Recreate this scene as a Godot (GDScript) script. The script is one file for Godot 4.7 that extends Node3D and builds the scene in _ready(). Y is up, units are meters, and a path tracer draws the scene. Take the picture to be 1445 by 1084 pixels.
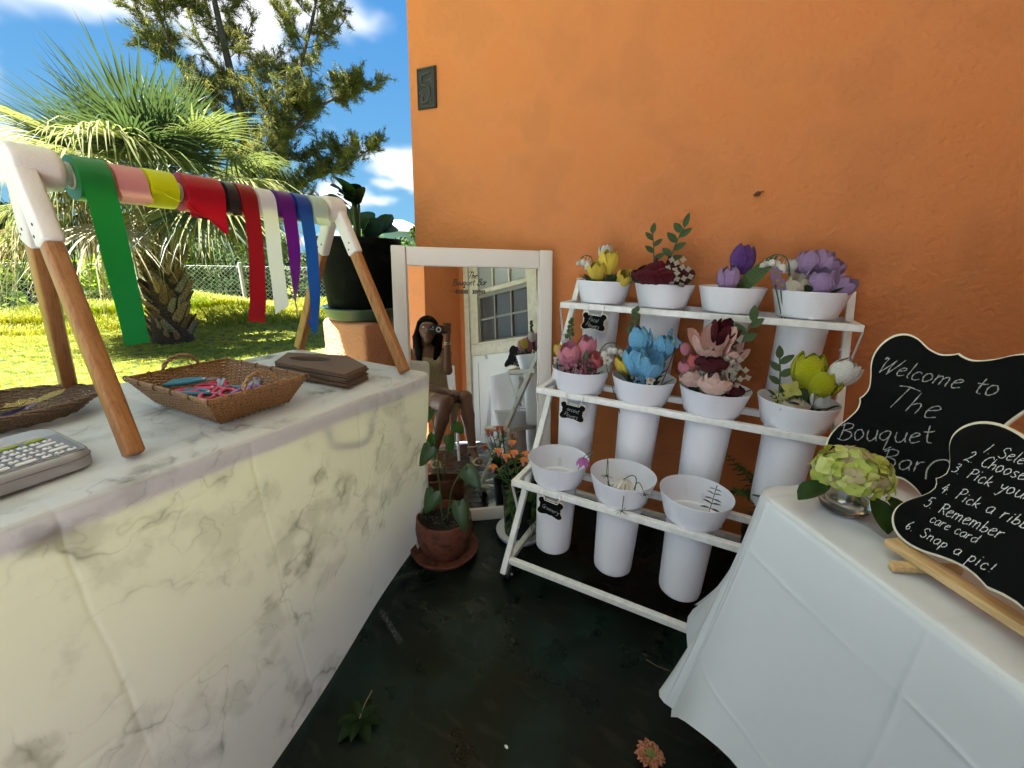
extends Node3D
# A flower stand set up on a house porch, seen by the seated photographer.
# World: y up, metres; x runs along the orange wall, z comes out of it; the camera is 1.15 m above (0, 0, 0).

class Geo:
	# collects triangles (given anticlockwise as seen from outside) and makes one smooth-shaded mesh
	var v := PackedVector3Array()
	var u := PackedVector2Array()
	var c := PackedColorArray()
	var t := PackedInt32Array()
	var col := Color.WHITE
	var tinted := false

	func p(q: Vector3, uv := Vector2.ZERO) -> int:
		v.append(q)
		u.append(uv)
		c.append(col)
		return v.size() - 1

	func tri(a: int, b: int, d: int) -> void:
		t.append(a)
		t.append(d)
		t.append(b)

	func quad(a: int, b: int, d: int, e: int) -> void:
		tri(a, b, d)
		tri(a, d, e)

	func face(pts: Array) -> void:
		var k := []
		for q in pts:
			k.append(p(q))
		for n in range(1, k.size() - 1):
			tri(k[0], k[n], k[n + 1])

	func away(a: int, b: int, d: int, from: Vector3) -> void:
		var n := (v[b] - v[a]).cross(v[d] - v[a])
		if n.dot((v[a] + v[b] + v[d]) / 3.0 - from) >= 0.0:
			tri(a, b, d)
		else:
			tri(a, d, b)

	func box(at: Vector3, size: Vector3, turn := Basis.IDENTITY, bevel := 0.0) -> void:
		var h := size * 0.5
		var g := minf(bevel, minf(h.x, minf(h.y, h.z)) * 0.95)
		var id := {}
		for axis in 3:
			for k in 8:
				var s := Vector3(1 if k & 1 else -1, 1 if k & 2 else -1, 1 if k & 4 else -1)
				var q := s * (h - Vector3(g, g, g))
				q[axis] = s[axis] * h[axis]
				id[axis * 8 + k] = p(at + turn * q, Vector2(q.x + q.z, q.y))
		for axis in 3:
			var a := 1 << axis
			var b := 1 << ((axis + 1) % 3)
			var d := 1 << ((axis + 2) % 3)
			for s in [0, a]:
				var f := [axis * 8 + s, axis * 8 + s + b, axis * 8 + s + b + d, axis * 8 + s + d]
				away(id[f[0]], id[f[1]], id[f[2]], at)
				away(id[f[0]], id[f[2]], id[f[3]], at)
			if g > 0.0:
				var o := (axis + 1) % 3
				for s in [0, a, d, a + d]:   # edges along b: between faces of axis and of the third axis
					var w := (axis + 2) % 3
					away(id[axis * 8 + s], id[axis * 8 + s + b], id[w * 8 + s + b], at)
					away(id[axis * 8 + s], id[w * 8 + s + b], id[w * 8 + s], at)
		if g > 0.0:
			for k in 8:
				away(id[k], id[8 + k], id[16 + k], at)

	func beam(a: Vector3, b: Vector3, w: float, d: float, side := Vector3.UP, bevel := 0.002) -> void:
		# a bar of section w x d from a to b; d is measured along side
		var y := (b - a).normalized()
		var x := y.cross(side).normalized()
		var z := x.cross(y).normalized()
		box((a + b) * 0.5, Vector3(w, (b - a).length(), d), Basis(x, y, z), bevel)

	func rows(rs: Array, closed := false, flip := false) -> void:
		var m: int = rs[0].size()
		var base := v.size()
		for r in rs.size():
			for k in m:
				p(rs[r][k], Vector2(float(k) / (m - 1), float(r) / (rs.size() - 1)))
		for r in rs.size() - 1:
			for k in (m if closed else m - 1):
				var a := base + r * m + k
				var b := base + r * m + (k + 1) % m
				if flip:
					quad(a, a + m, b + m, b)
				else:
					quad(a, b, b + m, a + m)

	func tube(path: Array, rad, sides := 8, caps := true, flat := 1.0, up := Vector3.ZERO) -> void:
		# rad: one radius or one per point; flat squashes the section along its second axis
		var n: int = path.size()
		var rs := []
		var dir: Vector3 = (path[1] - path[0]).normalized()
		var x := up if up != Vector3.ZERO else (Vector3.RIGHT if absf(dir.x) < 0.8 else Vector3.UP)
		for k in n:
			var d: Vector3 = (path[mini(k + 1, n - 1)] - path[maxi(k - 1, 0)]).normalized()
			x = (x - d * x.dot(d)).normalized()
			var y := d.cross(x)
			var r: float = rad if rad is float else rad[k]
			var ring := PackedVector3Array()
			for s in sides:
				var a := TAU * s / sides
				ring.append(path[k] + (x * cos(a) + y * sin(a) * flat) * r)
			rs.append(ring)
		rows(rs, true)
		if caps:
			for e in [0, n - 1]:
				var m := p(path[e])
				var k0 := v.size()
				for s in sides:
					p(rs[e][s])
				for s in sides:
					if e == 0:
						tri(m, k0 + (s + 1) % sides, k0 + s)
					else:
						tri(m, k0 + s, k0 + (s + 1) % sides)

	func lathe(prof: Array, sides := 24, at := Vector3.ZERO, turn := Basis.IDENTITY) -> void:
		# prof: Vector2(radius, height) from bottom outside, up and (if hollow) down inside
		var rs := []
		for q in prof:
			var ring := PackedVector3Array()
			for s in sides:
				var a := TAU * s / sides
				ring.append(at + turn * Vector3(cos(a) * q.x, q.y, -sin(a) * q.x))
			rs.append(ring)
		rows(rs, true)

	func ball(at: Vector3, r: Vector3, turn := Basis.IDENTITY, seg := 8) -> void:
		var rs := []
		for k in seg / 2 + 1:
			var la := -PI / 2 + PI * k / (seg / 2)
			var ring := PackedVector3Array()
			for s in seg:
				var a := TAU * s / seg
				ring.append(at + turn * (Vector3(cos(la) * cos(a), sin(la), -cos(la) * sin(a)) * r))
			rs.append(ring)
		rows(rs, true)

	func prism(out: PackedVector2Array, d0: float, d1: float, o: Vector3, ax: Vector3, ay: Vector3, bevel := 0.0) -> void:
		# an outline in the plane (ax, ay), from depth d0 to d1 along ax x ay; front edge rounded by bevel
		var n := ax.cross(ay).normalized()
		var poly := out
		if Geometry2D.is_polygon_clockwise(poly):
			poly = poly.duplicate()
			poly.reverse()
		var m := poly.size()
		var inner := poly
		if bevel > 0.0:
			inner = PackedVector2Array()
			for k in m:
				var e := (poly[(k + 1) % m] - poly[(k + m - 1) % m]).normalized()
				inner.append(poly[k] + Vector2(-e.y, e.x) * bevel)
		var ix := Geometry2D.triangulate_polygon(inner)
		var f0 := v.size()
		for q in inner:
			p(o + ax * q.x + ay * q.y + n * d1, q)
		var b0 := v.size()
		for q in poly:
			p(o + ax * q.x + ay * q.y + n * d0, q)
		for k in range(0, ix.size(), 3):
			var a := ix[k]
			var b := ix[k + 1]
			var d := ix[k + 2]
			if (inner[b] - inner[a]).cross(inner[d] - inner[a]) < 0:
				var w := b
				b = d
				d = w
			tri(f0 + a, f0 + b, f0 + d)
			tri(b0 + a, b0 + d, b0 + b)
		var rings := [[poly, d0], [poly, d1 - bevel]]
		if bevel > 0.0:
			rings.append([inner, d1])
		for r in rings.size() - 1:
			var k0 := v.size()
			for w in 2:
				for q in rings[r + w][0]:
					p(o + ax * q.x + ay * q.y + n * rings[r + w][1], q)
			for k in m:
				quad(k0 + k, k0 + (k + 1) % m, k0 + m + (k + 1) % m, k0 + m + k)

	func sheet(fn: Callable, nu: int, nv: int) -> void:
		# fn(s, t) -> Vector3 on a grid of nu x nv quads
		var base := v.size()
		for r in nv + 1:
			for k in nu + 1:
				p((fn as Callable).call(float(k) / nu, float(r) / nv), Vector2(float(k) / nu, float(r) / nv))
		for r in nv:
			for k in nu:
				var a := base + r * (nu + 1) + k
				quad(a, a + 1, a + nu + 2, a + nu + 1)

	func leaf(at: Vector3, dir: Vector3, nor: Vector3, length: float, width: float, bend := 0.3, cup := 0.25, seg := 5, tip := 1.0) -> void:
		# a leaf or petal: midrib from at along dir, bending away from nor, edges raised by cup
		dir = dir.normalized()
		var side := dir.cross(nor).normalized()
		nor = side.cross(dir).normalized()
		var base := v.size()
		for k in seg + 1:
			var s := float(k) / seg
			var a := bend * s
			var mid := at + dir * (length * (sin(a) / bend if absf(bend) > 0.01 else s)) - nor * (length * ((1.0 - cos(a)) / bend if absf(bend) > 0.01 else 0.0))
			var up := nor * cos(a) + dir * sin(a)
			var w := width * 0.5 * pow(sin(PI * clampf(pow(s, tip) * 0.94 + 0.05, 0.0, 1.0)), 0.75)
			p(mid - side * w + up * (w * cup), Vector2(0, s))
			p(mid - side * w * 0.5 + up * (w * cup * 0.35), Vector2(0.25, s))
			p(mid, Vector2(0.5, s))
			p(mid + side * w * 0.5 + up * (w * cup * 0.35), Vector2(0.75, s))
			p(mid + side * w + up * (w * cup), Vector2(1, s))
		for k in seg:
			for j in 4:
				var a := base + k * 5 + j
				quad(a, a + 1, a + 6, a + 5)

	func mesh() -> ArrayMesh:
		var n := PackedVector3Array()
		n.resize(v.size())
		for k in range(0, t.size(), 3):
			var a := t[k]
			var b := t[k + 2]
			var d := t[k + 1]
			var f := (v[b] - v[a]).cross(v[d] - v[a])
			n[a] += f
			n[b] += f
			n[d] += f
		for k in n.size():
			n[k] = n[k].normalized() if n[k].length_squared() > 1e-24 else Vector3.UP
		var arr := []
		arr.resize(Mesh.ARRAY_MAX)
		arr[Mesh.ARRAY_VERTEX] = v
		arr[Mesh.ARRAY_NORMAL] = n
		arr[Mesh.ARRAY_TEX_UV] = u
		if tinted:
			arr[Mesh.ARRAY_COLOR] = c
		arr[Mesh.ARRAY_INDEX] = t
		var m := ArrayMesh.new()
		m.add_surface_from_arrays(Mesh.PRIMITIVE_TRIANGLES, arr)
		return m


var rng := RandomNumberGenerator.new()
var mats := {}
var taken := {}
const UP := Vector3.UP


func V(x: float, y: float, z: float) -> Vector3:
	return Vector3(x, y, z)


func rnd(a: float, b: float) -> float:
	return rng.randf_range(a, b)


func rvec() -> Vector3:
	return Vector3(rnd(-1, 1), rnd(-1, 1), rnd(-1, 1))


func named(n: String) -> String:
	if not taken.has(n):
		taken[n] = 0
		return n
	taken[n] += 1
	return "%s_%03d" % [n, taken[n]]


func obj(called: String, g, m: Material, parent: Node3D) -> MeshInstance3D:
	var o := MeshInstance3D.new()
	o.name = called
	o.mesh = g.mesh() if g is Geo else g
	o.material_override = m
	parent.add_child(o, true)
	return o


func tag(o: Node3D, label: String, category: String, group := "", kind := "") -> void:
	if label:
		o.set_meta("label", label)
	if category:
		o.set_meta("category", category)
	if group:
		o.set_meta("group", group)
	if kind:
		o.set_meta("kind", kind)


func thing(called: String, label: String, category: String, at := Vector3.ZERO, group := "") -> Node3D:
	var o := Node3D.new()
	o.name = named(called)
	add_child(o)
	o.position = at
	tag(o, label, category, group)
	return o


func solo(called: String, g, m: Material, label: String, category: String, group := "", at := Vector3.ZERO) -> MeshInstance3D:
	var o := obj(named(called), g, m, self)
	o.position = at
	tag(o, label, category, group)
	return o


func ground(called: String, g, m: Material, label := "") -> MeshInstance3D:
	var o := obj(named(called), g, m, self)
	tag(o, label, "", "", "structure")
	return o


func lin(r: float, g: float, b: float) -> Color:
	return Color(r, g, b).linear_to_srgb()


func noise_tex(size: int, freq: float, oct: int, colors: Array, stops: Array, kind := FastNoiseLite.TYPE_SIMPLEX_SMOOTH, sd := 1, warp := 0.0, ridged := false) -> NoiseTexture2D:
	var f := FastNoiseLite.new()
	f.seed = sd
	f.noise_type = kind
	f.frequency = freq
	f.fractal_octaves = oct
	f.fractal_type = FastNoiseLite.FRACTAL_RIDGED if ridged else FastNoiseLite.FRACTAL_FBM
	if warp > 0.0:
		f.domain_warp_enabled = true
		f.domain_warp_amplitude = warp
		f.domain_warp_frequency = freq
	var t := NoiseTexture2D.new()
	t.width = size
	t.height = size
	t.seamless = true
	t.noise = f
	if colors:
		var gr := Gradient.new()
		gr.offsets = PackedFloat32Array(stops)
		gr.colors = PackedColorArray(colors)
		t.color_ramp = gr
	return t


func mat(called: String, c := Color.WHITE, rough := 0.6, o := {}) -> StandardMaterial3D:
	# made once per name; tex/bump are textures laid on triplanar at ts repeats per metre unless uv is set
	if mats.has(called):
		return mats[called]
	var m := StandardMaterial3D.new()
	m.resource_name = called
	m.albedo_color = c
	m.roughness = rough
	m.metallic = o.get("metal", 0.0)
	m.metallic_specular = o.get("spec", 0.5)
	if o.has("tex"):
		m.albedo_texture = o.tex
	if o.has("rtex"):
		m.roughness_texture = o.rtex
	if o.has("bump"):
		m.heightmap_enabled = true
		m.heightmap_texture = o.bump
		m.heightmap_scale = o.get("bs", 0.1)
	if o.has("ts"):
		m.uv1_triplanar = true
		m.uv1_world_triplanar = o.get("world", false)
		m.uv1_scale = o.ts if o.ts is Vector3 else Vector3.ONE * o.ts
	if o.has("uvs"):
		m.uv1_scale = o.uvs
	if o.has("back"):
		m.backlight_enabled = true
		m.backlight = o.back
	if o.has("sheen"):
		m.rim_enabled = true
		m.rim = o.sheen
		m.rim_tint = 0.5
	if o.has("coat"):
		m.clearcoat_enabled = true
		m.clearcoat = o.coat
		m.clearcoat_roughness = o.get("coat_rough", 0.1)
	if o.get("vc", false):
		m.vertex_color_use_as_albedo = true
	if o.has("alpha"):
		m.transparency = BaseMaterial3D.TRANSPARENCY_ALPHA
		m.albedo_color.a = o.alpha
	if o.has("refr"):
		m.refraction_enabled = true
		m.refraction_scale = o.refr
		m.albedo_color.a = o.get("ra", 0.0)
	m.cull_mode = BaseMaterial3D.CULL_DISABLED
	mats[called] = m
	return m


func curve(pts: Array, per := 6) -> Array:
	# a smooth line through the points
	var out := []
	var n := pts.size()
	for k in n - 1:
		var a = pts[maxi(k - 1, 0)]
		var b = pts[k]
		var c = pts[k + 1]
		var d = pts[mini(k + 2, n - 1)]
		for s in per:
			var t := float(s) / per
			out.append(0.5 * ((2.0 * b) + (c - a) * t + (2.0 * a - 5.0 * b + 4.0 * c - d) * t * t + (3.0 * b - a - 3.0 * c + d) * t * t * t))
	out.append(pts[n - 1])
	return out


# Handwriting: each letter is its width and its strokes, x-height 10, capitals 18.
const GLYPH := {
	"a": "9|8 9 5 10 1 7 1 3 3 0 6 1 8 5 8 9 8 3 9 0", "b": "8|1 18 1 9 1 0;1 6 4 9 7 7 7 3 4 0 1 2", "c": "8|7 8 4 10 1 6 2 1 5 0 8 2",
	"d": "9|8 9 5 10 1 7 1 3 3 0 6 1 8 6;8 18 8 8 9 0", "e": "8|1 5 4 6 7 8 5 10 2 8 1 4 3 0 8 2", "h": "8|1 18 1 9 1 0;1 6 4 9 6 9 7 6 7 0",
	"i": "4|2 10 2 5 2 0;2 14 2.6 15", "k": "8|1 18 1 9 1 0;7 9 4 6 1 4;3 5 5 2 8 0", "l": "4|2 18 2 9 2 2 4 0",
	"m": "13|1 10 1 5 1 0;1 6 3 9 5 9 6 6 6 0;6 6 8 9 10 9 11 6 11 1 12 0", "n": "8|1 10 1 5 1 0;1 6 4 9 6 9 7 6 7 1 8 0",
	"o": "9|5 10 2 9 1 5 3 0 6 1 8 5 6 9 5 10", "p": "8|1 10 1 2 1 -8;1 7 4 10 7 8 7 4 4 1 1 3", "q": "10|8 9 5 10 1 7 1 3 4 1 7 4 8 9;8 9 7 0 6 -8 11 -5",
	"r": "7|1 10 1 5 1 0;1 6 3 9 6 10", "s": "7|6 9 3 10 1 8 3 5.5 6 3 4 0 1 1", "t": "7|3 16 3 8 4 1 7 0;0 10 4 10 7 11",
	"u": "9|1 10 1 4 3 0 6 1 8 5 8 10 8 3 9 0", "w": "11|0 10 1 4 3 0 5 5 6 8 6 5 8 0 10 5 11 10", "y": "8|1 10 2 6 4 4 7 6;8 10 6 0 4 -7 1 -6",
	"!": "4|2 17 2 10 2 5;2 1 2.3 .4", ".": "4|1 1 1.8 .4", " ": "7|",
	"W": "17|1 18 0 15 3 17 3 8 4 0 4 0 8 8 11 15 11 15 10 8 11 0 11 0 15 9 18 18", "T": "11|0 17 6 18 14 17;7 18 6 9 5 0",
	"B": "12|3 18 3 9 2 0;0 15 5 18 10 17 10 13 4 10 4 10 10 8 11 3 6 -1 0 1", "S": "10|9 15 6 18 2 16 2 12 7 8 9 4 6 0 1 2",
	"C": "10|10 15 7 18 3 15 1 9 2 3 6 0 10 2", "P": "9|2 18 2 9 2 0;0 16 5 18 9 15 7 10 2 9", "R": "10|2 18 2 9 2 0;0 16 5 18 9 15 7 10 2 9;4 9 7 4 10 0",
	"F": "9|3 17 2 8 1 0;2 17 7 18 11 18;2 9 5 9 8 10", "G": "11|10 15 7 18 3 15 1 8 3 2 7 1 10 5 10 8 10 8 6 8;10 8 10 -1",
	"1": "5|4 17 3 9 1 0", "2": "8|1 14 4 17 7 14 5 8 0 1 0 1 4 2 8 0", "3": "8|1 16 5 17 6 13 3 10 3 10 7 8 6 2 1 1",
	"4": "9|5 17 3 11 1 7 1 7 5 7 9 8;6 12 6 6 6 0", "5": "8|8 17 3 16 3 16 2 10 2 10 6 10 7 5 4 0 0 2", "6": "8|6 17 2 10 1 4 4 0 7 3 5 7 1 4",
}


func write(g: Geo, words: String, o: Vector3, ax: Vector3, ay: Vector3, size: float, thick: float, slant := 0.2, gap := 1.2, wob := 0.06) -> void:
	# size is the height of a small letter; strokes lie on the plane (ax, ay)
	var n := ax.cross(ay).normalized()
	var x := 0.0
	for ch in words:
		var parts: PackedStringArray = GLYPH[ch].split("|")
		var dy := rnd(-wob, wob) * 10.0
		var grow := 1.0 + rnd(-wob, wob) * 2.0
		for stroke in parts[1].split(";", false):
			var f := stroke.split_floats(" ", false)
			var pts := []
			for k in range(0, f.size() - 1, 2):
				var q := Vector2(f[k] + f[k + 1] * slant, f[k + 1] * grow + dy) * (size / 10.0)
				pts.append(o + ax * (q.x + x) + ay * q.y)
			if pts.size() < 2:
				continue
			var line := curve(pts, 4)
			var rad := []
			for k in line.size():
				rad.append(thick * (0.75 + 0.35 * sin(k * 1.7 + x * 90.0)) * (0.7 if k == 0 or k == line.size() - 1 else 1.0))
			g.tube(line, rad, 5, true, 0.35, ax.rotated(n, 0.3))
		x += (float(parts[0]) + gap) * size / 10.0


func _ready() -> void:
	rng.seed = 11
	camera_sky_sun()
	materials()
	ground_and_floor()
	walls()
	door()
	plinth_and_pot()
	marble_table()
	white_table()
	flower_rack()
	mirror_and_floor_plants()
	ribbon_stand()
	things_on_marble_table()
	things_on_white_table()
	flowers()
	person_with_phone()
	garden()
	litter()


const EXPOSURE := 7.0


func camera_sky_sun() -> void:
	var cam := Camera3D.new()
	cam.name = "camera"
	cam.transform = Transform3D(Basis(V(0.88849, 0.0281, -0.45804), V(-0.15791, 0.95589, -0.24766), V(0.43088, 0.29237, 0.85373)).orthonormalized(), V(0, 1.15, 0))
	cam.fov = 86.36
	cam.near = 0.02
	cam.far = 600.0
	cam.current = true
	add_child(cam)
	var e := Environment.new()
	e.background_mode = Environment.BG_SKY
	e.tonemap_mode = Environment.TONE_MAPPER_LINEAR
	e.tonemap_exposure = EXPOSURE
	e.sdfgi_enabled = true
	e.ssao_enabled = true
	e.ssil_enabled = true
	var sky := Sky.new()
	var sm := PanoramaSkyMaterial.new()
	sm.panorama = ImageTexture.create_from_image(sky_image(1280, 640))
	sky.sky_material = sm
	e.sky = sky
	var we := WorldEnvironment.new()
	we.name = "world_environment"
	we.environment = e
	add_child(we)
	var sun := DirectionalLight3D.new()
	sun.name = "sun"
	sun.light_energy = 1.6
	sun.light_color = Color(1.0, 0.99, 0.97)
	sun.light_angular_distance = 0.5
	sun.shadow_enabled = true
	sun.transform = Transform3D(Basis.looking_at(-V(-0.25, 0.90, 0.36), V(0, 0, 1)), V(0, 8, 0))
	add_child(sun)


func sky_image(w: int, h: int) -> Image:
	# blue sky with broken fair-weather cloud all round
	var n := FastNoiseLite.new()
	n.seed = 264
	n.frequency = 0.55
	n.fractal_octaves = 6
	n.fractal_gain = 0.52
	var n2 := FastNoiseLite.new()
	n2.seed = 268
	n2.frequency = 0.35
	n2.fractal_octaves = 4
	var data := PackedFloat32Array()
	data.resize(w * h * 3)
	var top := Vector3(0.062, 0.31, 0.80)
	var low := Vector3(0.30, 0.66, 0.92)
	for r in h:
		var la := PI * (0.5 - (r + 0.5) / h)
		var y := sin(la)
		var cy := cos(la)
		var f := pow(1.0 - clampf(y, 0.0, 1.0), 3.0)
		var blue := top.lerp(low, f)
		for k in w:
			var px := blue
			if y > 0.0:
				var a := TAU * ((k + 0.5) / w - 0.5)
				var s := 1.15 / (y + 0.22)
				var q := Vector3(sin(a) * cy * s * 1.6, y * 1.5, -cos(a) * cy * s * 1.6)
				var d := n.get_noise_3dv(q) * 0.5 + n2.get_noise_3dv(q + Vector3(7, 3, 1)) * 0.62
				var m := smoothstep(0.015, 0.20, d)
				var thick := smoothstep(0.10, 0.45, d)
				var white := Vector3(1.5, 1.52, 1.55).lerp(Vector3(1.12, 1.16, 1.22), thick)
				px = blue.lerp(white, m * 0.95)
			else:
				px = Vector3(0.25, 0.3, 0.2)
			var o := (r * w + k) * 3
			data[o] = px.x / EXPOSURE
			data[o + 1] = px.y / EXPOSURE
			data[o + 2] = px.z / EXPOSURE
	return Image.create_from_data(w, h, false, Image.FORMAT_RGBF, data.to_byte_array())


func materials() -> void:
	var stucco := noise_tex(1024, 0.035, 4, [Color(0, 0, 0), Color(1, 1, 1)], [0.15, 0.85], FastNoiseLite.TYPE_SIMPLEX_SMOOTH, 3)
	var blot := noise_tex(512, 0.006, 4, [Color(0.965, 0.965, 0.975), Color(1.0, 1.0, 1.0), Color(1.0, 0.985, 0.965)], [0.25, 0.5, 0.75], FastNoiseLite.TYPE_SIMPLEX_SMOOTH, 8)
	mat("orange stucco", lin(0.57, 0.203, 0.072), 0.82, {"tex": blot, "bump": stucco, "bs": 0.22, "ts": 0.9, "world": true, "spec": 0.35})
	mat("plinth stucco", lin(0.60, 0.29, 0.175), 0.85, {"tex": blot, "bump": stucco, "bs": 0.35, "ts": 1.3, "world": true, "spec": 0.3})
	mat("ceiling paint", lin(0.82, 0.82, 0.81), 0.9, {"bump": stucco, "bs": 0.1, "ts": 1.0, "world": true})
	var fine := noise_tex(512, 0.02, 4, [Color(0.35, 0.35, 0.35), Color(0.65, 0.65, 0.65)], [0.2, 0.8], FastNoiseLite.TYPE_SIMPLEX_SMOOTH, 21)
	var smooth_wear := noise_tex(512, 0.012, 5, [Color(0.95, 0.95, 0.94), Color(1, 1, 1)], [0.25, 0.6], FastNoiseLite.TYPE_SIMPLEX_SMOOTH, 22)
	mat("white plastic", lin(0.88, 0.88, 0.95), 0.36, {"tex": noise_tex(512, 0.05, 4, [Color(0.90, 0.89, 0.87), Color(0.99, 0.99, 0.99), Color(1, 1, 1)], [0.06, 0.2, 0.6], FastNoiseLite.TYPE_SIMPLEX_SMOOTH, 23), "bump": fine, "bs": 0.05, "ts": 6.0, "back": lin(0.22, 0.22, 0.22)})
	mat("white metal", lin(0.80, 0.80, 0.79), 0.32, {"tex": smooth_wear, "ts": 5.0})
	mat("white lacquer", lin(0.68, 0.635, 0.59), 0.38, {})
	mat("steel", lin(0.55, 0.55, 0.55), 0.3, {"metal": 1.0})
	mat("black rubber", lin(0.015, 0.015, 0.016), 0.5)
	mat("mirror silver", lin(0.80, 0.82, 0.80), 0.0, {"metal": 1.0})
	mat("black vinyl", lin(0.008, 0.008, 0.008), 0.4)
	var grain := noise_tex(512, 0.02, 4, [Color(0.80, 0.74, 0.68), Color(1, 1, 1), Color(0.92, 0.88, 0.84)], [0.25, 0.5, 0.8], FastNoiseLite.TYPE_SIMPLEX_SMOOTH, 31, 18.0)
	mat("oiled wood", lin(0.40, 0.185, 0.062), 0.38, {"tex": grain, "ts": V(9, 0.9, 9), "spec": 0.5})
	mat("pine wood", lin(0.60, 0.41, 0.20), 0.6, {"tex": noise_tex(256, 0.02, 3, [Color(0.92, 0.9, 0.86), Color(1, 1, 1)], [0.3, 0.6], FastNoiseLite.TYPE_SIMPLEX_SMOOTH, 44), "ts": V(3, 30, 30)})
	mat("cane", lin(0.40, 0.225, 0.095), 0.5, {"tex": noise_tex(256, 0.03, 3, [Color(0.55, 0.5, 0.45), Color(1, 1, 1), Color(1.0, 0.95, 0.85)], [0.2, 0.5, 0.8], FastNoiseLite.TYPE_SIMPLEX_SMOOTH, 33), "ts": 22.0})
	mat("dark cane", lin(0.30, 0.185, 0.105), 0.55, {"tex": noise_tex(256, 0.03, 3, [Color(0.5, 0.5, 0.5), Color(1, 1, 1)], [0.2, 0.8], FastNoiseLite.TYPE_SIMPLEX_SMOOTH, 34), "ts": 22.0})
	mat("kraft card", lin(0.145, 0.092, 0.060), 0.85, {"bump": fine, "bs": 0.03, "ts": 20.0})
	mat("terracotta", lin(0.165, 0.050, 0.025), 0.75, {"tex": noise_tex(512, 0.012, 5, [Color(0.6, 0.6, 0.6), Color(1, 1, 1), Color(0.9, 0.85, 0.8)], [0.25, 0.5, 0.8], FastNoiseLite.TYPE_SIMPLEX_SMOOTH, 35), "ts": 3.5, "bump": fine, "bs": 0.08})
	mat("soil", lin(0.018, 0.012, 0.009), 0.95, {"tex": noise_tex(256, 0.08, 3, [Color(0.3, 0.3, 0.3), Color(1, 1, 1), Color(2.5, 2.3, 2.1)], [0.2, 0.6, 0.95], FastNoiseLite.TYPE_SIMPLEX_SMOOTH, 36), "ts": 6.0, "bump": fine, "bs": 1.0})
	mat("green pot", lin(0.006, 0.0110, 0.0092), 0.6, {"spec": 0.2, "tex": noise_tex(512, 0.008, 5, [Color(0.5, 0.5, 0.5), Color(0.5, 0.5, 0.5), Color(1, 1, 1)], [0.3, 0.66, 0.85], FastNoiseLite.TYPE_SIMPLEX_SMOOTH, 37), "ts": 2.2})
	mat("green saucer", lin(0.035, 0.070, 0.056), 0.4)
	mat("black pot", lin(0.010, 0.010, 0.011), 0.45)
	var veins := noise_tex(256, 0.02, 4, [Color(0.7, 0.75, 0.7), Color(1.15, 1.15, 1.1)], [0.3, 0.7], FastNoiseLite.TYPE_SIMPLEX_SMOOTH, 38)
	mat("dark leaf", lin(0.018, 0.050, 0.010), 0.58, {"spec": 0.3, "tex": veins, "ts": 7.0, "back": lin(0.10, 0.22, 0.03)})
	mat("mid leaf", lin(0.045, 0.11, 0.022), 0.45, {"tex": veins, "ts": 9.0, "back": lin(0.14, 0.30, 0.05)})
	mat("stem green", lin(0.06, 0.11, 0.03), 0.55)
	mat("chalkboard", lin(0.0045, 0.0047, 0.005), 0.75, {"spec": 0.18, "tex": noise_tex(512, 0.01, 4, [Color(1, 1, 1), Color(2.2, 2.2, 2.3)], [0.45, 0.85], FastNoiseLite.TYPE_SIMPLEX_SMOOTH, 39), "ts": 3.0})
	mat("cream edge", lin(0.74, 0.68, 0.53), 0.6)
	mat("chalk", lin(0.62, 0.62, 0.62), 0.95, {"tex": noise_tex(256, 0.15, 3, [Color(0.35, 0.35, 0.35), Color(1, 1, 1)], [0.3, 0.6], FastNoiseLite.TYPE_SIMPLEX_SMOOTH, 40), "ts": 20.0})
	mat("cotton cord", lin(0.72, 0.72, 0.70), 0.9)
	mat("glass", Color(1, 1, 1), 0.0, {"refr": 0.05})
	mat("water", Color(0.97, 1, 0.97), 0.0, {"refr": 0.033})


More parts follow.
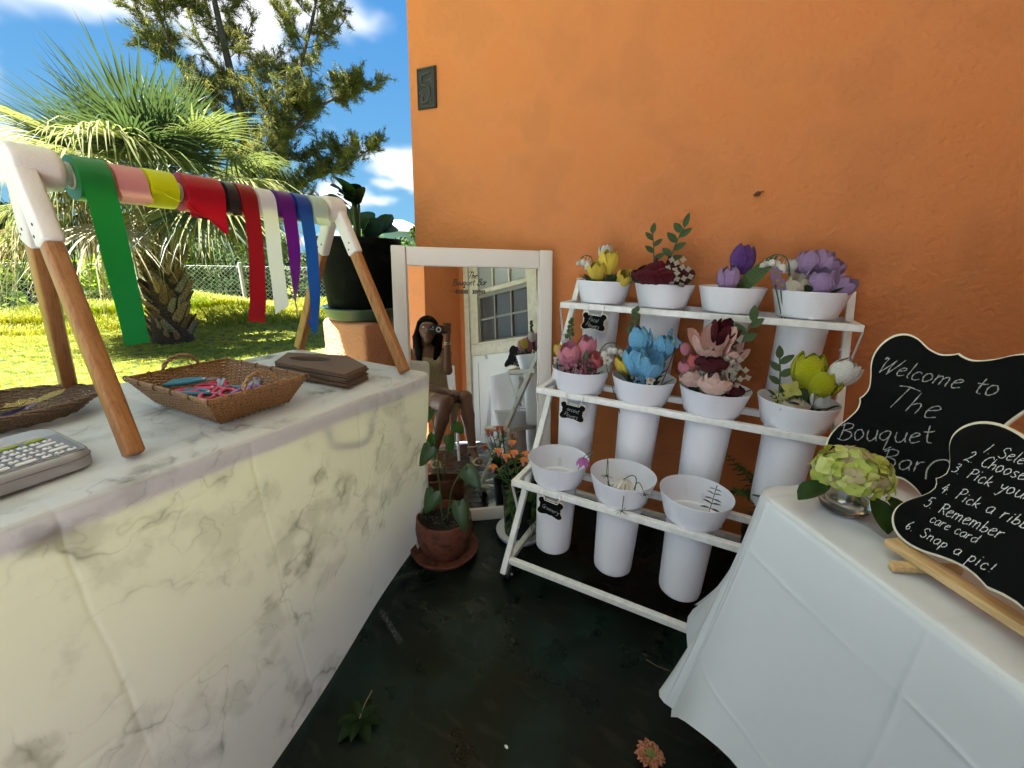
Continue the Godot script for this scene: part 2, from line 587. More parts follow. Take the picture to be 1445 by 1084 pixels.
func ground_and_floor() -> void:
	# the garden sheet reaches the horizon; it lies 12 cm below the porch floor and rolls gently by the fence
	var g := Geo.new()
	g.sheet(func(s, t): return V(-300 + 600 * s, -0.55, -300 + 600 * t), 24, 24)
	ground("ground", g, mat("far ground", lin(0.05, 0.075, 0.02), 0.95))
	var lawn_tex := noise_tex(1024, 0.012, 6, [Color(0.42, 0.52, 0.25), Color(0.75, 0.85, 0.5), Color(1, 1, 0.9), Color(1.12, 1.0, 1.15)], [0.2, 0.4, 0.6, 0.8], FastNoiseLite.TYPE_SIMPLEX_SMOOTH, 41)
	g = Geo.new()
	g.sheet(func(s, t): var q := V(-16.0 + 14.1 * s, 0, -14 + 22 * t); q.y = lawn_height(q.x, q.z); return q, 110, 150)
	ground("lawn", g, mat("lawn", lin(0.19, 0.195, 0.018), 0.95, {"tex": lawn_tex, "ts": 0.45, "world": true, "bump": noise_tex(512, 0.05, 4, [], [], FastNoiseLite.TYPE_SIMPLEX_SMOOTH, 42), "bs": 3.0}))
	# porch slab with its green paint, worn and muddy
	var n := FastNoiseLite.new()
	n.seed = 51
	n.frequency = 0.006
	n.fractal_octaves = 5
	var scr := FastNoiseLite.new()
	scr.seed = 52
	scr.frequency = 0.03
	scr.fractal_octaves = 4
	var size := 1024
	var im := Image.create(size, size, false, Image.FORMAT_RGB8)
	for y in size:
		for x in size:
			var a := n.get_noise_2d(x, y)
			var b := scr.get_noise_2d(x * 0.35, y * 1.2)
			var cc := Vector3(0.0042, 0.0098, 0.0074)
			cc = cc.lerp(Vector3(0.0042, 0.0072, 0.0052), smoothstep(-0.12, 0.30, a))
			cc = cc.lerp(Vector3(0.0062, 0.0165, 0.0130), smoothstep(0.12, 0.4, -a))
			cc = cc.lerp(Vector3(0.030, 0.031, 0.024), smoothstep(0.29, 0.52, b + a * 0.4) * 0.35)
			var grit := rng.randf()
			if grit > 0.9965:
				cc += Vector3(0.03, 0.032, 0.028) * rng.randf()
			elif grit > 0.96:
				cc *= 1.35
			elif grit < 0.05:
				cc *= 0.6
			im.set_pixel(x, y, Color(cc.x, cc.y, cc.z).linear_to_srgb())
	var marks := [[0.36, 0.73, 0.20, -0.55, 0.011], [0.41, 0.70, 0.06, -0.6, 0.008], [0.55, 0.52, 0.10, -0.9, 0.006], [0.30, 0.80, 0.05, 0.3, 0.014], [0.60, 0.62, 0.08, 0.4, 0.004]]
	for mk in marks:
		for k in 500:
			var s := rnd(-0.5, 0.5)
			var q: Vector2 = Vector2(mk[0], mk[1]) + Vector2.from_angle(mk[3]) * s * mk[2] + Vector2(rnd(-1, 1), rnd(-1, 1)) * mk[4]
			var pc := im.get_pixel(int(q.x * size), int(q.y * size)).srgb_to_linear()
			im.set_pixel(int(q.x * size), int(q.y * size), Color(pc.r + 0.05, pc.g + 0.06, pc.b + 0.065).linear_to_srgb())
	g = Geo.new()
	g.box(V(-0.25, -0.1, -0.55), V(3.2, 0.2, 2.7), Basis.IDENTITY, 0.01)
	ground("porch_floor", g, mat("green floor paint", Color.WHITE, 0.6, {"tex": ImageTexture.create_from_image(im), "ts": 0.5, "world": true, "spec": 0.3,
		"rtex": noise_tex(512, 0.015, 5, [Color(0.42, 0.42, 0.42), Color(0.85, 0.85, 0.85)], [0.3, 0.7], FastNoiseLite.TYPE_SIMPLEX_SMOOTH, 53), "bump": noise_tex(512, 0.03, 5, [], [], FastNoiseLite.TYPE_SIMPLEX_SMOOTH, 54), "bs": 0.15}))
	g = Geo.new()
	g.box(V(0.6, -0.131, 5.6), V(5.0, 0.118, 9.45), Basis.IDENTITY, 0.01)
	var dry := Geo.new()
	dry.box(V(-3.3, -0.132, 3.0), V(2.82, 0.12, 16.0), Basis.IDENTITY, 0.01)
	ground("dry_grass_strip", dry, mat("straw grass", lin(0.225, 0.26, 0.085), 0.95, {"tex": lawn_tex, "ts": 0.8, "world": true}))
	ground("terrace", g, mat("pale concrete", lin(0.60, 0.635, 0.69), 0.9, {"bump": noise_tex(512, 0.05, 4, [], [], FastNoiseLite.TYPE_SIMPLEX_SMOOTH, 55), "bs": 0.3, "ts": 1.0, "world": true}))
	g = Geo.new()
	g.box(V(-1.79, 0.06, 0.3), V(0.12, 0.14, 3.4), Basis.IDENTITY, 0.015)
	solo("porch_kerb", g, mat("plinth stucco"), "low orange rendered kerb along the open edge of the porch", "kerb")
	g = Geo.new()
	g.box(V(-0.43, 2.70, -0.125), V(3.66, 0.12, 4.05))
	ground("porch_ceiling", g, mat("ceiling paint"))


func lawn_height(x: float, z: float) -> float:
	var y := -0.12 - 0.03 * smoothstep(-3.0, -7.0, x)
	var along := z * 0.7 - x * 0.1
	var d := fence_off(x, z)
	y += (0.17 + 0.08 * sin(along * 2.3) + 0.05 * sin(along * 5.1 + 1.0)) * smoothstep(1.7, 0.7, absf(d - 0.6))
	return y


func fence_off(x: float, z: float) -> float:
	# distance in front of the fence line
	var a := Vector2(-11.1, -2.6)
	var d := (Vector2(-8.3, -6.5) - a).normalized()
	return (Vector2(x, z) - a).dot(Vector2(-d.y, d.x))


func walls() -> void:
	var m := mat("orange stucco")
	var g := Geo.new()
	g.box(V(-0.058, 1.35, -1.93), V(2.916, 2.7, 0.26), Basis.IDENTITY, 0.014)
	solo("porch_wall", g, m, "long orange stucco wall behind the flower buckets", "wall")
	g = Geo.new()
	g.prism(PackedVector2Array([Vector2(-1.8, 0), Vector2(-0.2, 0), Vector2(-0.2, 2.18), Vector2(0.9, 2.18), Vector2(0.9, 0), Vector2(1.0, 0), Vector2(1.0, 3.0), Vector2(-1.8, 3.0)]), -1.4, -1.25, Vector3.ZERO, V(0, 0, 1), UP)
	solo("door_wall", g, m, "orange stucco side wall that holds the white glazed door", "wall")
	g = Geo.new()
	g.box(V(1.06, 1.5, 1.3), V(0.68, 3.0, 0.6), Basis.IDENTITY, 0.008)
	solo("corner_wall", g, m, "short orange wall beside the door, seen in the mirror", "wall")
	# number plate
	var t := thing("number_plate", "dark slate house number plate with a raised 5 on orange wall", "number plate", V(-1.397, 1.901, -1.8))
	g = Geo.new()
	g.prism(PackedVector2Array([Vector2(-0.054, -0.083), Vector2(0.054, -0.083), Vector2(0.054, 0.083), Vector2(-0.054, 0.083)]), 0, 0.012, Vector3.ZERO, V(1, 0, 0), UP, 0.002)
	obj("plate", g, mat("slate", lin(0.020, 0.020, 0.018), 0.55, {"bump": noise_tex(256, 0.02, 4, [], [], FastNoiseLite.TYPE_SIMPLEX_SMOOTH, 61), "bs": 0.25, "ts": 6.0}), t)
	g = Geo.new()
	for s in [[-1, 0, 0.004, 0.156], [1, 0, 0.004, 0.156], [0, -1, 0.098, 0.004], [0, 1, 0.098, 0.004]]:
		g.box(V(s[0] * 0.047, s[1] * 0.076, 0.0135), V(s[2], s[3], 0.005), Basis.IDENTITY, 0.001)
	obj("raised_border", g, mat("slate edge", lin(0.045, 0.045, 0.042), 0.5), t)
	g = Geo.new()
	g.tube(curve([V(0.022, 0.058, 0.012), V(-0.022, 0.05, 0.013), V(-0.024, 0.02, 0.013), V(-0.018, 0.012, 0.013), V(0.012, 0.006, 0.013), V(0.022, -0.022, 0.013), V(0.008, -0.052, 0.013), V(-0.016, -0.058, 0.013), V(-0.024, -0.045, 0.013), V(-0.016, -0.038, 0.013)], 6), 0.005, 6)
	for q in [V(0.026, 0.03, 0.013), V(-0.028, -0.018, 0.013), V(0.02, -0.05, 0.013)]:
		for k in 3:
			g.leaf(q, V(cos(k * 2.1 + q.x * 40), sin(k * 2.1 + q.x * 40), 0.1), V(0, 0, 1), 0.018, 0.010, 0.3, 0.2, 3)
	obj("raised_number", g, mat("slate edge"), t)
	# a rusty stub left in the wall
	g = Geo.new()
	g.tube(curve([V(0, 0, -0.01), V(0, -0.002, 0.012), V(0.004, -0.008, 0.018)], 4), [0.007, 0.009, 0.009, 0.008, 0.008, 0.008, 0.008, 0.006, 0.004], 7)
	g.tube(curve([V(0.004, 0.003, 0), V(0.012, 0.006, 0.006), V(0.017, 0.004, 0.002)], 4), 0.0016, 5)
	g.ball(V(-0.006, -0.004, 0.002), V(0.008, 0.006, 0.006))
	solo("wall_stub", g, mat("rust", lin(0.10, 0.045, 0.02), 0.85), "small broken rusty stub sticking out of the orange wall", "wall plug", "", V(0.043, 1.395, -1.8))


func door() -> void:
	var cream := mat("cream paint", lin(0.55, 0.52, 0.43), 0.5, {"tex": noise_tex(256, 0.02, 4, [Color(0.95, 0.945, 0.93), Color(1, 1, 1)], [0.3, 0.6], FastNoiseLite.TYPE_SIMPLEX_SMOOTH, 71), "ts": 2.0})
	var white := mat("door white", lin(0.62, 0.64, 0.64), 0.45)
	var grey := mat("sash grey", lin(0.20, 0.20, 0.18), 0.5)
	var x := 1.255
	var t := thing("glazed_door", "white half-glazed door with small panes, seen in the mirror", "door", V(x, 0, 0.36))
	var g := Geo.new()
	for s in [-0.53, 0.5]:
		g.box(V(0, 1.06, s), V(0.06, 2.12, 0.08), Basis.IDENTITY, 0.004)
	g.box(V(0, 2.15, -0.015), V(0.06, 0.06, 1.11), Basis.IDENTITY, 0.004)
	obj("door_frame", g, cream, t)
	g = Geo.new()
	g.box(V(0.02, 0.52, -0.015), V(0.035, 1.02, 0.948), Basis.IDENTITY, 0.003)
	for z in [-0.4, 0.36]:
		g.box(V(0.0, 0.52, z), V(0.012, 0.86, 0.012), Basis.IDENTITY, 0.003)
	obj("door_panel", g, white, t)
	g = Geo.new()
	g.box(V(0.015, 1.10, -0.015), V(0.05, 0.14, 0.948), Basis.IDENTITY, 0.004)
	g.box(V(-0.012, 1.165, -0.03), V(0.03, 0.02, 0.85), Basis.IDENTITY, 0.004)
	for s in [-0.455, 0.395]:
		g.box(V(0.015, 1.645, s), V(0.05, 0.948, 0.07 if s < 0 else 0.13), Basis.IDENTITY, 0.004)
	obj("door_stiles", g, cream, t)
	for part in 2:
		var y0 := 1.172 if part == 0 else 1.775
		var y1 := 1.735 if part == 0 else 2.115
		var m := grey if part == 0 else cream
		var dx := 0.03 if part == 0 else 0.008
		var w := obj("sash_window", null, m, t)
		g = Geo.new()
		var z0 := -0.42
		var z1 := 0.33
		for s in [[y0, 0.05], [y1, 0.06]]:
			g.box(V(dx, s[0], (z0 + z1) / 2), V(0.03, s[1], z1 - z0), Basis.IDENTITY, 0.003)
		for k in 4:
			g.box(V(dx, (y0 + y1) / 2, lerpf(z0, z1, k / 3.0)), V(0.026, y1 - y0 - 0.055, 0.034 if k % 3 == 0 else 0.022), Basis.IDENTITY, 0.003)
		if part == 0:
			g.box(V(dx, (y0 + y1) / 2, (z0 + z1) / 2), V(0.02, 0.022, z1 - z0 - 0.04), Basis.IDENTITY, 0.003)
		w.mesh = g.mesh()
		var pane_y := [[y0 + 0.025, (y0 + y1) / 2 - 0.011], [(y0 + y1) / 2 + 0.011, y1 - 0.03]] if part == 0 else [[y0 + 0.025, y1 - 0.03]]
		for k in 3:
			for pr in pane_y:
				var a := lerpf(z0, z1, k / 3.0) + 0.011
				var b := lerpf(z0, z1, (k + 1) / 3.0) - 0.011
				g = Geo.new()
				g.box(V(dx + 0.012, (pr[0] + pr[1]) / 2, (a + b) / 2), V(0.004, pr[1] - pr[0], b - a))
				obj("pane", g, mat("dusty pane" if part == 0 else "curtained pane", lin(0.06, 0.065, 0.07) if part == 0 else lin(0.28, 0.30, 0.30), 0.12), w)
	g = Geo.new()
	g.box(V(-0.006, 1.0, 0.22), V(0.01, 0.05, 0.03), Basis(V(1, 0, 0), 0.5), 0.003)
	obj("lock_plate", g, mat("steel"), t)


func plinth_and_pot() -> void:
	var g := Geo.new()
	g.box(V(-1.712, 0.41, -1.625), V(0.315, 0.83, 0.345), Basis.IDENTITY, 0.02)
	solo("plinth", g, mat("plinth stucco"), "orange rendered plinth under the big green plant pot", "plinth")
	var at := V(-1.715, 0.826, -1.61)
	g = Geo.new()
	g.lathe([Vector2(0, 0), Vector2(0.175, 0), Vector2(0.185, 0.012), Vector2(0.2, 0.05), Vector2(0.208, 0.056), Vector2(0.21, 0.062), Vector2(0.2, 0.064), Vector2(0.18, 0.02), Vector2(0, 0.018)], 40)
	solo("pot_saucer", g, mat("green saucer"), "pale green plastic saucer under the big pot on the plinth", "saucer", "", at)
	var t := thing("plant_pot", "big dark green plastic pot with scuffs, full of leathery leaves, on the orange plinth", "potted plant", at + V(0, 0.02, 0))
	g = Geo.new()
	g.lathe([Vector2(0, 0), Vector2(0.165, 0), Vector2(0.172, 0.01), Vector2(0.196, 0.3), Vector2(0.197, 0.33), Vector2(0.209, 0.332), Vector2(0.212, 0.375), Vector2(0.208, 0.383), Vector2(0.2, 0.38), Vector2(0.192, 0.33), Vector2(0.19, 0.3)], 40)
	for k in 8:
		g.box(V(cos(k * 0.785) * 0.213, 0.335, sin(k * 0.785) * 0.213), V(0.012, 0.04, 0.02), Basis(UP, -k * 0.785), 0.003)
	obj("pot", g, mat("green pot"), t)
	g = Geo.new()
	g.lathe([Vector2(0.19, 0.33), Vector2(0.12, 0.338), Vector2(0, 0.345)], 24)
	obj("soil", g, mat("soil"), t)
	for k in 30:
		var a := k * 2.39996
		var h := 0.37 + 0.19 * fposmod(k * 0.618, 1.0)
		var r := 0.03 + 0.10 * fposmod(k * 0.377, 1.0)
		var q := V(cos(a) * r, h, sin(a) * r)
		if q.x > 0.04:
			q = V(0.04, minf(q.y, 0.54), q.z)
		g = Geo.new()
		var lf := obj("leaf", null, mat("dark leaf"), t)
		var d := V(minf(cos(a), 0.25), rnd(0.3, 1.1), sin(a) * 0.8 + 0.3)
		g.leaf(q, d, V(0.55 - cos(a) * 0.4, 0.75, 0.65 - sin(a) * 0.4), rnd(0.11, 0.165), rnd(0.085, 0.12), rnd(0.3, 0.8), rnd(0.1, 0.3), 7, 1.3)
		lf.mesh = g.mesh()
		g = Geo.new()
		g.tube(curve([V(q.x * 0.3, 0.33, q.z * 0.3), V(q.x * 0.7, q.y * 0.8, q.z * 0.7), q], 3), 0.005, 5)
		obj("leaf_stalk", g, mat("stem green"), lf)


func cloth_sheet(g: Geo, o: Vector3, e1: Vector3, e2: Vector3, len1: float, len2: float, hem: Callable, sag: Callable, steps: int) -> void:
	# a tablecloth over the rectangle o, e1, e2; hem(side, s, t) moves the hanging part: (outward, along, down); uv in metres
	var ring := []
	var rad := 0.045
	var corners := [[rad, rad, PI], [len1 - rad, rad, 1.5 * PI], [len1 - rad, len2 - rad, 0.0], [rad, len2 - rad, 0.5 * PI]]
	# sides: 0 front (b = 0), 1 far end (a = len1), 2 back (b = len2), 3 near end (a = 0)
	for s in 4:
		var n := int((len1 if s % 2 == 0 else len2) / 0.022)
		var c0: Array = corners[s]
		for k in 17:   # corner before side s
			var a: float = c0[2] + PI / 2 * k / 16.0
			ring.append([Vector2(c0[0] + cos(a) * rad, c0[1] + sin(a) * rad), Vector2(cos(a), sin(a)), s, -1.0 + k / 16.0])
		var c1: Array = corners[(s + 1) % 4]
		var dirs := [Vector2(0, -1), Vector2(1, 0), Vector2(0, 1), Vector2(-1, 0)]
		var q0: Vector2 = Vector2(c0[0], c0[1]) + dirs[s] * rad
		var q1: Vector2 = Vector2(c1[0], c1[1]) + dirs[s] * rad
		for k in range(1, n):
			ring.append([q0.lerp(q1, float(k) / n), dirs[s], s, float(k) / n])
	var m := ring.size()
	var mid := Vector2(len1, len2) / 2
	var put := func(q: Vector2, y: float, uv: Vector2) -> int: return g.p(o + e1 * q.x + e2 * q.y + UP * y, uv)
	var first := g.v.size()
	var rounds := 26
	for r in rounds + 1:
		for k in m + 1:
			var e: Array = ring[k % m]
			var q: Vector2 = mid.lerp(e[0] - e[1] * 0.006, float(r) / rounds)
			(put as Callable).call(q, (sag as Callable).call(q) * (1.0 - pow(float(r) / rounds, 8.0)), q)
	var total := rounds + 1
	var arc := 0.0
	for r in steps + 3:
		var t := maxf(0.0, float(r - 2) / steps)
		arc = 0.0
		for k in m + 1:
			var e: Array = ring[k % m]
			if k > 0:
				arc += (ring[k % m][0] - ring[k - 1][0]).length()
			var h: Vector3 = (hem as Callable).call(e[2], e[3], t)
			var nn: Vector2 = e[1]
			var side := Vector2(-nn.y, nn.x)
			var q: Vector2 = e[0] + nn * h.x + side * h.y
			var y := -h.z
			if r == 0:
				q = e[0] - nn * 0.002
				y = -0.002
			elif r == 1:
				q = e[0]
				y = -0.006
			var uv: Vector2 = e[0] + nn * (0.006 + h.z)
			(put as Callable).call(q, minf(y, -0.006) if r > 1 else y, uv)
		total += 1
	for r in total - 1:
		for k in m:
			var a := first + r * (m + 1) + k
			g.quad(a, a + m + 1, a + m + 2, a + 1)


func fold_height(w: int, h: int, mx: float, my: float, step: float, wrinkle: float, sd: int) -> ImageTexture:
	# relief of a plastic cloth that was kept folded: thin ridges on a grid, plus faint creases; covers mx by my metres
	var n := FastNoiseLite.new()
	n.seed = sd
	n.frequency = 0.008
	n.fractal_octaves = 4
	var im := Image.create(w, h, false, Image.FORMAT_L8)
	for y in h:
		for x in w:
			var px := x * mx / w
			var py := y * my / h
			var wob := n.get_noise_2d(x, y) * 0.006
			var dx := absf(fposmod(px + wob + step * 0.35, step) - step / 2)
			var dy := absf(fposmod(py + wob + step * 0.2, step * 1.1) - step * 0.55)
			var v := 0.45 + n.get_noise_2d(x * 0.6, y * 0.6) * wrinkle
			v += 0.30 * exp(-dx * dx / 0.00002) * (0.6 + n.get_noise_2d(y, 7.0)) + 0.26 * exp(-dy * dy / 0.00002) * (0.6 + n.get_noise_2d(x, 90.0))
			v += 0.10 * exp(-dx / 0.02) + 0.10 * exp(-dy / 0.02)
			im.set_pixel(x, y, Color(v, v, v))
	return ImageTexture.create_from_image(im)


func marble_image(size: int, metres: float) -> ImageTexture:
	# printed marble: white with drifting grey veins of several weights
	var warp := FastNoiseLite.new()
	warp.seed = 81
	warp.frequency = 2.2
	warp.fractal_octaves = 5
	var patch := FastNoiseLite.new()
	patch.seed = 82
	patch.frequency = 2.0
	patch.fractal_octaves = 3
	var vein := FastNoiseLite.new()
	vein.seed = 83
	vein.frequency = 1.5
	vein.fractal_octaves = 2
	var im := Image.create(size, size, false, Image.FORMAT_RGB8)
	for y in size:
		for x in size:
			var px := x * metres / size
			var py := y * metres / size
			var wx := warp.get_noise_2d(px, py)
			var wy := warp.get_noise_2d(px + 31.0, py + 17.0)
			# veins run slanting: stretch along the diagonal
			var a := (-px * 0.62 + py * 0.78) + wx * 0.16
			var b := (px * 0.78 + py * 0.62) * 2.7 + wy * 0.36
			var pt := patch.get_noise_2d(px * 1.2, py * 1.2)
			var v1 := absf(vein.get_noise_2d(a * 1.1, b * 1.1))
			var v2 := absf(vein.get_noise_2d(a * 2.3 + 50.0, b * 2.3))
			var v3 := absf(vein.get_noise_2d(a * 5.0, b * 4.0 + 90.0))
			var on := smoothstep(-0.34, 0.18, pt)
			var fine := warp.get_noise_2d(px * 4.0 + 9.0, py * 4.0)
			var soft := 0.006 + 0.016 * smoothstep(-0.2, 0.5, fine + pt)
			var d := 0.50 * exp(-v1 / soft) * on + 0.40 * exp(-v2 / 0.012) * smoothstep(-0.20, 0.25, pt + fine * 0.6) + 0.26 * exp(-v3 / 0.03) * on * smoothstep(-0.1, 0.4, fine)
			d += 0.34 * exp(-v1 / 0.10) * on * clampf(0.4 + fine * 1.8, 0.0, 1.0) + 0.22 * smoothstep(0.08, 0.45, pt + fine * 0.8) * clampf(0.5 + fine * 2.0, 0.0, 1.0) + 0.04 * (wx + 0.3)
			d = clampf(d, 0.0, 1.0)
			var cc := Vector3(0.88, 0.885, 0.90).lerp(Vector3(0.38, 0.38, 0.37), d)
			im.set_pixel(x, y, Color(cc.x, cc.y, cc.z).linear_to_srgb())
	return ImageTexture.create_from_image(im)


func marble_table() -> void:
	var o := V(-0.905, 0.745, -1.15)
	var g := Geo.new()
	var hem := func(side: int, s: float, t: float) -> Vector3:
		var z := 0.0
		if side == 2 or (side == 3 and s < 0.0):
			return V(0.004 + 0.01 * t, 0, 0.055 * t)
		var flare := 0.02
		if side == 0:
			z = -1.15 + maxf(s, 0.0) * 1.83
			flare = clampf(0.085 + (z + 0.54) * 0.27, -0.075, 0.16)
			flare += 0.005 * sin(z * 9.0) * t
			if s < 0.0:
				flare = -0.075
		elif side == 3:
			flare = 0.02 + 0.015 * sin(s * 8.0) * t
		elif side == 1 and s < 0.0:
			flare = 0.16
		if side == 2 and s < 0.0:
			flare = 0.02
		var k := clampf((t - 0.07) / 0.93, 0.0, 1.0)
		return V(0.004 + flare * k * (0.6 + 0.4 * k), 0, 0.738 * t)
	var sag := func(q: Vector2) -> float: return 0.0025 * sin(q.x * 11.0) * sin(q.y * 9.0)
	cloth_sheet(g, o, V(0, 0, 1), V(-1, 0, 0), 1.83, 0.735, hem, sag, 40)
	var m := mat("marble print", lin(0.97, 0.97, 0.97), 0.42, {"tex": marble_image(1024, 1.9), "uvs": V(1 / 1.9, 1 / 1.9, 1), "bump": fold_height(1024, 1024, 1.9, 1.9, 0.31, 0.18, 84), "bs": 0.55, "back": lin(1.0, 1.0, 0.92), "spec": 0.45})
	solo("marble_tablecloth", g, m, "marble-print plastic tablecloth that hangs to the floor on the table by the lawn", "tablecloth")
	var t := thing("folding_table", "folding table hidden under the marble-print tablecloth", "table", V(-1.272, 0, -0.235))
	g = Geo.new()
	g.box(V(0, 0.715, 0), V(0.722, 0.045, 1.81), Basis.IDENTITY, 0.01)
	obj("tabletop", g, mat("white plastic"), t)
	for s in [-1, 1]:
		g = Geo.new()
		var z: float = s * 0.70
		var q := [V(-0.28, 0.69, z), V(-0.28, 0.02, z), V(-0.27, 0.01, z), V(0.27, 0.01, z), V(0.28, 0.02, z), V(0.28, 0.69, z)]
		g.tube(q, 0.013, 8)
		g.tube([V(-0.28, 0.45, z), V(0.28, 0.45, z)], 0.01, 6)
		g.tube([V(0.0, 0.45, z), V(0.0, 0.68, z - s * 0.38)], 0.009, 6)
		obj("leg", g, mat("steel"), t)
	g = Geo.new()
	g.tube(curve([V(0.352, 0.695, -0.62), V(0.355, 0.63, -0.60), V(0.355, 0.60, -0.57), V(0.355, 0.63, -0.47), V(0.352, 0.67, -0.45), V(0.352, 0.695, -0.45)], 5), 0.007, 6)
	obj("carry_handle", g, mat("black rubber"), t)


func white_table() -> void:
	var o := V(0.105, 0.745, -0.836)
	var e1 := V(0.588, 0, 0.809)
	var e2 := V(0.809, 0, -0.588)
	var g := Geo.new()
	var hem := func(side: int, s: float, t: float) -> Vector3:
		var drop := 0.48
		var out := 0.02 * t
		var along := 0.0
		if side == 0:
			var a := maxf(s, 0.0) * 1.08
			var near := exp(-a / 0.10)
			drop = 0.475 + 0.135 * exp(-a / 0.055)
			out += (0.018 * sin(a * 15.0 + 0.6) + 0.034 * sin(a * 6.0 + 0.2) + 0.008 * sin(a * 34.0)) * t * t + near * 0.035 * t
			along = -0.05 * near * t
		elif side == 3:
			var b := (1.0 - s) * 0.6 if s >= 0.0 else 0.6
			var near := exp(-b / 0.12)
			drop = 0.39 + 0.11 * exp(-b / 0.07)
			out += 0.11 * near * t * t + 0.04 * t + 0.02 * sin(b * 30.0 + 1.2) * t * t
		if s < 0.0:
			var k := s + 1.0
			if side == 0:
				drop = lerpf(0.46, 0.60, smoothstep(0.0, 0.7, k))
				out = 0.05 * t + (0.075 * (1.0 - k) + 0.01) * t * t + 0.028 * sin(k * TAU * 1.5 + 0.4) * t * t
			else:
				drop = 0.5 + 0.1 * sin(k * PI)
				out = 0.06 * t
		return V(0.004 + out, along, drop * t)
	var sag := func(q: Vector2) -> float: return 0.004 * sin(q.x * 7.0 + 1.0) * sin(q.y * 8.0)
	cloth_sheet(g, o, e1, e2, 1.08, 0.6, hem, sag, 30)
	var m := mat("white vinyl cloth", lin(0.71, 0.745, 0.785), 0.36, {"uvs": V(0.5, 0.5, 1), "bump": fold_height(1024, 1024, 2.0, 2.0, 0.27, 0.42, 91), "bs": 0.62, "back": lin(0.30, 0.30, 0.30), "spec": 0.45})
	solo("white_tablecloth", g, m, "plain white plastic tablecloth with fold creases under the chalkboards", "tablecloth")
	var c := o + e1 * 0.54 + e2 * 0.3
	var t := thing("small_table", "small table hidden under the plain white tablecloth", "table", V(c.x, 0, c.z))
	t.basis = Basis(e1, UP, e1.cross(UP))
	g = Geo.new()
	g.box(V(0, 0.722, 0), V(1.065, 0.03, 0.585), Basis.IDENTITY, 0.008)
	obj("tabletop", g, mat("white plastic"), t)
	for k in 4:
		g = Geo.new()
		var q := V(-0.46 if k & 1 else 0.46, 0, -0.22 if k & 2 else 0.22)
		g.tube([q + V(0, 0.71, 0), q * 1.02], 0.014, 8)
		obj("leg", g, mat("steel"), t)


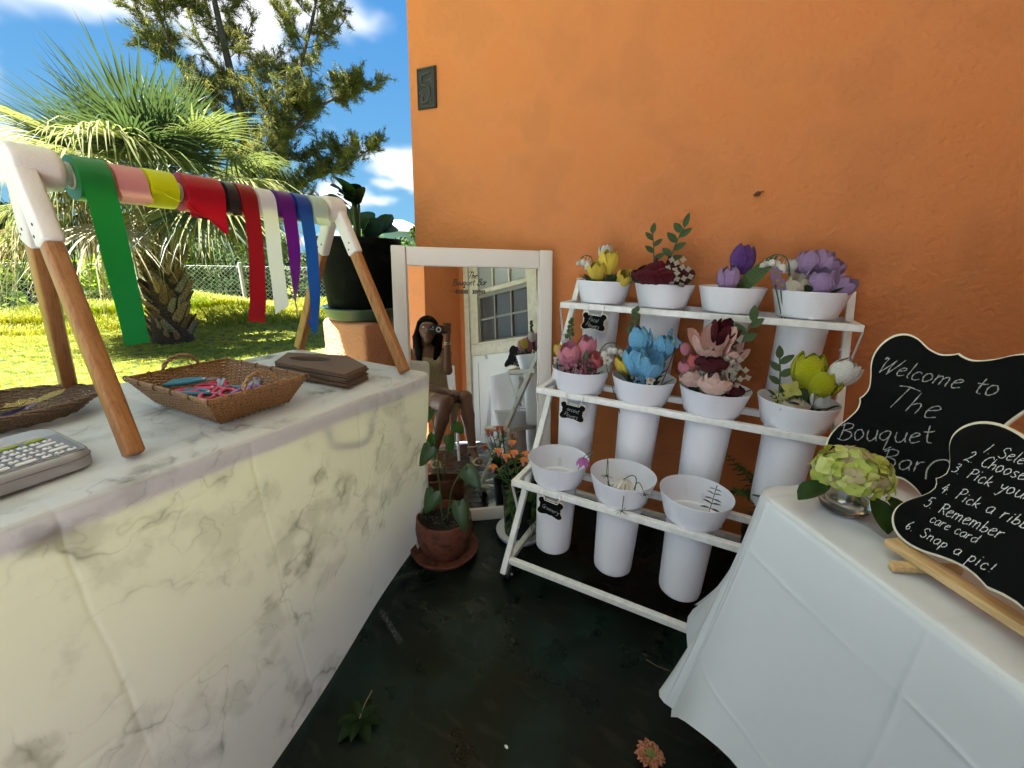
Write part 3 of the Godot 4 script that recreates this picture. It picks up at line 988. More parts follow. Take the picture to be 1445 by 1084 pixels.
func flower_rack() -> void:
	var m := mat("white metal")
	var w := 0.022
	var t := thing("flower_rack", "white metal three-tier bucket rack on castors against the orange wall", "display rack", V(-0.1, 0, -1.3))
	var o := -t.position
	var xl := -0.565
	var xr := 0.365
	var tiers := [[0.982, -1.55, -1.745], [0.683, -1.35, -1.512], [0.386, -1.167, -1.335]]
	for x in [xl, xr]:
		var g := Geo.new()
		g.beam(o + V(x, 0.045, -1.094), o + V(x, 1.075, -1.738), w, w, V(1, 0, 0))
		for q in [V(x, 0.19, -1.185), V(x, 0.50, -1.379), V(x, 0.90, -1.63)]:
			g.lathe([Vector2(0, 0), Vector2(0.006, 0), Vector2(0.005, 0.003), Vector2(0, 0.004)], 8, o + q + V(0.011, 0, 0), Basis(V(0, 0, 1), -PI / 2))
			g.lathe([Vector2(0, 0), Vector2(0.006, 0), Vector2(0.005, 0.003), Vector2(0, 0.004)], 8, o + q - V(0.011, 0, 0), Basis(V(0, 0, 1), PI / 2))
		obj("leg", g, m, t)
		g = Geo.new()
		g.beam(o + V(x, 0.075, -1.12), o + V(x, 0.075, -1.72), w, w)
		obj("base_rail", g, m, t)
		for z in [-1.13, -1.70]:
			g = Geo.new()
			for s in [-0.009, 0.009]:
				g.lathe([Vector2(0, -0.006), Vector2(0.019, -0.006), Vector2(0.022, -0.003), Vector2(0.022, 0.003), Vector2(0.019, 0.006), Vector2(0, 0.006)], 16, o + V(x + s, 0.022, z), Basis(V(0, 0, 1), PI / 2))
			var cs := obj("castor", g, mat("black rubber"), t)
			g = Geo.new()
			g.beam(o + V(x, 0.066, z + 0.008), o + V(x, 0.022, z), 0.034, 0.012, V(0, 0, 1))
			g.ball(o + V(x + 0.017, 0.022, z), V(0.006, 0.006, 0.006))
			obj("fork", g, mat("steel"), cs)
	var g2 := Geo.new()
	g2.beam(o + V(xl, 0.086, -1.127), o + V(xr, 0.086, -1.127), w, w)
	obj("base_rail", g2, m, t)
	g2 = Geo.new()
	g2.beam(o + V(xl, 0.075, -1.71), o + V(xr, 0.075, -1.71), w, w)
	obj("base_rail", g2, m, t)
	for r in tiers:
		for z in [r[1], r[2]]:
			g2 = Geo.new()
			g2.beam(o + V(xl - 0.011, r[0], z), o + V(xr + 0.011, r[0], z), w * 0.95, w)
			obj("shelf_rail", g2, m, t)
		for x in [xl, xr]:
			g2 = Geo.new()
			g2.beam(o + V(x, r[0] + 0.001, r[1] - 0.011), o + V(x, r[0] + 0.001, r[2] + 0.011), w * 0.93, w * 0.95)
			obj("shelf_bracket", g2, m, t)
			g2 = Geo.new()
			var s := -1.0 if x < 0 else 1.0
			g2.beam(o + V(x + s * 0.0125, r[0] - 0.008, r[1]), o + V(x + s * 0.0125, r[0] - 0.135, r[1] - 0.052), 0.003, 0.014, V(0, 0, 1))
			g2.ball(o + V(x + s * 0.015, r[0] - 0.132, r[1] - 0.051), V(0.004, 0.005, 0.005))
			obj("brace", g2, m, t)
	# buckets
	var places := ["with yellow tulips, left end of the top tier", "with a dark red rose and leaf sprigs on the top tier", "with two purple tulips on the top tier", "crowded with lilac tulips, right end of the top tier",
		"with pink tulips, left end of the middle tier", "with sky blue tulips on the middle tier", "with a large peach lily and pink roses on the middle tier", "with lime and white tulips, right end of the middle tier",
		"holding one pink cosmos, left end of the bottom tier", "with drooping wilted stems on the bottom tier", "with a small dark red sprig on the bottom tier"]
	var xs := [-0.437, -0.21, 0.014, 0.241]
	var cup := Geo.new()
	cup.lathe([Vector2(0, -0.365), Vector2(0.059, -0.365), Vector2(0.064, -0.360), Vector2(0.0655, -0.345), Vector2(0.0728, -0.0885), Vector2(0.0735, -0.0855), Vector2(0.0822, -0.085), Vector2(0.0842, -0.0815), Vector2(0.1066, -0.002), Vector2(0.1068, 0), Vector2(0.1050, 0.0005), Vector2(0.1040, -0.003), Vector2(0.083, -0.079), Vector2(0.0795, -0.082), Vector2(0.0715, -0.083), Vector2(0.0708, -0.10), Vector2(0.063, -0.345), Vector2(0, -0.35)], 56)
	var ribs := Geo.new()
	ribs.box(Vector3.ZERO, V(0.003, 0.045, 0.012), Basis.IDENTITY, 0.001)
	var cm := cup.mesh()
	var rm := ribs.mesh()
	for k in 11:
		var tier := k / 4
		var at := V(xs[k % 4], [1.079, 0.772, 0.481][tier], (tiers[tier][1] + tiers[tier][2]) / 2)
		var b := thing("flower_bucket", "white plastic flower bucket " + places[k], "flower bucket", at, "white buckets hung in the rack")
		b.rotation.y = k * 1.3
		obj("bucket_wall", cm, mat("white plastic"), b)
		for j in 4:
			var ri := obj("inner_rib", rm, mat("white plastic"), b)
			var ra := j * PI / 2 + 0.7
			ri.position = V(cos(ra) * 0.085, -0.062, sin(ra) * 0.085)
			ri.basis = Basis(UP, -ra)
	# three little chalk tags on cords
	rng.seed = 21
	var tags := [["Focal", "Flowers", V(-0.432, 0.930, -1.532), 0.982, "small scalloped chalk tag reading Focal Flowers under the top tier"], ["accent", "Flowers", V(-0.426, 0.630, -1.332), 0.683, "small scalloped chalk tag reading accent Flowers under the middle tier"], ["", "Greenery", V(-0.420, 0.339, -1.149), 0.386, "small scalloped chalk tag reading Greenery under the bottom tier"]]
	for d in tags:
		var tg := thing("chalk_tag", d[4], "tag", d[2], "chalk tags hung on the rack")
		tg.rotation = V(-0.06, rnd(-0.05, 0.05), -0.06)
		g2 = Geo.new()
		g2.prism(plaque(0.0485, 0.034), -0.002, 0.0, Vector3.ZERO, V(1, 0, 0), UP)
		obj("edge", g2, mat("cream edge"), tg)
		g2 = Geo.new()
		g2.prism(plaque(0.0455, 0.031), 0.0002, 0.0012, Vector3.ZERO, V(1, 0, 0), UP)
		obj("board", g2, mat("chalkboard"), tg)
		g2 = Geo.new()
		write(g2, d[0], V(-0.022, 0.002, 0.0014), V(0.99, -0.1, 0), V(0.1, 0.99, 0), 0.0085, 0.0009)
		write(g2, d[1], V(-0.030, -0.019 + (0.012 if d[0] == "" else 0.0), 0.0014), V(0.99, -0.1, 0), V(0.1, 0.99, 0), 0.0085, 0.0009)
		obj("chalk_lettering", g2, mat("chalk"), tg)
		g2 = Geo.new()
		var top: float = d[3] + 0.012 - d[2].y
		for s in [-1, 1]:
			g2.tube(curve([V(s * 0.024, 0.026, 0.002), V(s * 0.028, 0.04, 0.004), V(s * 0.031, top - 0.01, 0.005), V(s * 0.031, top, -0.012), V(s * 0.030, top - 0.012, -0.034)], 4), 0.0019, 6)
		g2.tube([V(-0.024, 0.024, 0.003), V(0.024, 0.024, 0.003)], 0.0013, 5)
		obj("cord", g2, mat("cotton cord"), tg)


func plaque(hw: float, hh: float) -> PackedVector2Array:
	# a scalloped sign: four round lobes and a small cusp in the middle of each side
	var q := [Vector2(0, 0.865), Vector2(0.07, 0.835), Vector2(0.20, 0.815), Vector2(0.38, 0.87), Vector2(0.55, 0.965), Vector2(0.72, 1.0), Vector2(0.87, 0.95), Vector2(0.97, 0.82), Vector2(1.0, 0.66), Vector2(0.965, 0.5), Vector2(0.88, 0.33), Vector2(0.82, 0.17), Vector2(0.835, 0.06), Vector2(0.87, 0)]
	var one := curve(q, 3)
	var out := PackedVector2Array()
	for quarter in 4:
		var n := one.size()
		for k in n - 1:
			var e: Vector2 = one[k] if quarter % 2 == 0 else one[n - 1 - k]
			out.append(Vector2(e.x * (1 if quarter < 2 else -1) * hw, e.y * (1 if quarter == 0 or quarter == 3 else -1) * hh))
	return out


func mirror_and_floor_plants() -> void:
	rng.seed = 31
	var t := thing("standing_mirror", "tall white framed mirror leaning in the corner by the orange wall", "mirror", V(-0.752, 0, -1.45))
	t.basis = Basis(V(0.78472, 0, -0.61985), V(-0.09964, 0.98700, -0.12614), V(0.61179, 0.16074, 0.77452)).orthonormalized()
	var lac := mat("white lacquer")
	for r in [[-0.4275, 0.6015, 0.057, 1.203], [0.1885, 0.6015, 0.057, 1.203], [-0.1195, 1.164, 0.558, 0.075], [-0.1195, 0.030, 0.558, 0.058]]:
		var g := Geo.new()
		g.box(V(r[0], r[1], -0.002 if r[2] < 0.1 else -0.005), V(r[2], r[3], 0.036 if r[2] < 0.1 else 0.028), Basis.IDENTITY, 0.004)
		if r[2] < 0.1:
			g.box(V(r[0] + (0.031 if r[0] < 0 else -0.031), 0.6, -0.004), V(0.006, 1.07, 0.02), Basis.IDENTITY, 0.002)
		obj("frame_stile" if r[2] < 0.1 else "frame_rail", g, lac, t)
	var g3 := Geo.new()
	g3.box(V(-0.1195, 0.592, -0.0125), V(0.57, 1.09, 0.025))
	obj("glass", g3, mat("mirror silver"), t)
	g3 = Geo.new()
	write(g3, "The", V(-0.150, 1.081, 0.0004), V(1, 0, 0), UP, 0.0138, 0.0023, 0.35, 0.6, 0.03)
	write(g3, "Bouquet Bar", V(-0.216, 1.051, 0.0004), V(1, 0.02, 0), UP, 0.0138, 0.0023, 0.35, 0.6, 0.03)
	for s in [-1, 1]:
		var c := V(-0.139 + s * 0.010, 1.024, 0.0004)
		g3.tube(curve([c, c + V(s * 0.03, 0.002, 0), c + V(s * 0.055, 0.0, 0), c + V(s * 0.076, 0.006, 0)], 5), 0.001, 5)
		for k in 6:
			var b := c + V(s * (0.008 + 0.009 * k), 0.001, 0)
			for e in [-1, 1]:
				g3.leaf(b, V(-s * 0.8, e * 0.75, 0), V(0, 0, 1), 0.013, 0.006, 0.05, 0.0, 3)
	obj("lettering", g3, mat("black vinyl"), t)
	# terracotta pot
	var at := V(-0.858, 0, -1.135)
	g3 = Geo.new()
	g3.lathe([Vector2(0, 0), Vector2(0.105, 0), Vector2(0.125, 0.006), Vector2(0.136, 0.026), Vector2(0.132, 0.029), Vector2(0.128, 0.026), Vector2(0.112, 0.012), Vector2(0, 0.010)], 44)
	solo("terracotta_saucer", g3, mat("terracotta"), "terracotta saucer on the floor under the heart-leaved plant", "saucer", "", at)
	var pt := thing("terracotta_pot", "round terracotta pot with a heart-leaved plant beside the mirror", "potted plant", at + V(0, 0.012, 0))
	g3 = Geo.new()
	g3.lathe([Vector2(0, 0), Vector2(0.078, 0), Vector2(0.086, 0.006), Vector2(0.108, 0.06), Vector2(0.113, 0.105), Vector2(0.108, 0.15), Vector2(0.108, 0.158), Vector2(0.104, 0.162), Vector2(0.099, 0.158), Vector2(0.101, 0.12)], 44)
	obj("pot", g3, mat("terracotta"), pt)
	g3 = Geo.new()
	g3.lathe([Vector2(0.104, 0.118), Vector2(0.06, 0.124), Vector2(0, 0.128)], 24)
	obj("soil", g3, mat("soil"), pt)
	g3 = Geo.new()
	for k in 60:
		var a := rnd(0, TAU)
		var r := 0.095 * sqrt(rng.randf())
		g3.ball(V(cos(a) * r, 0.128, sin(a) * r), Vector3.ONE * rnd(0.0012, 0.003), Basis.IDENTITY, 4)
	var pl := obj("perlite", g3, mat("perlite", lin(0.35, 0.33, 0.29), 0.9), pt)
	pl.set_meta("kind", "stuff")
	var lv := [[V(0.065, 0.355, 0.145), V(-0.25, -0.85, 0.3), 0.09, 0.066], [V(0.165, 0.335, 0.135), V(0.30, -0.9, 0.2), 0.098, 0.064], [V(0.125, 0.41, 0.035), V(0.75, -0.45, 0.2), 0.085, 0.066], [V(0.01, 0.49, 0.09), V(-0.35, -0.75, 0.25), 0.085, 0.06]]
	for e in lv:
		var lf := obj("leaf", null, mat("heart leaf", lin(0.011, 0.036, 0.009), 0.42, {"back": lin(0.06, 0.15, 0.03)}), pt)
		g3 = Geo.new()
		heart(g3, e[0], e[1], V(0.25, 0.45, 0.85), e[2], e[3])
		lf.mesh = g3.mesh()
		g3 = Geo.new()
		var q: Vector3 = e[0]
		g3.tube(curve([V(q.x * 0.12, 0.12, q.z * 0.12), V(q.x * 0.4, q.y * 0.72, q.z * 0.4), q + V(0, 0.015, 0), q], 5), 0.0026, 6)
		obj("leaf_stalk", g3, mat("stem green"), lf)
	# snapdragons in a black pot
	at = V(-0.64, 0, -1.385)
	g3 = Geo.new()
	g3.lathe([Vector2(0, 0), Vector2(0.078, 0), Vector2(0.098, 0.008), Vector2(0.104, 0.026), Vector2(0.1, 0.028), Vector2(0.092, 0.014), Vector2(0, 0.010)], 36)
	solo("white_saucer", g3, mat("white plastic"), "white plastic saucer under the snapdragons on the floor", "saucer", "", at)
	var sp := thing("snapdragon_pot", "tall black pot of orange snapdragons between mirror and rack", "potted plant", at + V(0, 0.011, 0))
	g3 = Geo.new()
	g3.lathe([Vector2(0, 0), Vector2(0.062, 0), Vector2(0.066, 0.005), Vector2(0.078, 0.2), Vector2(0.083, 0.201), Vector2(0.085, 0.23), Vector2(0.082, 0.232), Vector2(0.075, 0.2)], 32)
	obj("pot", g3, mat("black pot"), sp)
	g3 = Geo.new()
	g3.lathe([Vector2(0.078, 0.205), Vector2(0, 0.215)], 20)
	obj("soil", g3, mat("soil"), sp)
	var fol := Geo.new()
	var heads := [V(-0.085, 0.385, 0.05), V(-0.045, 0.375, 0.06), V(-0.015, 0.395, 0.05), V(0.03, 0.375, 0.055), V(-0.105, 0.31, 0.06), V(0.0, 0.36, -0.03), V(-0.06, 0.40, -0.02), V(0.05, 0.33, 0.0)]
	for h in heads:
		fol.tube(curve([V(h.x * 0.3, 0.2, h.z * 0.3), V(h.x * 0.6, 0.28, h.z * 0.7), h], 4), 0.0022, 5)
		for k in 16:
			var s := rnd(0.0, 0.95)
			var q := V(h.x * (0.3 + 0.7 * s), lerpf(0.2, h.y, s), h.z * (0.3 + 0.7 * s))
			var a := rnd(0, TAU)
			fol.leaf(q, V(cos(a), rnd(0.0, 0.8), sin(a)), UP, rnd(0.03, 0.055), rnd(0.007, 0.012), rnd(0.1, 0.7), 0.2, 3)
	for k in 14:   # stems that flop over the front of the pot
		var a := rnd(-0.5, 2.2)
		var q0 := V(cos(a) * 0.07, 0.22, sin(a) * 0.07)
		var end := q0 * V(1.45, 0, 1.45) + V(0, rnd(0.06, 0.2), 0)
		var line := curve([q0, q0 * V(1.25, 0, 1.25) + V(0, 0.25, 0), end], 4)
		fol.tube(line, 0.0016, 5)
		for p in line:
			fol.leaf(p, V(cos(a) + rnd(-1, 1), rnd(-0.6, 0.3), sin(a) + rnd(-1, 1)), UP, rnd(0.03, 0.05), rnd(0.006, 0.01), 0.5, 0.2, 3)
	obj("foliage", fol, mat("snap leaf", lin(0.045, 0.085, 0.02), 0.5, {"back": lin(0.15, 0.28, 0.05)}), sp)
	for h in heads:
		var b := obj("blossom", null, mat("orange petal", lin(0.80, 0.26, 0.045), 0.55, {"back": lin(0.5, 0.2, 0.05)}), sp)
		g3 = Geo.new()
		for k in 5:
			var a: float = TAU * k / 5 + h.x * 50
			g3.leaf(h + V(0, 0.004, 0), V(cos(a), 0.5, sin(a)), V(-cos(a), 1, -sin(a)), rnd(0.02, 0.026), 0.02, 1.1, 0.3, 4, 0.7)
		b.mesh = g3.mesh()
		g3 = Geo.new()
		g3.tube([h - V(0, 0.022, 0), h - V(0, 0.008, 0), h + V(0, 0.006, 0)], [0.004, 0.008, 0.009], 8)
		obj("throat", g3, mat("pink throat", lin(0.72, 0.22, 0.20), 0.6), b)
	# leafy plant behind the mirror, at the foot of the wall's end
	var bp := thing("leafy_shrub", "dark leafy plant that peeps over the mirror's top left corner", "plant", V(-1.40, 0, -1.68))
	g3 = Geo.new()
	for k in 9:
		g3.tube(curve([V(rnd(-0.04, 0.04), 0, rnd(-0.04, 0.04)), V(rnd(-0.06, 0.08), 0.6, rnd(-0.05, 0.05)), V(0.01 + 0.022 * (k - 4), 1.14 + rnd(-0.1, 0.05), rnd(-0.03, 0.04))], 4), 0.006, 5)
	obj("stem", g3, mat("stem green"), bp)
	for k in 14:
		var a := k * 2.4
		g3 = Geo.new()
		g3.leaf(V(0.04 * cos(a * 1.7) + 0.02, 1.0 + 0.012 * k, 0.03 * sin(a)), V(cos(a) * 1.3, rnd(0.2, 0.9), sin(a) * 0.5), UP, rnd(0.07, 0.11), rnd(0.035, 0.05), 0.5, 0.3, 5, 0.9)
		obj("leaf", g3, mat("dark leaf"), bp)
	# fern behind the rack's right end
	var fp := thing("fern_pot", "fern in a dark pot on the floor behind the right end of the rack", "potted plant", V(0.27, 0, -1.47))
	g3 = Geo.new()
	g3.lathe([Vector2(0, 0), Vector2(0.07, 0), Vector2(0.092, 0.26), Vector2(0.096, 0.262), Vector2(0.096, 0.30), Vector2(0.09, 0.30), Vector2(0.086, 0.26), Vector2(0, 0.26)], 28)
	obj("pot", g3, mat("black pot"), fp)
	for k in 16:
		var a := TAU * k / 16.0 + rnd(-0.15, 0.15)
		var len := rnd(0.14, 0.24)
		g3 = Geo.new()
		var line := curve([V(0, 0.26, 0), V(cos(a) * len * 0.35, 0.38 + rnd(0, 0.07), sin(a) * len * 0.35), V(cos(a) * len, 0.40 + rnd(-0.06, 0.10), sin(a) * len)], 8)
		g3.tube(line, 0.0014, 4)
		for j in range(3, line.size()):
			var d: Vector3 = (line[j] - line[j - 1]).normalized()
			var sd := d.cross(UP).normalized()
			var l := 0.05 * sin(PI * float(j) / line.size() * 0.9 + 0.2)
			for s in [-1, 1]:
				g3.leaf(line[j], sd * s + d * 0.35, UP, l, 0.011, 0.4, 0.1, 2)
		obj("frond", g3, mat("mid leaf"), fp)


func heart(g: Geo, at: Vector3, dir: Vector3, nor: Vector3, length: float, width: float) -> void:
	dir = dir.normalized()
	var side := dir.cross(nor).normalized()
	nor = side.cross(dir).normalized()
	var base := g.v.size()
	var rows := 9
	for r in rows + 1:
		var s := float(r) / rows
		var w := width * 0.5 * pow(maxf(0.0, 1.0 - s), 0.62) * (1.18 - 0.18 * exp(-s * 6.0)) if s > 0.0 else width * 0.36
		for k in 7:
			var x := (k / 3.0 - 1.0)
			var notch := -0.20 * length * (1.0 - s) * (1.0 - s) * smoothstep(0.0, 0.5, absf(x)) * (1.0 if absf(x) < 0.9 else 0.6)
			var y := s * length + notch
			g.p(at + dir * y + side * (w * x) - nor * (absf(x) * absf(x) * w * 0.25 + s * s * length * 0.18) + nor * (0.003 * cos(x * 9.0)), Vector2(x * 0.5 + 0.5, s))
	for r in rows:
		for k in 6:
			var a := base + r * 7 + k
			g.quad(a, a + 1, a + 8, a + 7)


func ribbon_stand() -> void:
	rng.seed = 41
	var t := thing("ribbon_stand", "wooden A-frame ribbon stand with white brackets on the marble-print tablecloth", "ribbon stand", V(-1.285, 0.748, -0.735))
	var o := -t.position
	var wood := mat("oiled wood")
	var white := mat("bracket white", lin(0.72, 0.69, 0.66), 0.55, {"bump": noise_tex(256, 0.05, 3, [], [], FastNoiseLite.TYPE_SIMPLEX_SMOOTH, 62), "bs": 0.06, "ts": 8.0})
	var rod_y := 1.293
	var ends := [[-0.352, V(-1.000, 0.75, -0.318), V(-1.562, 0.75, -0.398)], [-1.108, V(-0.972, 0.75, -1.080), V(-1.618, 0.75, -1.135)]]
	for e in ends:
		var apex := V(-1.285, 1.325, e[0])
		for f in [1, 2]:
			var foot: Vector3 = e[f]
			var d := (apex - foot).normalized()
			var g := Geo.new()
			var b := foot.lerp(apex, 0.70)
			g.beam(foot + d * 0.004, b, 0.038, 0.030, V(0, 0, 1), 0.005)
			obj("leg", g, wood, t)
			g = Geo.new()
			g.beam(b - d * 0.003, foot.lerp(apex, 0.955), 0.046, 0.036, V(0, 0, 1), 0.006)
			var br := obj("bracket_arm", g, white, t)
			g = Geo.new()
			var sx := 1.0 if f == 1 else -1.0
			var side := d.cross(V(0, 0, 1)).normalized()
			for k in [0.727, 0.755]:
				for zz in [-1, 1]:
					g.ball(foot.lerp(apex, k) + side * (0.007 * (1 if k > 0.74 else -1)) + V(0, 0, zz * 0.0182), V(0.0035, 0.0035, 0.0015), Basis.IDENTITY, 8)
			obj("screw", g, mat("dark screw", lin(0.03, 0.03, 0.03), 0.4), br)
		var g2 := Geo.new()
		var inward: float = signf(-0.73 - e[0])
		var z0: float = e[0] - inward * 0.020
		var turn := Basis(V(1, 0, 0), PI / 2 * inward)
		g2.lathe([Vector2(0, 0), Vector2(0.037, 0), Vector2(0.041, 0.004), Vector2(0.042, 0.012), Vector2(0.042, 0.062), Vector2(0.038, 0.074), Vector2(0.028, 0.080), Vector2(0.0205, 0.082), Vector2(0.0205, 0.105), Vector2(0, 0.105)], 28, V(-1.285, rod_y + 0.006, z0), turn)
		obj("bracket_hub", g2, white, t)
	var g3 := Geo.new()
	g3.tube([V(-1.285, rod_y, -0.36), V(-1.285, rod_y, -1.10)], 0.0165, 18)
	obj("rod", g3, white, t)
	for ch in t.get_children():
		ch.position += o
	# rolls of ribbon, in order from the near end
	var rolls := [
		["green", lin(0.0, 0.16, 0.03), -0.452, 0.056, 0.045, "wide emerald green ribbon roll with a long tail, nearest the camera", [[0, 0], [0.0, -0.36]], 0.0],
		["pink", lin(0.70, 0.36, 0.35), -0.516, 0.058, 0.041, "pale pink ribbon roll between the emerald and yellow-green rolls", [[0, 0], [0, -0.038]], 0.0],
		["lime", lin(0.60, 0.62, 0.0), -0.578, 0.056, 0.043, "yellow-green ribbon roll beside the pale pink roll", [[0, 0], [0.004, -0.028]], 0.5],
		["crimson", lin(0.36, 0.0, 0.014), -0.668, 0.088, 0.046, "wide crimson ribbon roll with a short slanting tail", [[0, 0], [0.012, -0.10]], 0.9],
		["black", lin(0.006, 0.006, 0.008), -0.737, 0.026, 0.043, "narrow black ribbon roll between two red rolls", [[0, 0], [0, -0.045]], 0.0],
		["burgundy", lin(0.22, 0.002, 0.008), -0.778, 0.046, 0.044, "burgundy ribbon roll with a long square-ended tail", [[0, 0], [0.004, -0.13], [0.022, -0.26], [0.034, -0.345]], 0.15],
		["white", lin(0.80, 0.79, 0.82), -0.836, 0.048, 0.040, "satin white ribbon roll with a long tail cut aslant", [[0, 0], [0.004, -0.17], [0.010, -0.325]], -0.45],
		["purple", lin(0.085, 0.0, 0.16), -0.896, 0.047, 0.042, "deep purple ribbon roll whose tail twists to a point", [[0, 0], [0.0, -0.13], [0.012, -0.25], [0.020, -0.35]], 1.0],
		["blue", lin(0.0, 0.062, 0.33), -0.956, 0.048, 0.042, "royal blue ribbon roll with a long pointed tail", [[0, 0], [-0.004, -0.15], [0.010, -0.31], [0.032, -0.415]], 1.3],
		["mint", lin(0.56, 0.66, 0.60), -1.016, 0.052, 0.044, "pale mint ribbon roll at the far end of the rod", [[0, 0], [0, -0.05]], 0.0],
	]
	for r in rolls:
		var w: float = r[3]
		var rad: float = r[4]
		var at := V(-1.285, rod_y - 0.004, r[2])
		var tt := thing("ribbon_roll", r[5], "ribbon", at, "ribbon rolls on the rod")
		var m := mat("satin " + r[0], r[1], 0.33, {"back": Color(minf(1.0, r[1].r * 1.1), minf(1.0, r[1].g * 1.1), minf(1.0, r[1].b * 1.1)), "sheen": 0.35, "bump": mats["white plastic"].heightmap_texture, "bs": 0.01, "ts": V(1, 1, 1) * 3.0})
		var g := Geo.new()
		g.lathe([Vector2(0.0175, -w * 0.5 - 0.002), Vector2(0.0225, -w * 0.5 - 0.002), Vector2(0.0225, w * 0.5 + 0.002), Vector2(0.0175, w * 0.5 + 0.002), Vector2(0.0175, -w * 0.5 - 0.002)], 24, Vector3.ZERO, Basis(V(1, 0, 0), PI / 2))
		obj("spool", g, mat("spool card", lin(0.75, 0.75, 0.74), 0.7), tt)
		g = Geo.new()
		g.lathe([Vector2(0.0228, -w * 0.5), Vector2(rad - 0.001, -w * 0.5), Vector2(rad, -w * 0.5 + 0.001), Vector2(rad, w * 0.5 - 0.001), Vector2(rad - 0.001, w * 0.5), Vector2(0.0228, w * 0.5)], 40, Vector3.ZERO, Basis(V(1, 0, 0), PI / 2))
		obj("wound_ribbon", g, m, tt)
		# the loose end comes over the top of the roll and falls on the near side
		g = Geo.new()
		var line := []
		for k in 9:
			var a := deg_to_rad(70.0 - 70.0 * k / 8.0)
			line.append(V(cos(a) * (rad + 0.0015), sin(a) * (rad + 0.0015), 0))
		var tail: Array = r[6]
		var pts := []
		for q in tail:
			pts.append(V(rad + 0.0015 + absf(q[1]) * 0.015, q[1], q[0]))
		var drop := curve(pts, 8)
		for k in range(1, drop.size()):
			line.append(drop[k])
		var n := line.size()
		var cut: float = r[7]
		var left := PackedVector3Array()
		var right := PackedVector3Array()
		var centre := PackedVector3Array()
		for k in n:
			var s := float(k) / (n - 1)
			var fall := smoothstep(0.35, 1.0, s)
			var tw := 0.0
			var ww := w * 0.985
			if r[0] == "purple":
				tw = 1.15 * fall * fall
				ww *= 1.0 - 0.35 * fall
			elif r[0] == "blue":
				tw = 0.5 * fall * fall
			elif r[0] == "green":
				tw = 0.25 * fall * fall
			elif r[0] == "burgundy":
				tw = -0.2 * fall
			var sd := V(sin(tw), 0, cos(tw)) * ww * 0.5
			var wave := V((0.004 * sin(s * 11.0 + r[2] * 40.0) + 0.002 * sin(s * 27.0 + r[2] * 90.0)) * fall, 0, 0)
			var end: float = clampf((s - 0.8) / 0.2, 0.0, 1.0) if tail.size() > 2 or absf(cut) > 0.3 else 0.0
			left.append(line[k] + sd + wave + UP * (maxf(0.0, cut) * w * end))
			right.append(line[k] - sd + wave + UP * (maxf(0.0, -cut) * w * end))
		for k in n:
			var cup := 0.0035 * smoothstep(0.4, 1.0, float(k) / (n - 1)) * sin(k * 0.7 + r[2] * 30.0)
			centre.append((left[k] + right[k]) * 0.5 + V(cup, 0, 0))
		g.rows([left, centre, right])
		obj("tail", g, m, tt)


func things_on_marble_table() -> void:
	rng.seed = 51
	var ty := 0.750
	wicker_basket(V(-1.175, ty, -0.582))
	snips(ty)
	kraft_stack(ty)
	oval_tray(V(-1.475, ty, -0.235))
	label_maker(V(-1.105, ty, -0.142))
	var g := Geo.new()
	g.prism(PackedVector2Array([Vector2(-0.10, 0), Vector2(0.10, 0), Vector2(0.105, 0.15), Vector2(-0.095, 0.15)]), 0, 0.004, Vector3.ZERO, V(0, 0.1, 1).normalized(), V(-0.3, 0.95, -0.1).normalized(), 0.001)
	solo("clear_card_holder", g, mat("frosted acrylic", lin(0.62, 0.72, 0.55), 0.3, {"alpha": 0.55}), "frosted plastic card holder standing behind the oval tray", "card holder", "", V(-1.62, ty, -0.185))


func weave(g: Geo, lower: Array, upper: Array, closed: bool, cols_per: float, rws: int, r: float) -> void:
	# strands woven in and out between a lower and an upper line
	var n := lower.size()
	for k in rws:
		var f := (k + 0.5) / rws
		var line := []
		for i in n:
			var a: Vector3 = lower[i].lerp(upper[i], f)
			var b: Vector3 = lower[(i + 1) % n].lerp(upper[(i + 1) % n], f)
			var nor := (b - a).cross(UP).normalized()
			line.append(a + nor * (r * 0.8 * (1 if (i + k) % 2 == 0 else -1)))
		if closed:
			line.append(line[0])
		g.tube(line, r, 5, false)


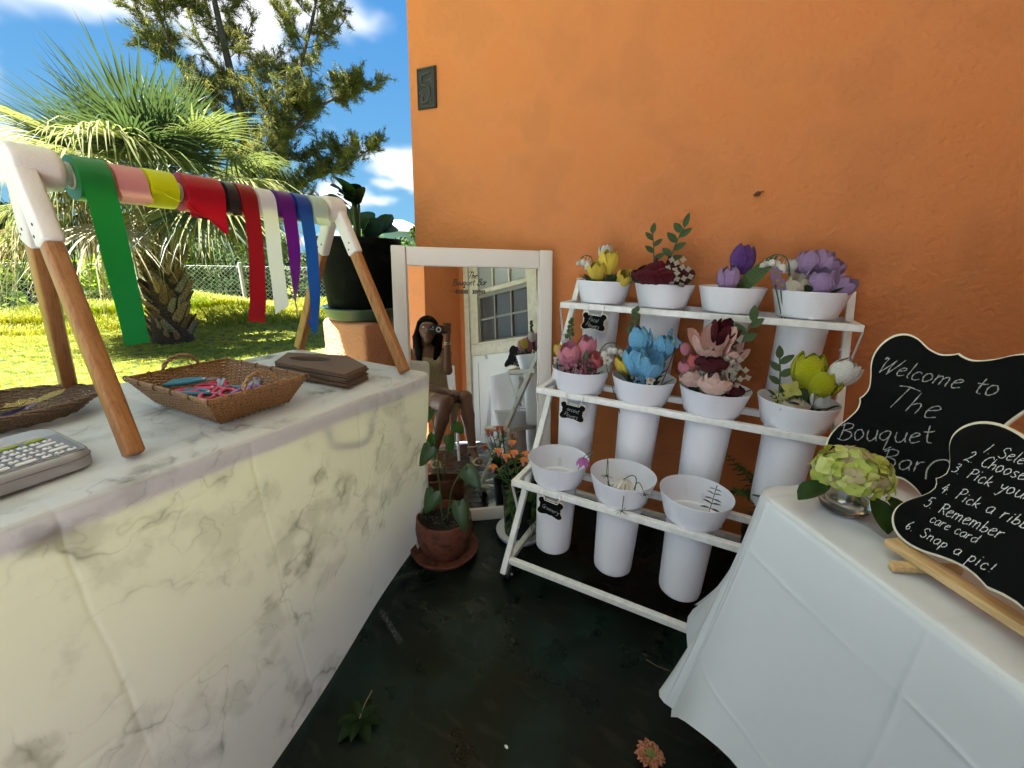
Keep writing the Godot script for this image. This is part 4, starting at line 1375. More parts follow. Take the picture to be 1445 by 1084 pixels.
func wicker_basket(at: Vector3) -> void:
	var t := thing("wicker_basket", "rectangular golden wicker basket of snips and scissors on the marble-print cloth", "basket", at)
	t.basis = Basis(UP, 0.02)
	var hx := 0.142
	var hz := 0.090
	var h := 0.072
	var lower := []
	var upper := []
	var rim := []
	var per := 15
	for s in 4:
		var c0 := Vector2([1, -1, -1, 1][s], [1, 1, -1, -1][s])
		var c1 := Vector2([-1, -1, 1, 1][s], [1, -1, -1, 1][s])
		for k in per:
			var q := c0.lerp(c1, float(k) / per)
			lower.append(V(q.x * hx, 0.004, q.y * hz))
			upper.append(V(q.x * (hx + 0.038), h, q.y * (hz + 0.037)))
	var g := Geo.new()
	weave(g, lower, upper, true, 1.0, 17, 0.0024)
	var m := mat("cane")
	var w := obj("woven_side", g, m, t)
	w.set_meta("kind", "stuff")
	g = Geo.new()
	for i in lower.size():
		g.tube([lower[i], upper[i]], 0.0022, 5)
	w = obj("stakes", g, m, t)
	w.set_meta("kind", "stuff")
	g = Geo.new()
	for i in 40:
		var x := lerpf(-hx, hx, i / 39.0)
		var line := []
		for k in 27:
			line.append(V(x, 0.0045 + 0.0018 * (1 if (k + i) % 2 == 0 else -1), lerpf(-hz, hz, k / 26.0)))
		g.tube(line, 0.0030, 4, false)
	w = obj("woven_bottom", g, mat("dark cane"), t)
	w.set_meta("kind", "stuff")
	g = Geo.new()
	for e in [0.0, 0.0045]:
		var line := []
		for q in upper:
			line.append(q + V(0, e, 0))
		line.append(line[0])
		g.tube(line, 0.0032, 7, false)
	obj("rim", g, m, t)
	g = Geo.new()
	for i in range(0, upper.size(), 3):
		var q: Vector3 = upper[i]
		var ring := []
		for k in 9:
			var a := TAU * k / 8.0
			ring.append(q + V(0, 0.002 + 0.0075 * sin(a), 0) + V(q.x, 0, q.z).normalized() * cos(a) * 0.006)
		g.tube(ring, 0.0017, 4, false)
	w = obj("rim_binding", g, mat("dark cane"), t)
	w.set_meta("kind", "stuff")
	for s in [-1, 1]:
		g = Geo.new()
		for strand in 2:
			var line := []
			for k in 25:
				var a := PI * k / 24.0
				var ph := k * 0.9 + strand * PI
				line.append(V(s * (hx + 0.038) + cos(ph) * 0.0035 - s * 0.006 * sin(a), h + sin(a) * 0.040 + sin(ph) * 0.0028, -cos(a) * 0.045))
			g.tube(line, 0.0036, 6)
		obj("handle", g, m, t)


func snips(ty: float) -> void:
	# scissors and thread snips lying in the basket
	var pink := mat("pink plastic", lin(0.62, 0.035, 0.11), 0.32)
	var teal := mat("teal plastic", lin(0.035, 0.20, 0.27), 0.35)
	var lilac := mat("lilac plastic", lin(0.30, 0.16, 0.46), 0.35)
	var steel := mat("steel")
	var list := [
		["scissors", pink, V(-1.165, ty + 0.050, -0.573), 2.56, 0.08, "pink-handled scissors with loop handles on top of the basket's heap"],
		["scissors", lilac, V(-1.120, ty + 0.044, -0.645), 2.56, 0.05, "lilac-handled scissors at the far side of the basket"],
		["pruning_snips", teal, V(-1.228, ty + 0.062, -0.572), 0.66, 0.1, "teal-handled pruning snips lying on top in the basket"],
		["pruning_snips", pink, V(-1.190, ty + 0.044, -0.570), 0.9, 0.05, "pink-handled pruning snips under the teal snips"],
		["scissors", teal, V(-1.140, ty + 0.034, -0.560), 2.7, 0.03, "teal-handled scissors at the bottom of the basket's near side"],
		["pruning_snips", lilac, V(-1.105, ty + 0.050, -0.610), 2.2, 0.1, "lilac-handled pruning snips at the far right end inside the basket"],
		["scissors", pink, V(-1.215, ty + 0.034, -0.620), 0.3, 0.04, "pink-handled scissors lying deep at the back of the basket"],
		["pruning_snips", teal, V(-1.150, ty + 0.046, -0.540), 0.25, 0.05, "teal-handled pruning snips at the near corner of the basket"],
	]
	for e in list:
		var t := thing(e[0], e[5], "scissors", e[2], "scissors and snips in the basket")
		t.basis = Basis(UP, e[3]) * Basis(V(0, 0, 1), e[4])
		if e[0] == "scissors":
			for s in [-1, 1]:
				var g := Geo.new()
				var ring := []
				for k in 17:
					var a := TAU * k / 16.0
					ring.append(V(-0.052 + cos(a) * 0.024, 0.002 * s, s * 0.022 + sin(a) * 0.016))
				g.tube(ring, 0.0048, 8, false)
				g.tube(curve([V(-0.032, 0.002 * s, s * 0.016), V(-0.012, 0.001 * s, s * 0.006), V(0.004, 0, 0)], 4), [0.0048, 0.0048, 0.0045, 0.0045, 0.004, 0.004, 0.004, 0.004, 0.0035], 8)
				obj("handle", g, e[1], t)
				g = Geo.new()
				g.box(V(0.035, 0.001 * s, -s * 0.003), V(0.075, 0.0015, 0.008), Basis(UP, s * 0.08), 0.0006)
				obj("blade", g, steel, t)
		else:
			for s in [-1, 1]:
				var g := Geo.new()
				g.tube(curve([V(-0.095, 0, s * 0.012), V(-0.06, 0, s * 0.016), V(-0.02, 0, s * 0.011), V(0.005, 0, s * 0.003)], 5), [0.004, 0.0055, 0.006, 0.0062, 0.0064, 0.0066, 0.0066, 0.0066, 0.0064, 0.0062, 0.006, 0.0056, 0.0052, 0.0048, 0.0044, 0.004], 8)
				obj("handle", g, e[1], t)
				g = Geo.new()
				g.prism(PackedVector2Array([Vector2(0, -0.006), Vector2(0.03, -0.004), Vector2(0.042, 0.0), Vector2(0.03, 0.004), Vector2(0, 0.005)]), -0.001, 0.001, V(0.0, 0.001 * s, 0), V(1, 0, 0), V(0, 0, s), 0.0004)
				obj("blade", g, steel, t)
			var gp := Geo.new()
			gp.lathe([Vector2(0, -0.005), Vector2(0.006, -0.005), Vector2(0.006, 0.005), Vector2(0, 0.006)], 12)
			obj("pivot", gp, steel, t)


func kraft_stack(ty: float) -> void:
	# die-cut card carriers: a slanted end and an oval hand hole
	var out := PackedVector2Array([Vector2(-0.15, -0.09), Vector2(0.16, -0.07), Vector2(0.135, 0.04), Vector2(-0.03, 0.105), Vector2(-0.24, 0.02)])
	var hc := Vector2(-0.092, 0.002)
	var hole := []
	for k in 28:
		var a := TAU * k / 28.0
		hole.append(hc + Vector2(cos(a) * 0.076, sin(a) * 0.030).rotated(0.36))
	var m := mat("kraft card")
	var count := 13
	var g := Geo.new()
	var th := 0.0034
	# ring between outline and hole: sample the outline towards the hole's points
	var outer := []
	for q in hole:
		var d: Vector2 = (q - hc).normalized()
		var best := 9.0
		for k in out.size():
			var hit = Geometry2D.segment_intersects_segment(hc, hc + d, out[k], out[(k + 1) % out.size()])
			if hit != null:
				best = minf(best, (hit - hc).length())
		outer.append(hc + d * best)
	# put the corners in exactly
	for c in out:
		var bi := 0
		for k in outer.size():
			if (outer[k] - c).length() < (outer[bi] - c).length():
				bi = k
		outer[bi] = c
	var ring := func(pts: Array, y: float) -> PackedVector3Array:
		var r := PackedVector3Array()
		for q in pts:
			r.append(V(q.x, y, -q.y))
		return r
	for pair in [[hole, th * 0.5, outer, th * 0.5], [outer, th * 0.5, outer, -th * 0.5], [outer, -th * 0.5, hole, -th * 0.5], [hole, -th * 0.5, hole, th * 0.5]]:
		g.rows([(ring as Callable).call(pair[0], pair[1]), (ring as Callable).call(pair[2], pair[3])], true, true)
	var me := g.mesh()
	for k in count:
		var o := MeshInstance3D.new()
		o.mesh = me
		o.material_override = m
		o.name = named("kraft_card_carrier")
		add_child(o)
		o.position = V(-1.16 + rnd(-0.005, 0.005), ty + th * (k + 0.55) * 1.08, -0.915 + rnd(-0.005, 0.005))
		o.rotation = V(0, rnd(-0.02, 0.02), 0)
		o.rotation.x += rnd(-0.002, 0.002)
		tag(o, "brown die-cut card carrier, topmost of the stack beside the basket" if k == count - 1 else "brown die-cut card carrier within the stack beside the wicker basket", "card carrier", "stacked brown card carriers")


func oval_tray(at: Vector3) -> void:
	var t := thing("oval_tray", "dark oval wicker tray holding butterfly tags at the left edge", "tray", at)
	t.basis = Basis(UP, -0.25)
	var lower := []
	var upper := []
	var n := 48
	for k in n:
		var a := TAU * k / n
		lower.append(V(cos(a) * 0.105, 0.006, sin(a) * 0.150))
		upper.append(V(cos(a) * 0.135, 0.040, sin(a) * 0.190))
	var g := Geo.new()
	var m := mat("dark cane")
	weave(g, lower, upper, true, 1.0, 9, 0.0028)
	var w := obj("woven_side", g, m, t)
	w.set_meta("kind", "stuff")
	g = Geo.new()
	for i in n:
		g.tube([lower[i] * V(0.3, 1, 0.3), lower[i], upper[i]], 0.0019, 5)
	for k in range(1, 11):
		var line := []
		for i in n + 1:
			line.append(lower[i % n] * V(k / 10.0, 1, k / 10.0) + V(0, 0.0018 * (1 if (i + k) % 2 == 0 else -1), 0))
		g.tube(line, 0.0030, 4, false)
	w = obj("woven_bottom", g, m, t)
	w.set_meta("kind", "stuff")
	g = Geo.new()
	for strand in 3:
		var line := []
		for i in n * 2 + 1:
			var q: Vector3 = upper[(i / 2) % n].lerp(upper[((i + 1) / 2) % n], 0.5)
			var ph := i * 0.55 + strand * TAU / 3
			line.append(q + V(q.x, 0, q.z).normalized() * cos(ph) * 0.004 + V(0, sin(ph) * 0.004, 0))
		g.tube(line, 0.0034, 5, false)
	obj("rim", g, m, t)
	# butterfly tags tied with raffia
	var yel := mat("yellow print card", lin(0.62, 0.50, 0.12), 0.8, {"tex": noise_tex(256, 0.06, 3, [Color(0.55, 0.45, 0.3), Color(1, 1, 1)], [0.45, 0.55], FastNoiseLite.TYPE_CELLULAR, 63), "ts": 20.0})
	var vio := mat("lilac print card", lin(0.45, 0.36, 0.62), 0.8, {"tex": noise_tex(256, 0.06, 3, [Color(0.6, 0.5, 0.7), Color(1, 1, 1)], [0.45, 0.55], FastNoiseLite.TYPE_CELLULAR, 64), "ts": 20.0})
	var tags := [[V(0.045, 0.036, -0.055), 0.4, yel, "yellow patterned butterfly tag tied with raffia in the oval tray"], [V(-0.01, 0.026, 0.055), 0.9, vio, "lilac patterned butterfly tag lying behind the label maker"], [V(0.072, 0.022, 0.0), 0.2, vio, "pale lilac butterfly tag half under the yellow one"]]
	for e in tags:
		var b := thing("butterfly_tag", e[3], "tag", at + t.basis * e[0], "butterfly tags in the oval tray")
		b.basis = Basis(UP, e[1]) * Basis(V(0, 0, 1), 0.14)
		for s in [-1, 1]:
			g = Geo.new()
			g.leaf(V(0, 0.002, 0), V(0.35, 0.12, s), UP, 0.085, 0.062, -0.2, 0.05, 7, 1.5)
			g.leaf(V(-0.01, 0.001, 0), V(-0.85, 0.08, s * 0.8), UP, 0.05, 0.045, -0.2, 0.05, 6, 1.5)
			obj("wing", g, e[2], b)
		g = Geo.new()
		for k in 5:
			var a := k * 1.25
			g.tube(curve([V(0, 0.006, 0), V(cos(a) * 0.02, 0.016, sin(a) * 0.02), V(cos(a + 0.6) * 0.026, 0.010, sin(a + 0.6) * 0.026), V(0.002, 0.007, 0)], 5), 0.0011, 4)
		obj("raffia_bow", g, mat("raffia", lin(0.66, 0.52, 0.24), 0.8), b)


func label_maker(at: Vector3) -> void:
	# its long side runs along the table edge, keys towards the camera
	var t := thing("label_maker", "grey and silver label maker with keyboard and small screen, cut off by the left edge", "label maker", at)
	t.basis = Basis(V(0, 0, -1), UP, V(1, 0, 0)) * Basis(UP, 0.10)
	# own axes: x to its right, y up, z towards its user
	var outline := PackedVector2Array()
	for c in [[0.125, -0.065, 0.03], [0.125, 0.09, 0.035], [-0.125, 0.09, 0.035], [-0.125, -0.065, 0.03]]:
		var i := outline.size() / 7
		for k in 7:
			var a: float = -PI / 2 + i * PI / 2 + PI / 2 * k / 6.0
			var r: float = c[2]
			outline.append(Vector2(c[0] - r * signf(c[0]) + cos(a) * r, -(c[1] - r * signf(c[1])) * -1.0 + sin(a) * r))
	var g := Geo.new()
	var grey := mat("silver plastic", lin(0.36, 0.37, 0.38), 0.4)
	var dark := mat("grey plastic", lin(0.20, 0.205, 0.225), 0.42)
	var top := func(x: float, z: float) -> float: return 0.052 - 0.17 * (z + 0.065) * 0.8
	var rr := []
	for lv in [[0.96, 0.0], [1.0, 0.006], [1.0, 0.55], [0.985, 0.82], [0.95, 0.97], [0.90, 1.0], [0.5, 1.0], [0.0, 1.0]]:
		var ring := PackedVector3Array()
		for q in outline:
			var c: Vector2 = Vector2(q.x, q.y - 0.0125) * lv[0] + Vector2(0, 0.0125)
			ring.append(V(c.x, maxf((top as Callable).call(c.x, c.y) * lv[1], 0.0), c.y))
		rr.append(ring)
	g.rows(rr, true)
	obj("body", g, grey, t)
	var on := func(x: float, z: float, h: float) -> Vector3: return V(x, (top as Callable).call(x, z) + h, z)
	var tilt := Basis(V(1, 0, 0), atan(0.136))
	g = Geo.new()
	g.box((on as Callable).call(0.0, 0.035, 0.0005), V(0.225, 0.003, 0.092), tilt, 0.0012)
	obj("keyboard_deck", g, dark, t)
	g = Geo.new()
	g.box((on as Callable).call(-0.02, -0.040, 0.001), V(0.13, 0.004, 0.034), tilt, 0.0015)
	obj("screen_bezel", g, mat("pale plastic", lin(0.42, 0.45, 0.47), 0.35), t)
	g = Geo.new()
	g.box((on as Callable).call(-0.015, -0.040, 0.0034), V(0.085, 0.0012, 0.020), tilt)
	obj("screen", g, mat("lcd", lin(0.20, 0.36, 0.44), 0.15), t)
	g = Geo.new()
	for k in 3:
		g.box((on as Callable).call(0.005 + k * 0.034, -0.014, 0.002), V(0.030, 0.004, 0.009), tilt, 0.0015)
	obj("function_key_strip", g, mat("pink grey plastic", lin(0.45, 0.38, 0.37), 0.45), t)
	var key := Geo.new()
	key.box(Vector3.ZERO, V(0.0125, 0.005, 0.0088), Basis.IDENTITY, 0.0018)
	var km := key.mesh()
	var wide := Geo.new()
	wide.box(Vector3.ZERO, V(0.027, 0.005, 0.0088), Basis.IDENTITY, 0.0018)
	var wm := wide.mesh()
	var white := mat("key plastic", lin(0.68, 0.69, 0.72), 0.4)
	var green := mat("green key plastic", lin(0.25, 0.33, 0.03), 0.4)
	var letters := "1234567890qwertyuiopasdfghjkl.zxcvbnm.,."
	for r in 6:
		var n := 12
		var k := 0
		while k < n:
			var x := -0.098 + k * 0.0168 + r * 0.0022
			var z := 0.000 + r * 0.0145
			var w := false
			if r == 0:
				w = true
			elif r == 5 and k > 2 and k < 9:
				w = true
			if r > 0 and k > 9:
				w = k == 10 and r % 2 == 0
				if k == 11 and w:
					break
			var key_node := obj("green_key" if r == 0 and k > 2 else "key", wm if w else km, green if r == 0 and k > 2 else white, t)
			key_node.position = (on as Callable).call(x + (0.0075 if w else 0.0), z, 0.0035)
			key_node.basis = tilt
			if r > 0 and not w:
				var mk := Geo.new()
				mk.box(V(0, 0.0028, 0), V(rnd(0.003, 0.005), 0.0006, 0.0009), Basis.IDENTITY)
				mk.box(V(rnd(-0.001, 0.001), 0.0028, 0.0002), V(0.0009, 0.0007, 0.0042), Basis.IDENTITY)
				obj("print", mk, mat("key print", lin(0.06, 0.06, 0.07), 0.6), key_node)
			k += 2 if w else 1
	g = Geo.new()
	var seam := []
	for q in outline:
		seam.append(V(q.x * 1.002, 0.020, (q.y - 0.0125) * 1.002 + 0.0125))
	seam.append(seam[0])
	g.tube(seam, 0.0012, 4, false)
	obj("seam", g, dark, t)


func board_strokes(g: Geo, lines: Array, n: float) -> void:
	for l in lines:
		write(g, l[0], V(l[1], l[2], n), V(1, l[3], 0).normalized(), V(-l[3], 1, 0).normalized(), l[4], l[5], 0.18, l[6], 0.05)


func things_on_white_table() -> void:
	rng.seed = 61
	var ty := 0.752
	# large welcome board, leaning back against a strut
	var t := thing("welcome_chalkboard", "large scalloped chalkboard reading Welcome to The Bouquet Bar, leaning behind the hydrangea", "chalkboard", V(0.3609, 0.8895, -0.9882))
	t.basis = Basis(V(0.7357, -0.0127, 0.6771), V(0.2453, 0.9369, -0.249), V(-0.6313, 0.3493, 0.6925)).orthonormalized()
	var g := Geo.new()
	g.prism(plaque(0.1234, 0.1483), -0.008, 0.0, Vector3.ZERO, V(1, 0, 0), UP, 0.001)
	obj("edge", g, mat("cream edge"), t)
	g = Geo.new()
	g.prism(plaque(0.1192, 0.1441), 0.0003, 0.0012, Vector3.ZERO, V(1, 0, 0), UP)
	obj("board", g, mat("chalkboard"), t)
	g = Geo.new()
	board_strokes(g, [["Welcome to", -0.103, 0.062, 0.02, 0.0176, 0.0011, 1.0], ["The", -0.062, 0.000, 0.0, 0.0240, 0.0011, 3.0], ["Bouquet", -0.106, -0.096, 0.40, 0.0212, 0.0012, 1.0], ["Bar", -0.020, -0.114, 0.30, 0.0200, 0.0012, 2.0]], 0.0013)
	g.tube(curve([V(0.072, -0.070, 0.0013), V(0.062, -0.060, 0.0013), V(0.049, -0.068, 0.0013), V(0.045, -0.086, 0.0013), V(0.050, -0.104, 0.0013)], 5), 0.0012, 5, true, 0.35)
	obj("chalk_lettering", g, mat("chalk"), t)
	g = Geo.new()
	g.beam(V(0, 0.04, -0.012), V(0, -0.108, -0.095), 0.03, 0.008, V(0, 0, 1))
	obj("strut", g, mat("pine wood"), t)
	# small list board on an easel
	var e1 := V(0.588, 0, 0.809)
	var p0 := V(0.30, 0.785, -0.70)
	t = thing("list_chalkboard", "smaller scalloped chalkboard with a numbered six-step list, on the wooden easel", "chalkboard", V(0.3541, 0.8745, -0.6236))
	t.basis = Basis(V(0.359, 0.0584, 0.9315), V(0.3157, 0.9316, -0.1801), V(-0.8783, 0.3587, 0.3161)).orthonormalized()
	g = Geo.new()
	g.prism(plaque(0.1502, 0.0995), -0.007, 0.0, Vector3.ZERO, V(1, 0, 0), UP, 0.001)
	obj("edge", g, mat("cream edge"), t)
	g = Geo.new()
	g.prism(plaque(0.1460, 0.0957), 0.0003, 0.0012, Vector3.ZERO, V(1, 0, 0), UP)
	obj("board", g, mat("chalkboard"), t)
	g = Geo.new()
	board_strokes(g, [["1. Select", -0.100, 0.057, 0.08, 0.0085, 0.0006, 1.2], ["2. Choose", -0.113, 0.038, 0.08, 0.0088, 0.0007, 1.2], ["3. Pick your", -0.118, 0.017, 0.08, 0.0088, 0.0007, 1.6], ["4. Pick a ribbon", -0.113, -0.014, 0.08, 0.0085, 0.0007, 1.8], ["5. Remember", -0.118, -0.042, 0.13, 0.0092, 0.0007, 1.2], ["care card", -0.098, -0.056, 0.13, 0.0074, 0.0006, 1.2], ["6. Snap a pic!", -0.119, -0.082, 0.12, 0.0084, 0.0007, 2.6]], 0.0013)
	obj("chalk_lettering", g, mat("bright chalk", lin(0.72, 0.72, 0.72), 0.95), t)
	t = thing("table_easel", "small pale wooden easel under the list chalkboard", "easel", V(p0.x, 0.748, p0.z))
	t.basis = Basis(e1, UP, e1.cross(UP))
	var wood := mat("pine wood")
	g = Geo.new()
	g.box(V(0.118, 0.020, 0.014), V(0.290, 0.011, 0.024), Basis.IDENTITY, 0.001)
	obj("ledge", g, wood, t)
	for s in [-1, 1]:
		g = Geo.new()
		g.beam(V(0.085 + s * 0.075, 0.026, -0.012), V(0.085 + s * 0.012, 0.20, -0.068), 0.014, 0.008, V(0, 0, 1), 0.001)
		obj("leg", g, wood, t)
	g = Geo.new()
	g.beam(V(0.005, 0.006, 0.048), V(0.03, 0.014, -0.03), 0.012, 0.011, UP, 0.001)
	obj("foot", g, wood, t)
	g = Geo.new()
	g.beam(V(0.175, 0.006, 0.060), V(0.155, 0.03, -0.02), 0.014, 0.012, UP, 0.001)
	obj("foot", g, wood, t)
	g = Geo.new()
	g.beam(V(0.085, 0.006, -0.14), V(0.085, 0.19, -0.048), 0.014, 0.010, V(0, 0, 1), 0.001)
	obj("rear_leg", g, wood, t)
	# vase with a green hydrangea
	var at := V(0.238, ty - 0.003, -0.818)
	t = thing("glass_bowl", "small round clear glass bowl of water on the white cloth", "vase", at)
	g = Geo.new()
	g.lathe([Vector2(0, 0.001), Vector2(0.026, 0.0), Vector2(0.034, 0.005), Vector2(0.041, 0.020), Vector2(0.042, 0.034), Vector2(0.037, 0.052), Vector2(0.031, 0.060), Vector2(0.029, 0.061), Vector2(0.028, 0.060), Vector2(0.034, 0.051), Vector2(0.0395, 0.034), Vector2(0.0385, 0.020), Vector2(0.032, 0.008), Vector2(0.02, 0.006), Vector2(0, 0.006)], 40)
	obj("bowl", g, mat("glass"), t)
	g = Geo.new()
	g.lathe([Vector2(0, 0.0065), Vector2(0.02, 0.0066), Vector2(0.0315, 0.0085), Vector2(0.0380, 0.020), Vector2(0.0384, 0.026), Vector2(0, 0.026)], 32)
	obj("water", g, mat("water"), t)
	t = thing("hydrangea", "pale green hydrangea head with dark leaves in the glass bowl", "flower", at)
	g = Geo.new()
	g.tube(curve([V(0.025, 0.010, 0.012), V(0.012, 0.035, 0.004), V(0.0, 0.06, 0), V(0, 0.085, 0)], 5), 0.0032, 7)
	obj("stem", g, mat("lime stem", lin(0.20, 0.27, 0.05), 0.5), t)
	for e in [[V(-0.035, 0.054, 0.03), V(-0.9, -0.35, 0.5)], [V(0.04, 0.054, 0.03), V(0.8, -0.5, 0.6)], [V(0.01, 0.064, -0.03), V(0.3, 0.0, -1.0)], [V(0.02, 0.054, 0.045), V(0.5, -0.6, 0.8)]]:
		g = Geo.new()
		g.leaf(e[0], e[1], UP, 0.055, 0.042, 0.5, 0.25, 6)
		obj("leaf", g, mat("dark leaf"), t)
	var fms := []
	for shape in 4:
		var fl := Geo.new()
		for k in 4:
			var a := TAU * k / 4 + rnd(-0.15, 0.15)
			fl.leaf(V(0, 0, 0), V(cos(a), rnd(0.25, 0.6), sin(a)), V(-cos(a) * 0.3, 1, -sin(a) * 0.3), rnd(0.0135, 0.0165), rnd(0.0145, 0.0175), rnd(0.5, 1.0), rnd(0.1, 0.35), 6, 0.85)
		fl.ball(V(0, 0.001, 0), Vector3.ONE * 0.0012, Basis.IDENTITY, 4)
		fms.append(fl.mesh())
	var tones := [mat("hydrangea lime", lin(0.38, 0.43, 0.08), 0.6, {"back": lin(0.35, 0.40, 0.06)}), mat("hydrangea pale", lin(0.52, 0.56, 0.19), 0.6, {"back": lin(0.4, 0.42, 0.12)}), mat("hydrangea blush", lin(0.36, 0.30, 0.17), 0.6, {"back": lin(0.3, 0.25, 0.1)})]
	for k in 86:
		var y := 1.0 - 1.25 * (k + 0.5) / 86.0
		var a := k * 2.39996
		var rr := sqrt(maxf(0.0, 1.0 - y * y))
		var nrm := V(cos(a) * rr, y, sin(a) * rr)
		var fn := obj("floret", fms[k % 4], tones[[0, 1, 0, 2, 1, 0, 1, 2, 0, 1, 1][k % 11]], t)
		fn.position = V(-0.002, 0.068, 0.004) + nrm * V(0.052, 0.040, 0.048) * rnd(0.82, 1.06)
		var nn := (nrm + rvec() * 0.45).normalized()
		var xx := nn.cross(rvec()).normalized()
		fn.basis = Basis(xx, nn, xx.cross(nn)).scaled(Vector3.ONE * rnd(0.85, 1.2))


func knit_bump(as_tone: bool) -> ImageTexture:
	# rows of V stitches
	var im := Image.create(64, 64, false, Image.FORMAT_L8)
	for y in 64:
		for x in 64:
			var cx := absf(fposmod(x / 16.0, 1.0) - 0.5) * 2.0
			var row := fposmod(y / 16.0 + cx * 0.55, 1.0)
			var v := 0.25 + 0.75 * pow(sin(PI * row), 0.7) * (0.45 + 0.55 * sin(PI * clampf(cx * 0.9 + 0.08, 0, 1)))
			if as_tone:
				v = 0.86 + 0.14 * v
			im.set_pixel(x, y, Color(v, v, v))
	return ImageTexture.create_from_image(im)


func yarn(c: String) -> StandardMaterial3D:
	var tone := {"yellow": lin(0.86, 0.63, 0.08), "white": lin(0.90, 0.88, 0.84), "dark red": lin(0.085, 0.004, 0.010), "leaf": lin(0.090, 0.150, 0.055), "dark green": lin(0.03, 0.062, 0.022), "cream": lin(0.78, 0.68, 0.52), "violet": lin(0.12, 0.045, 0.22), "lilac": lin(0.42, 0.27, 0.52),
		"pink": lin(0.78, 0.27, 0.36), "rose": lin(0.55, 0.09, 0.19), "coral": lin(0.70, 0.15, 0.15), "sky blue": lin(0.17, 0.46, 0.74), "peach": lin(0.90, 0.52, 0.45), "pale pink": lin(0.90, 0.60, 0.53), "lime": lin(0.46, 0.46, 0.012), "lemon": lin(0.70, 0.70, 0.16), "eye": lin(0.75, 0.42, 0.03)}
	if not mats.has("knit"):
		mat("knit", Color.WHITE, 0.9, {"bump": knit_bump(false)})
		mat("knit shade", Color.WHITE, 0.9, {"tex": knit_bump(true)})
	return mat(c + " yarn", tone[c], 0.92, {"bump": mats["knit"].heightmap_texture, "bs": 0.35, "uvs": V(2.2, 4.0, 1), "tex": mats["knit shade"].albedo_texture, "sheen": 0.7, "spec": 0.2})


func petal_mesh(h: float, r: float, open: float, ha: float, point: float) -> ArrayMesh:
	var g := Geo.new()
	var surf := func(s: float, t: float) -> Vector3:
		var x := s * 2.0 - 1.0
		var w := pow(maxf(0.0, sin(PI * (0.13 + 0.86 * pow(t, point)))), 0.62)
		var a := x * ha * w
		var rad := r * (0.30 + 0.78 * sin(PI * minf(t * 0.80 + 0.10, 1.0))) + open * h * 0.62 * t * t
		rad += r * 0.10 * (1.0 - x * x) - r * 0.07 * exp(-x * x * 30.0) * sin(PI * t) + r * 0.035 * cos(x * PI * 6.0) * sin(PI * t)
		a += 0.03 * sin(t * 40.0) * absf(x)
		return V(sin(a) * rad, h * (t - 0.32 * open * t * t), cos(a) * rad)
	g.sheet(surf, 18, 12)
	return g.mesh()


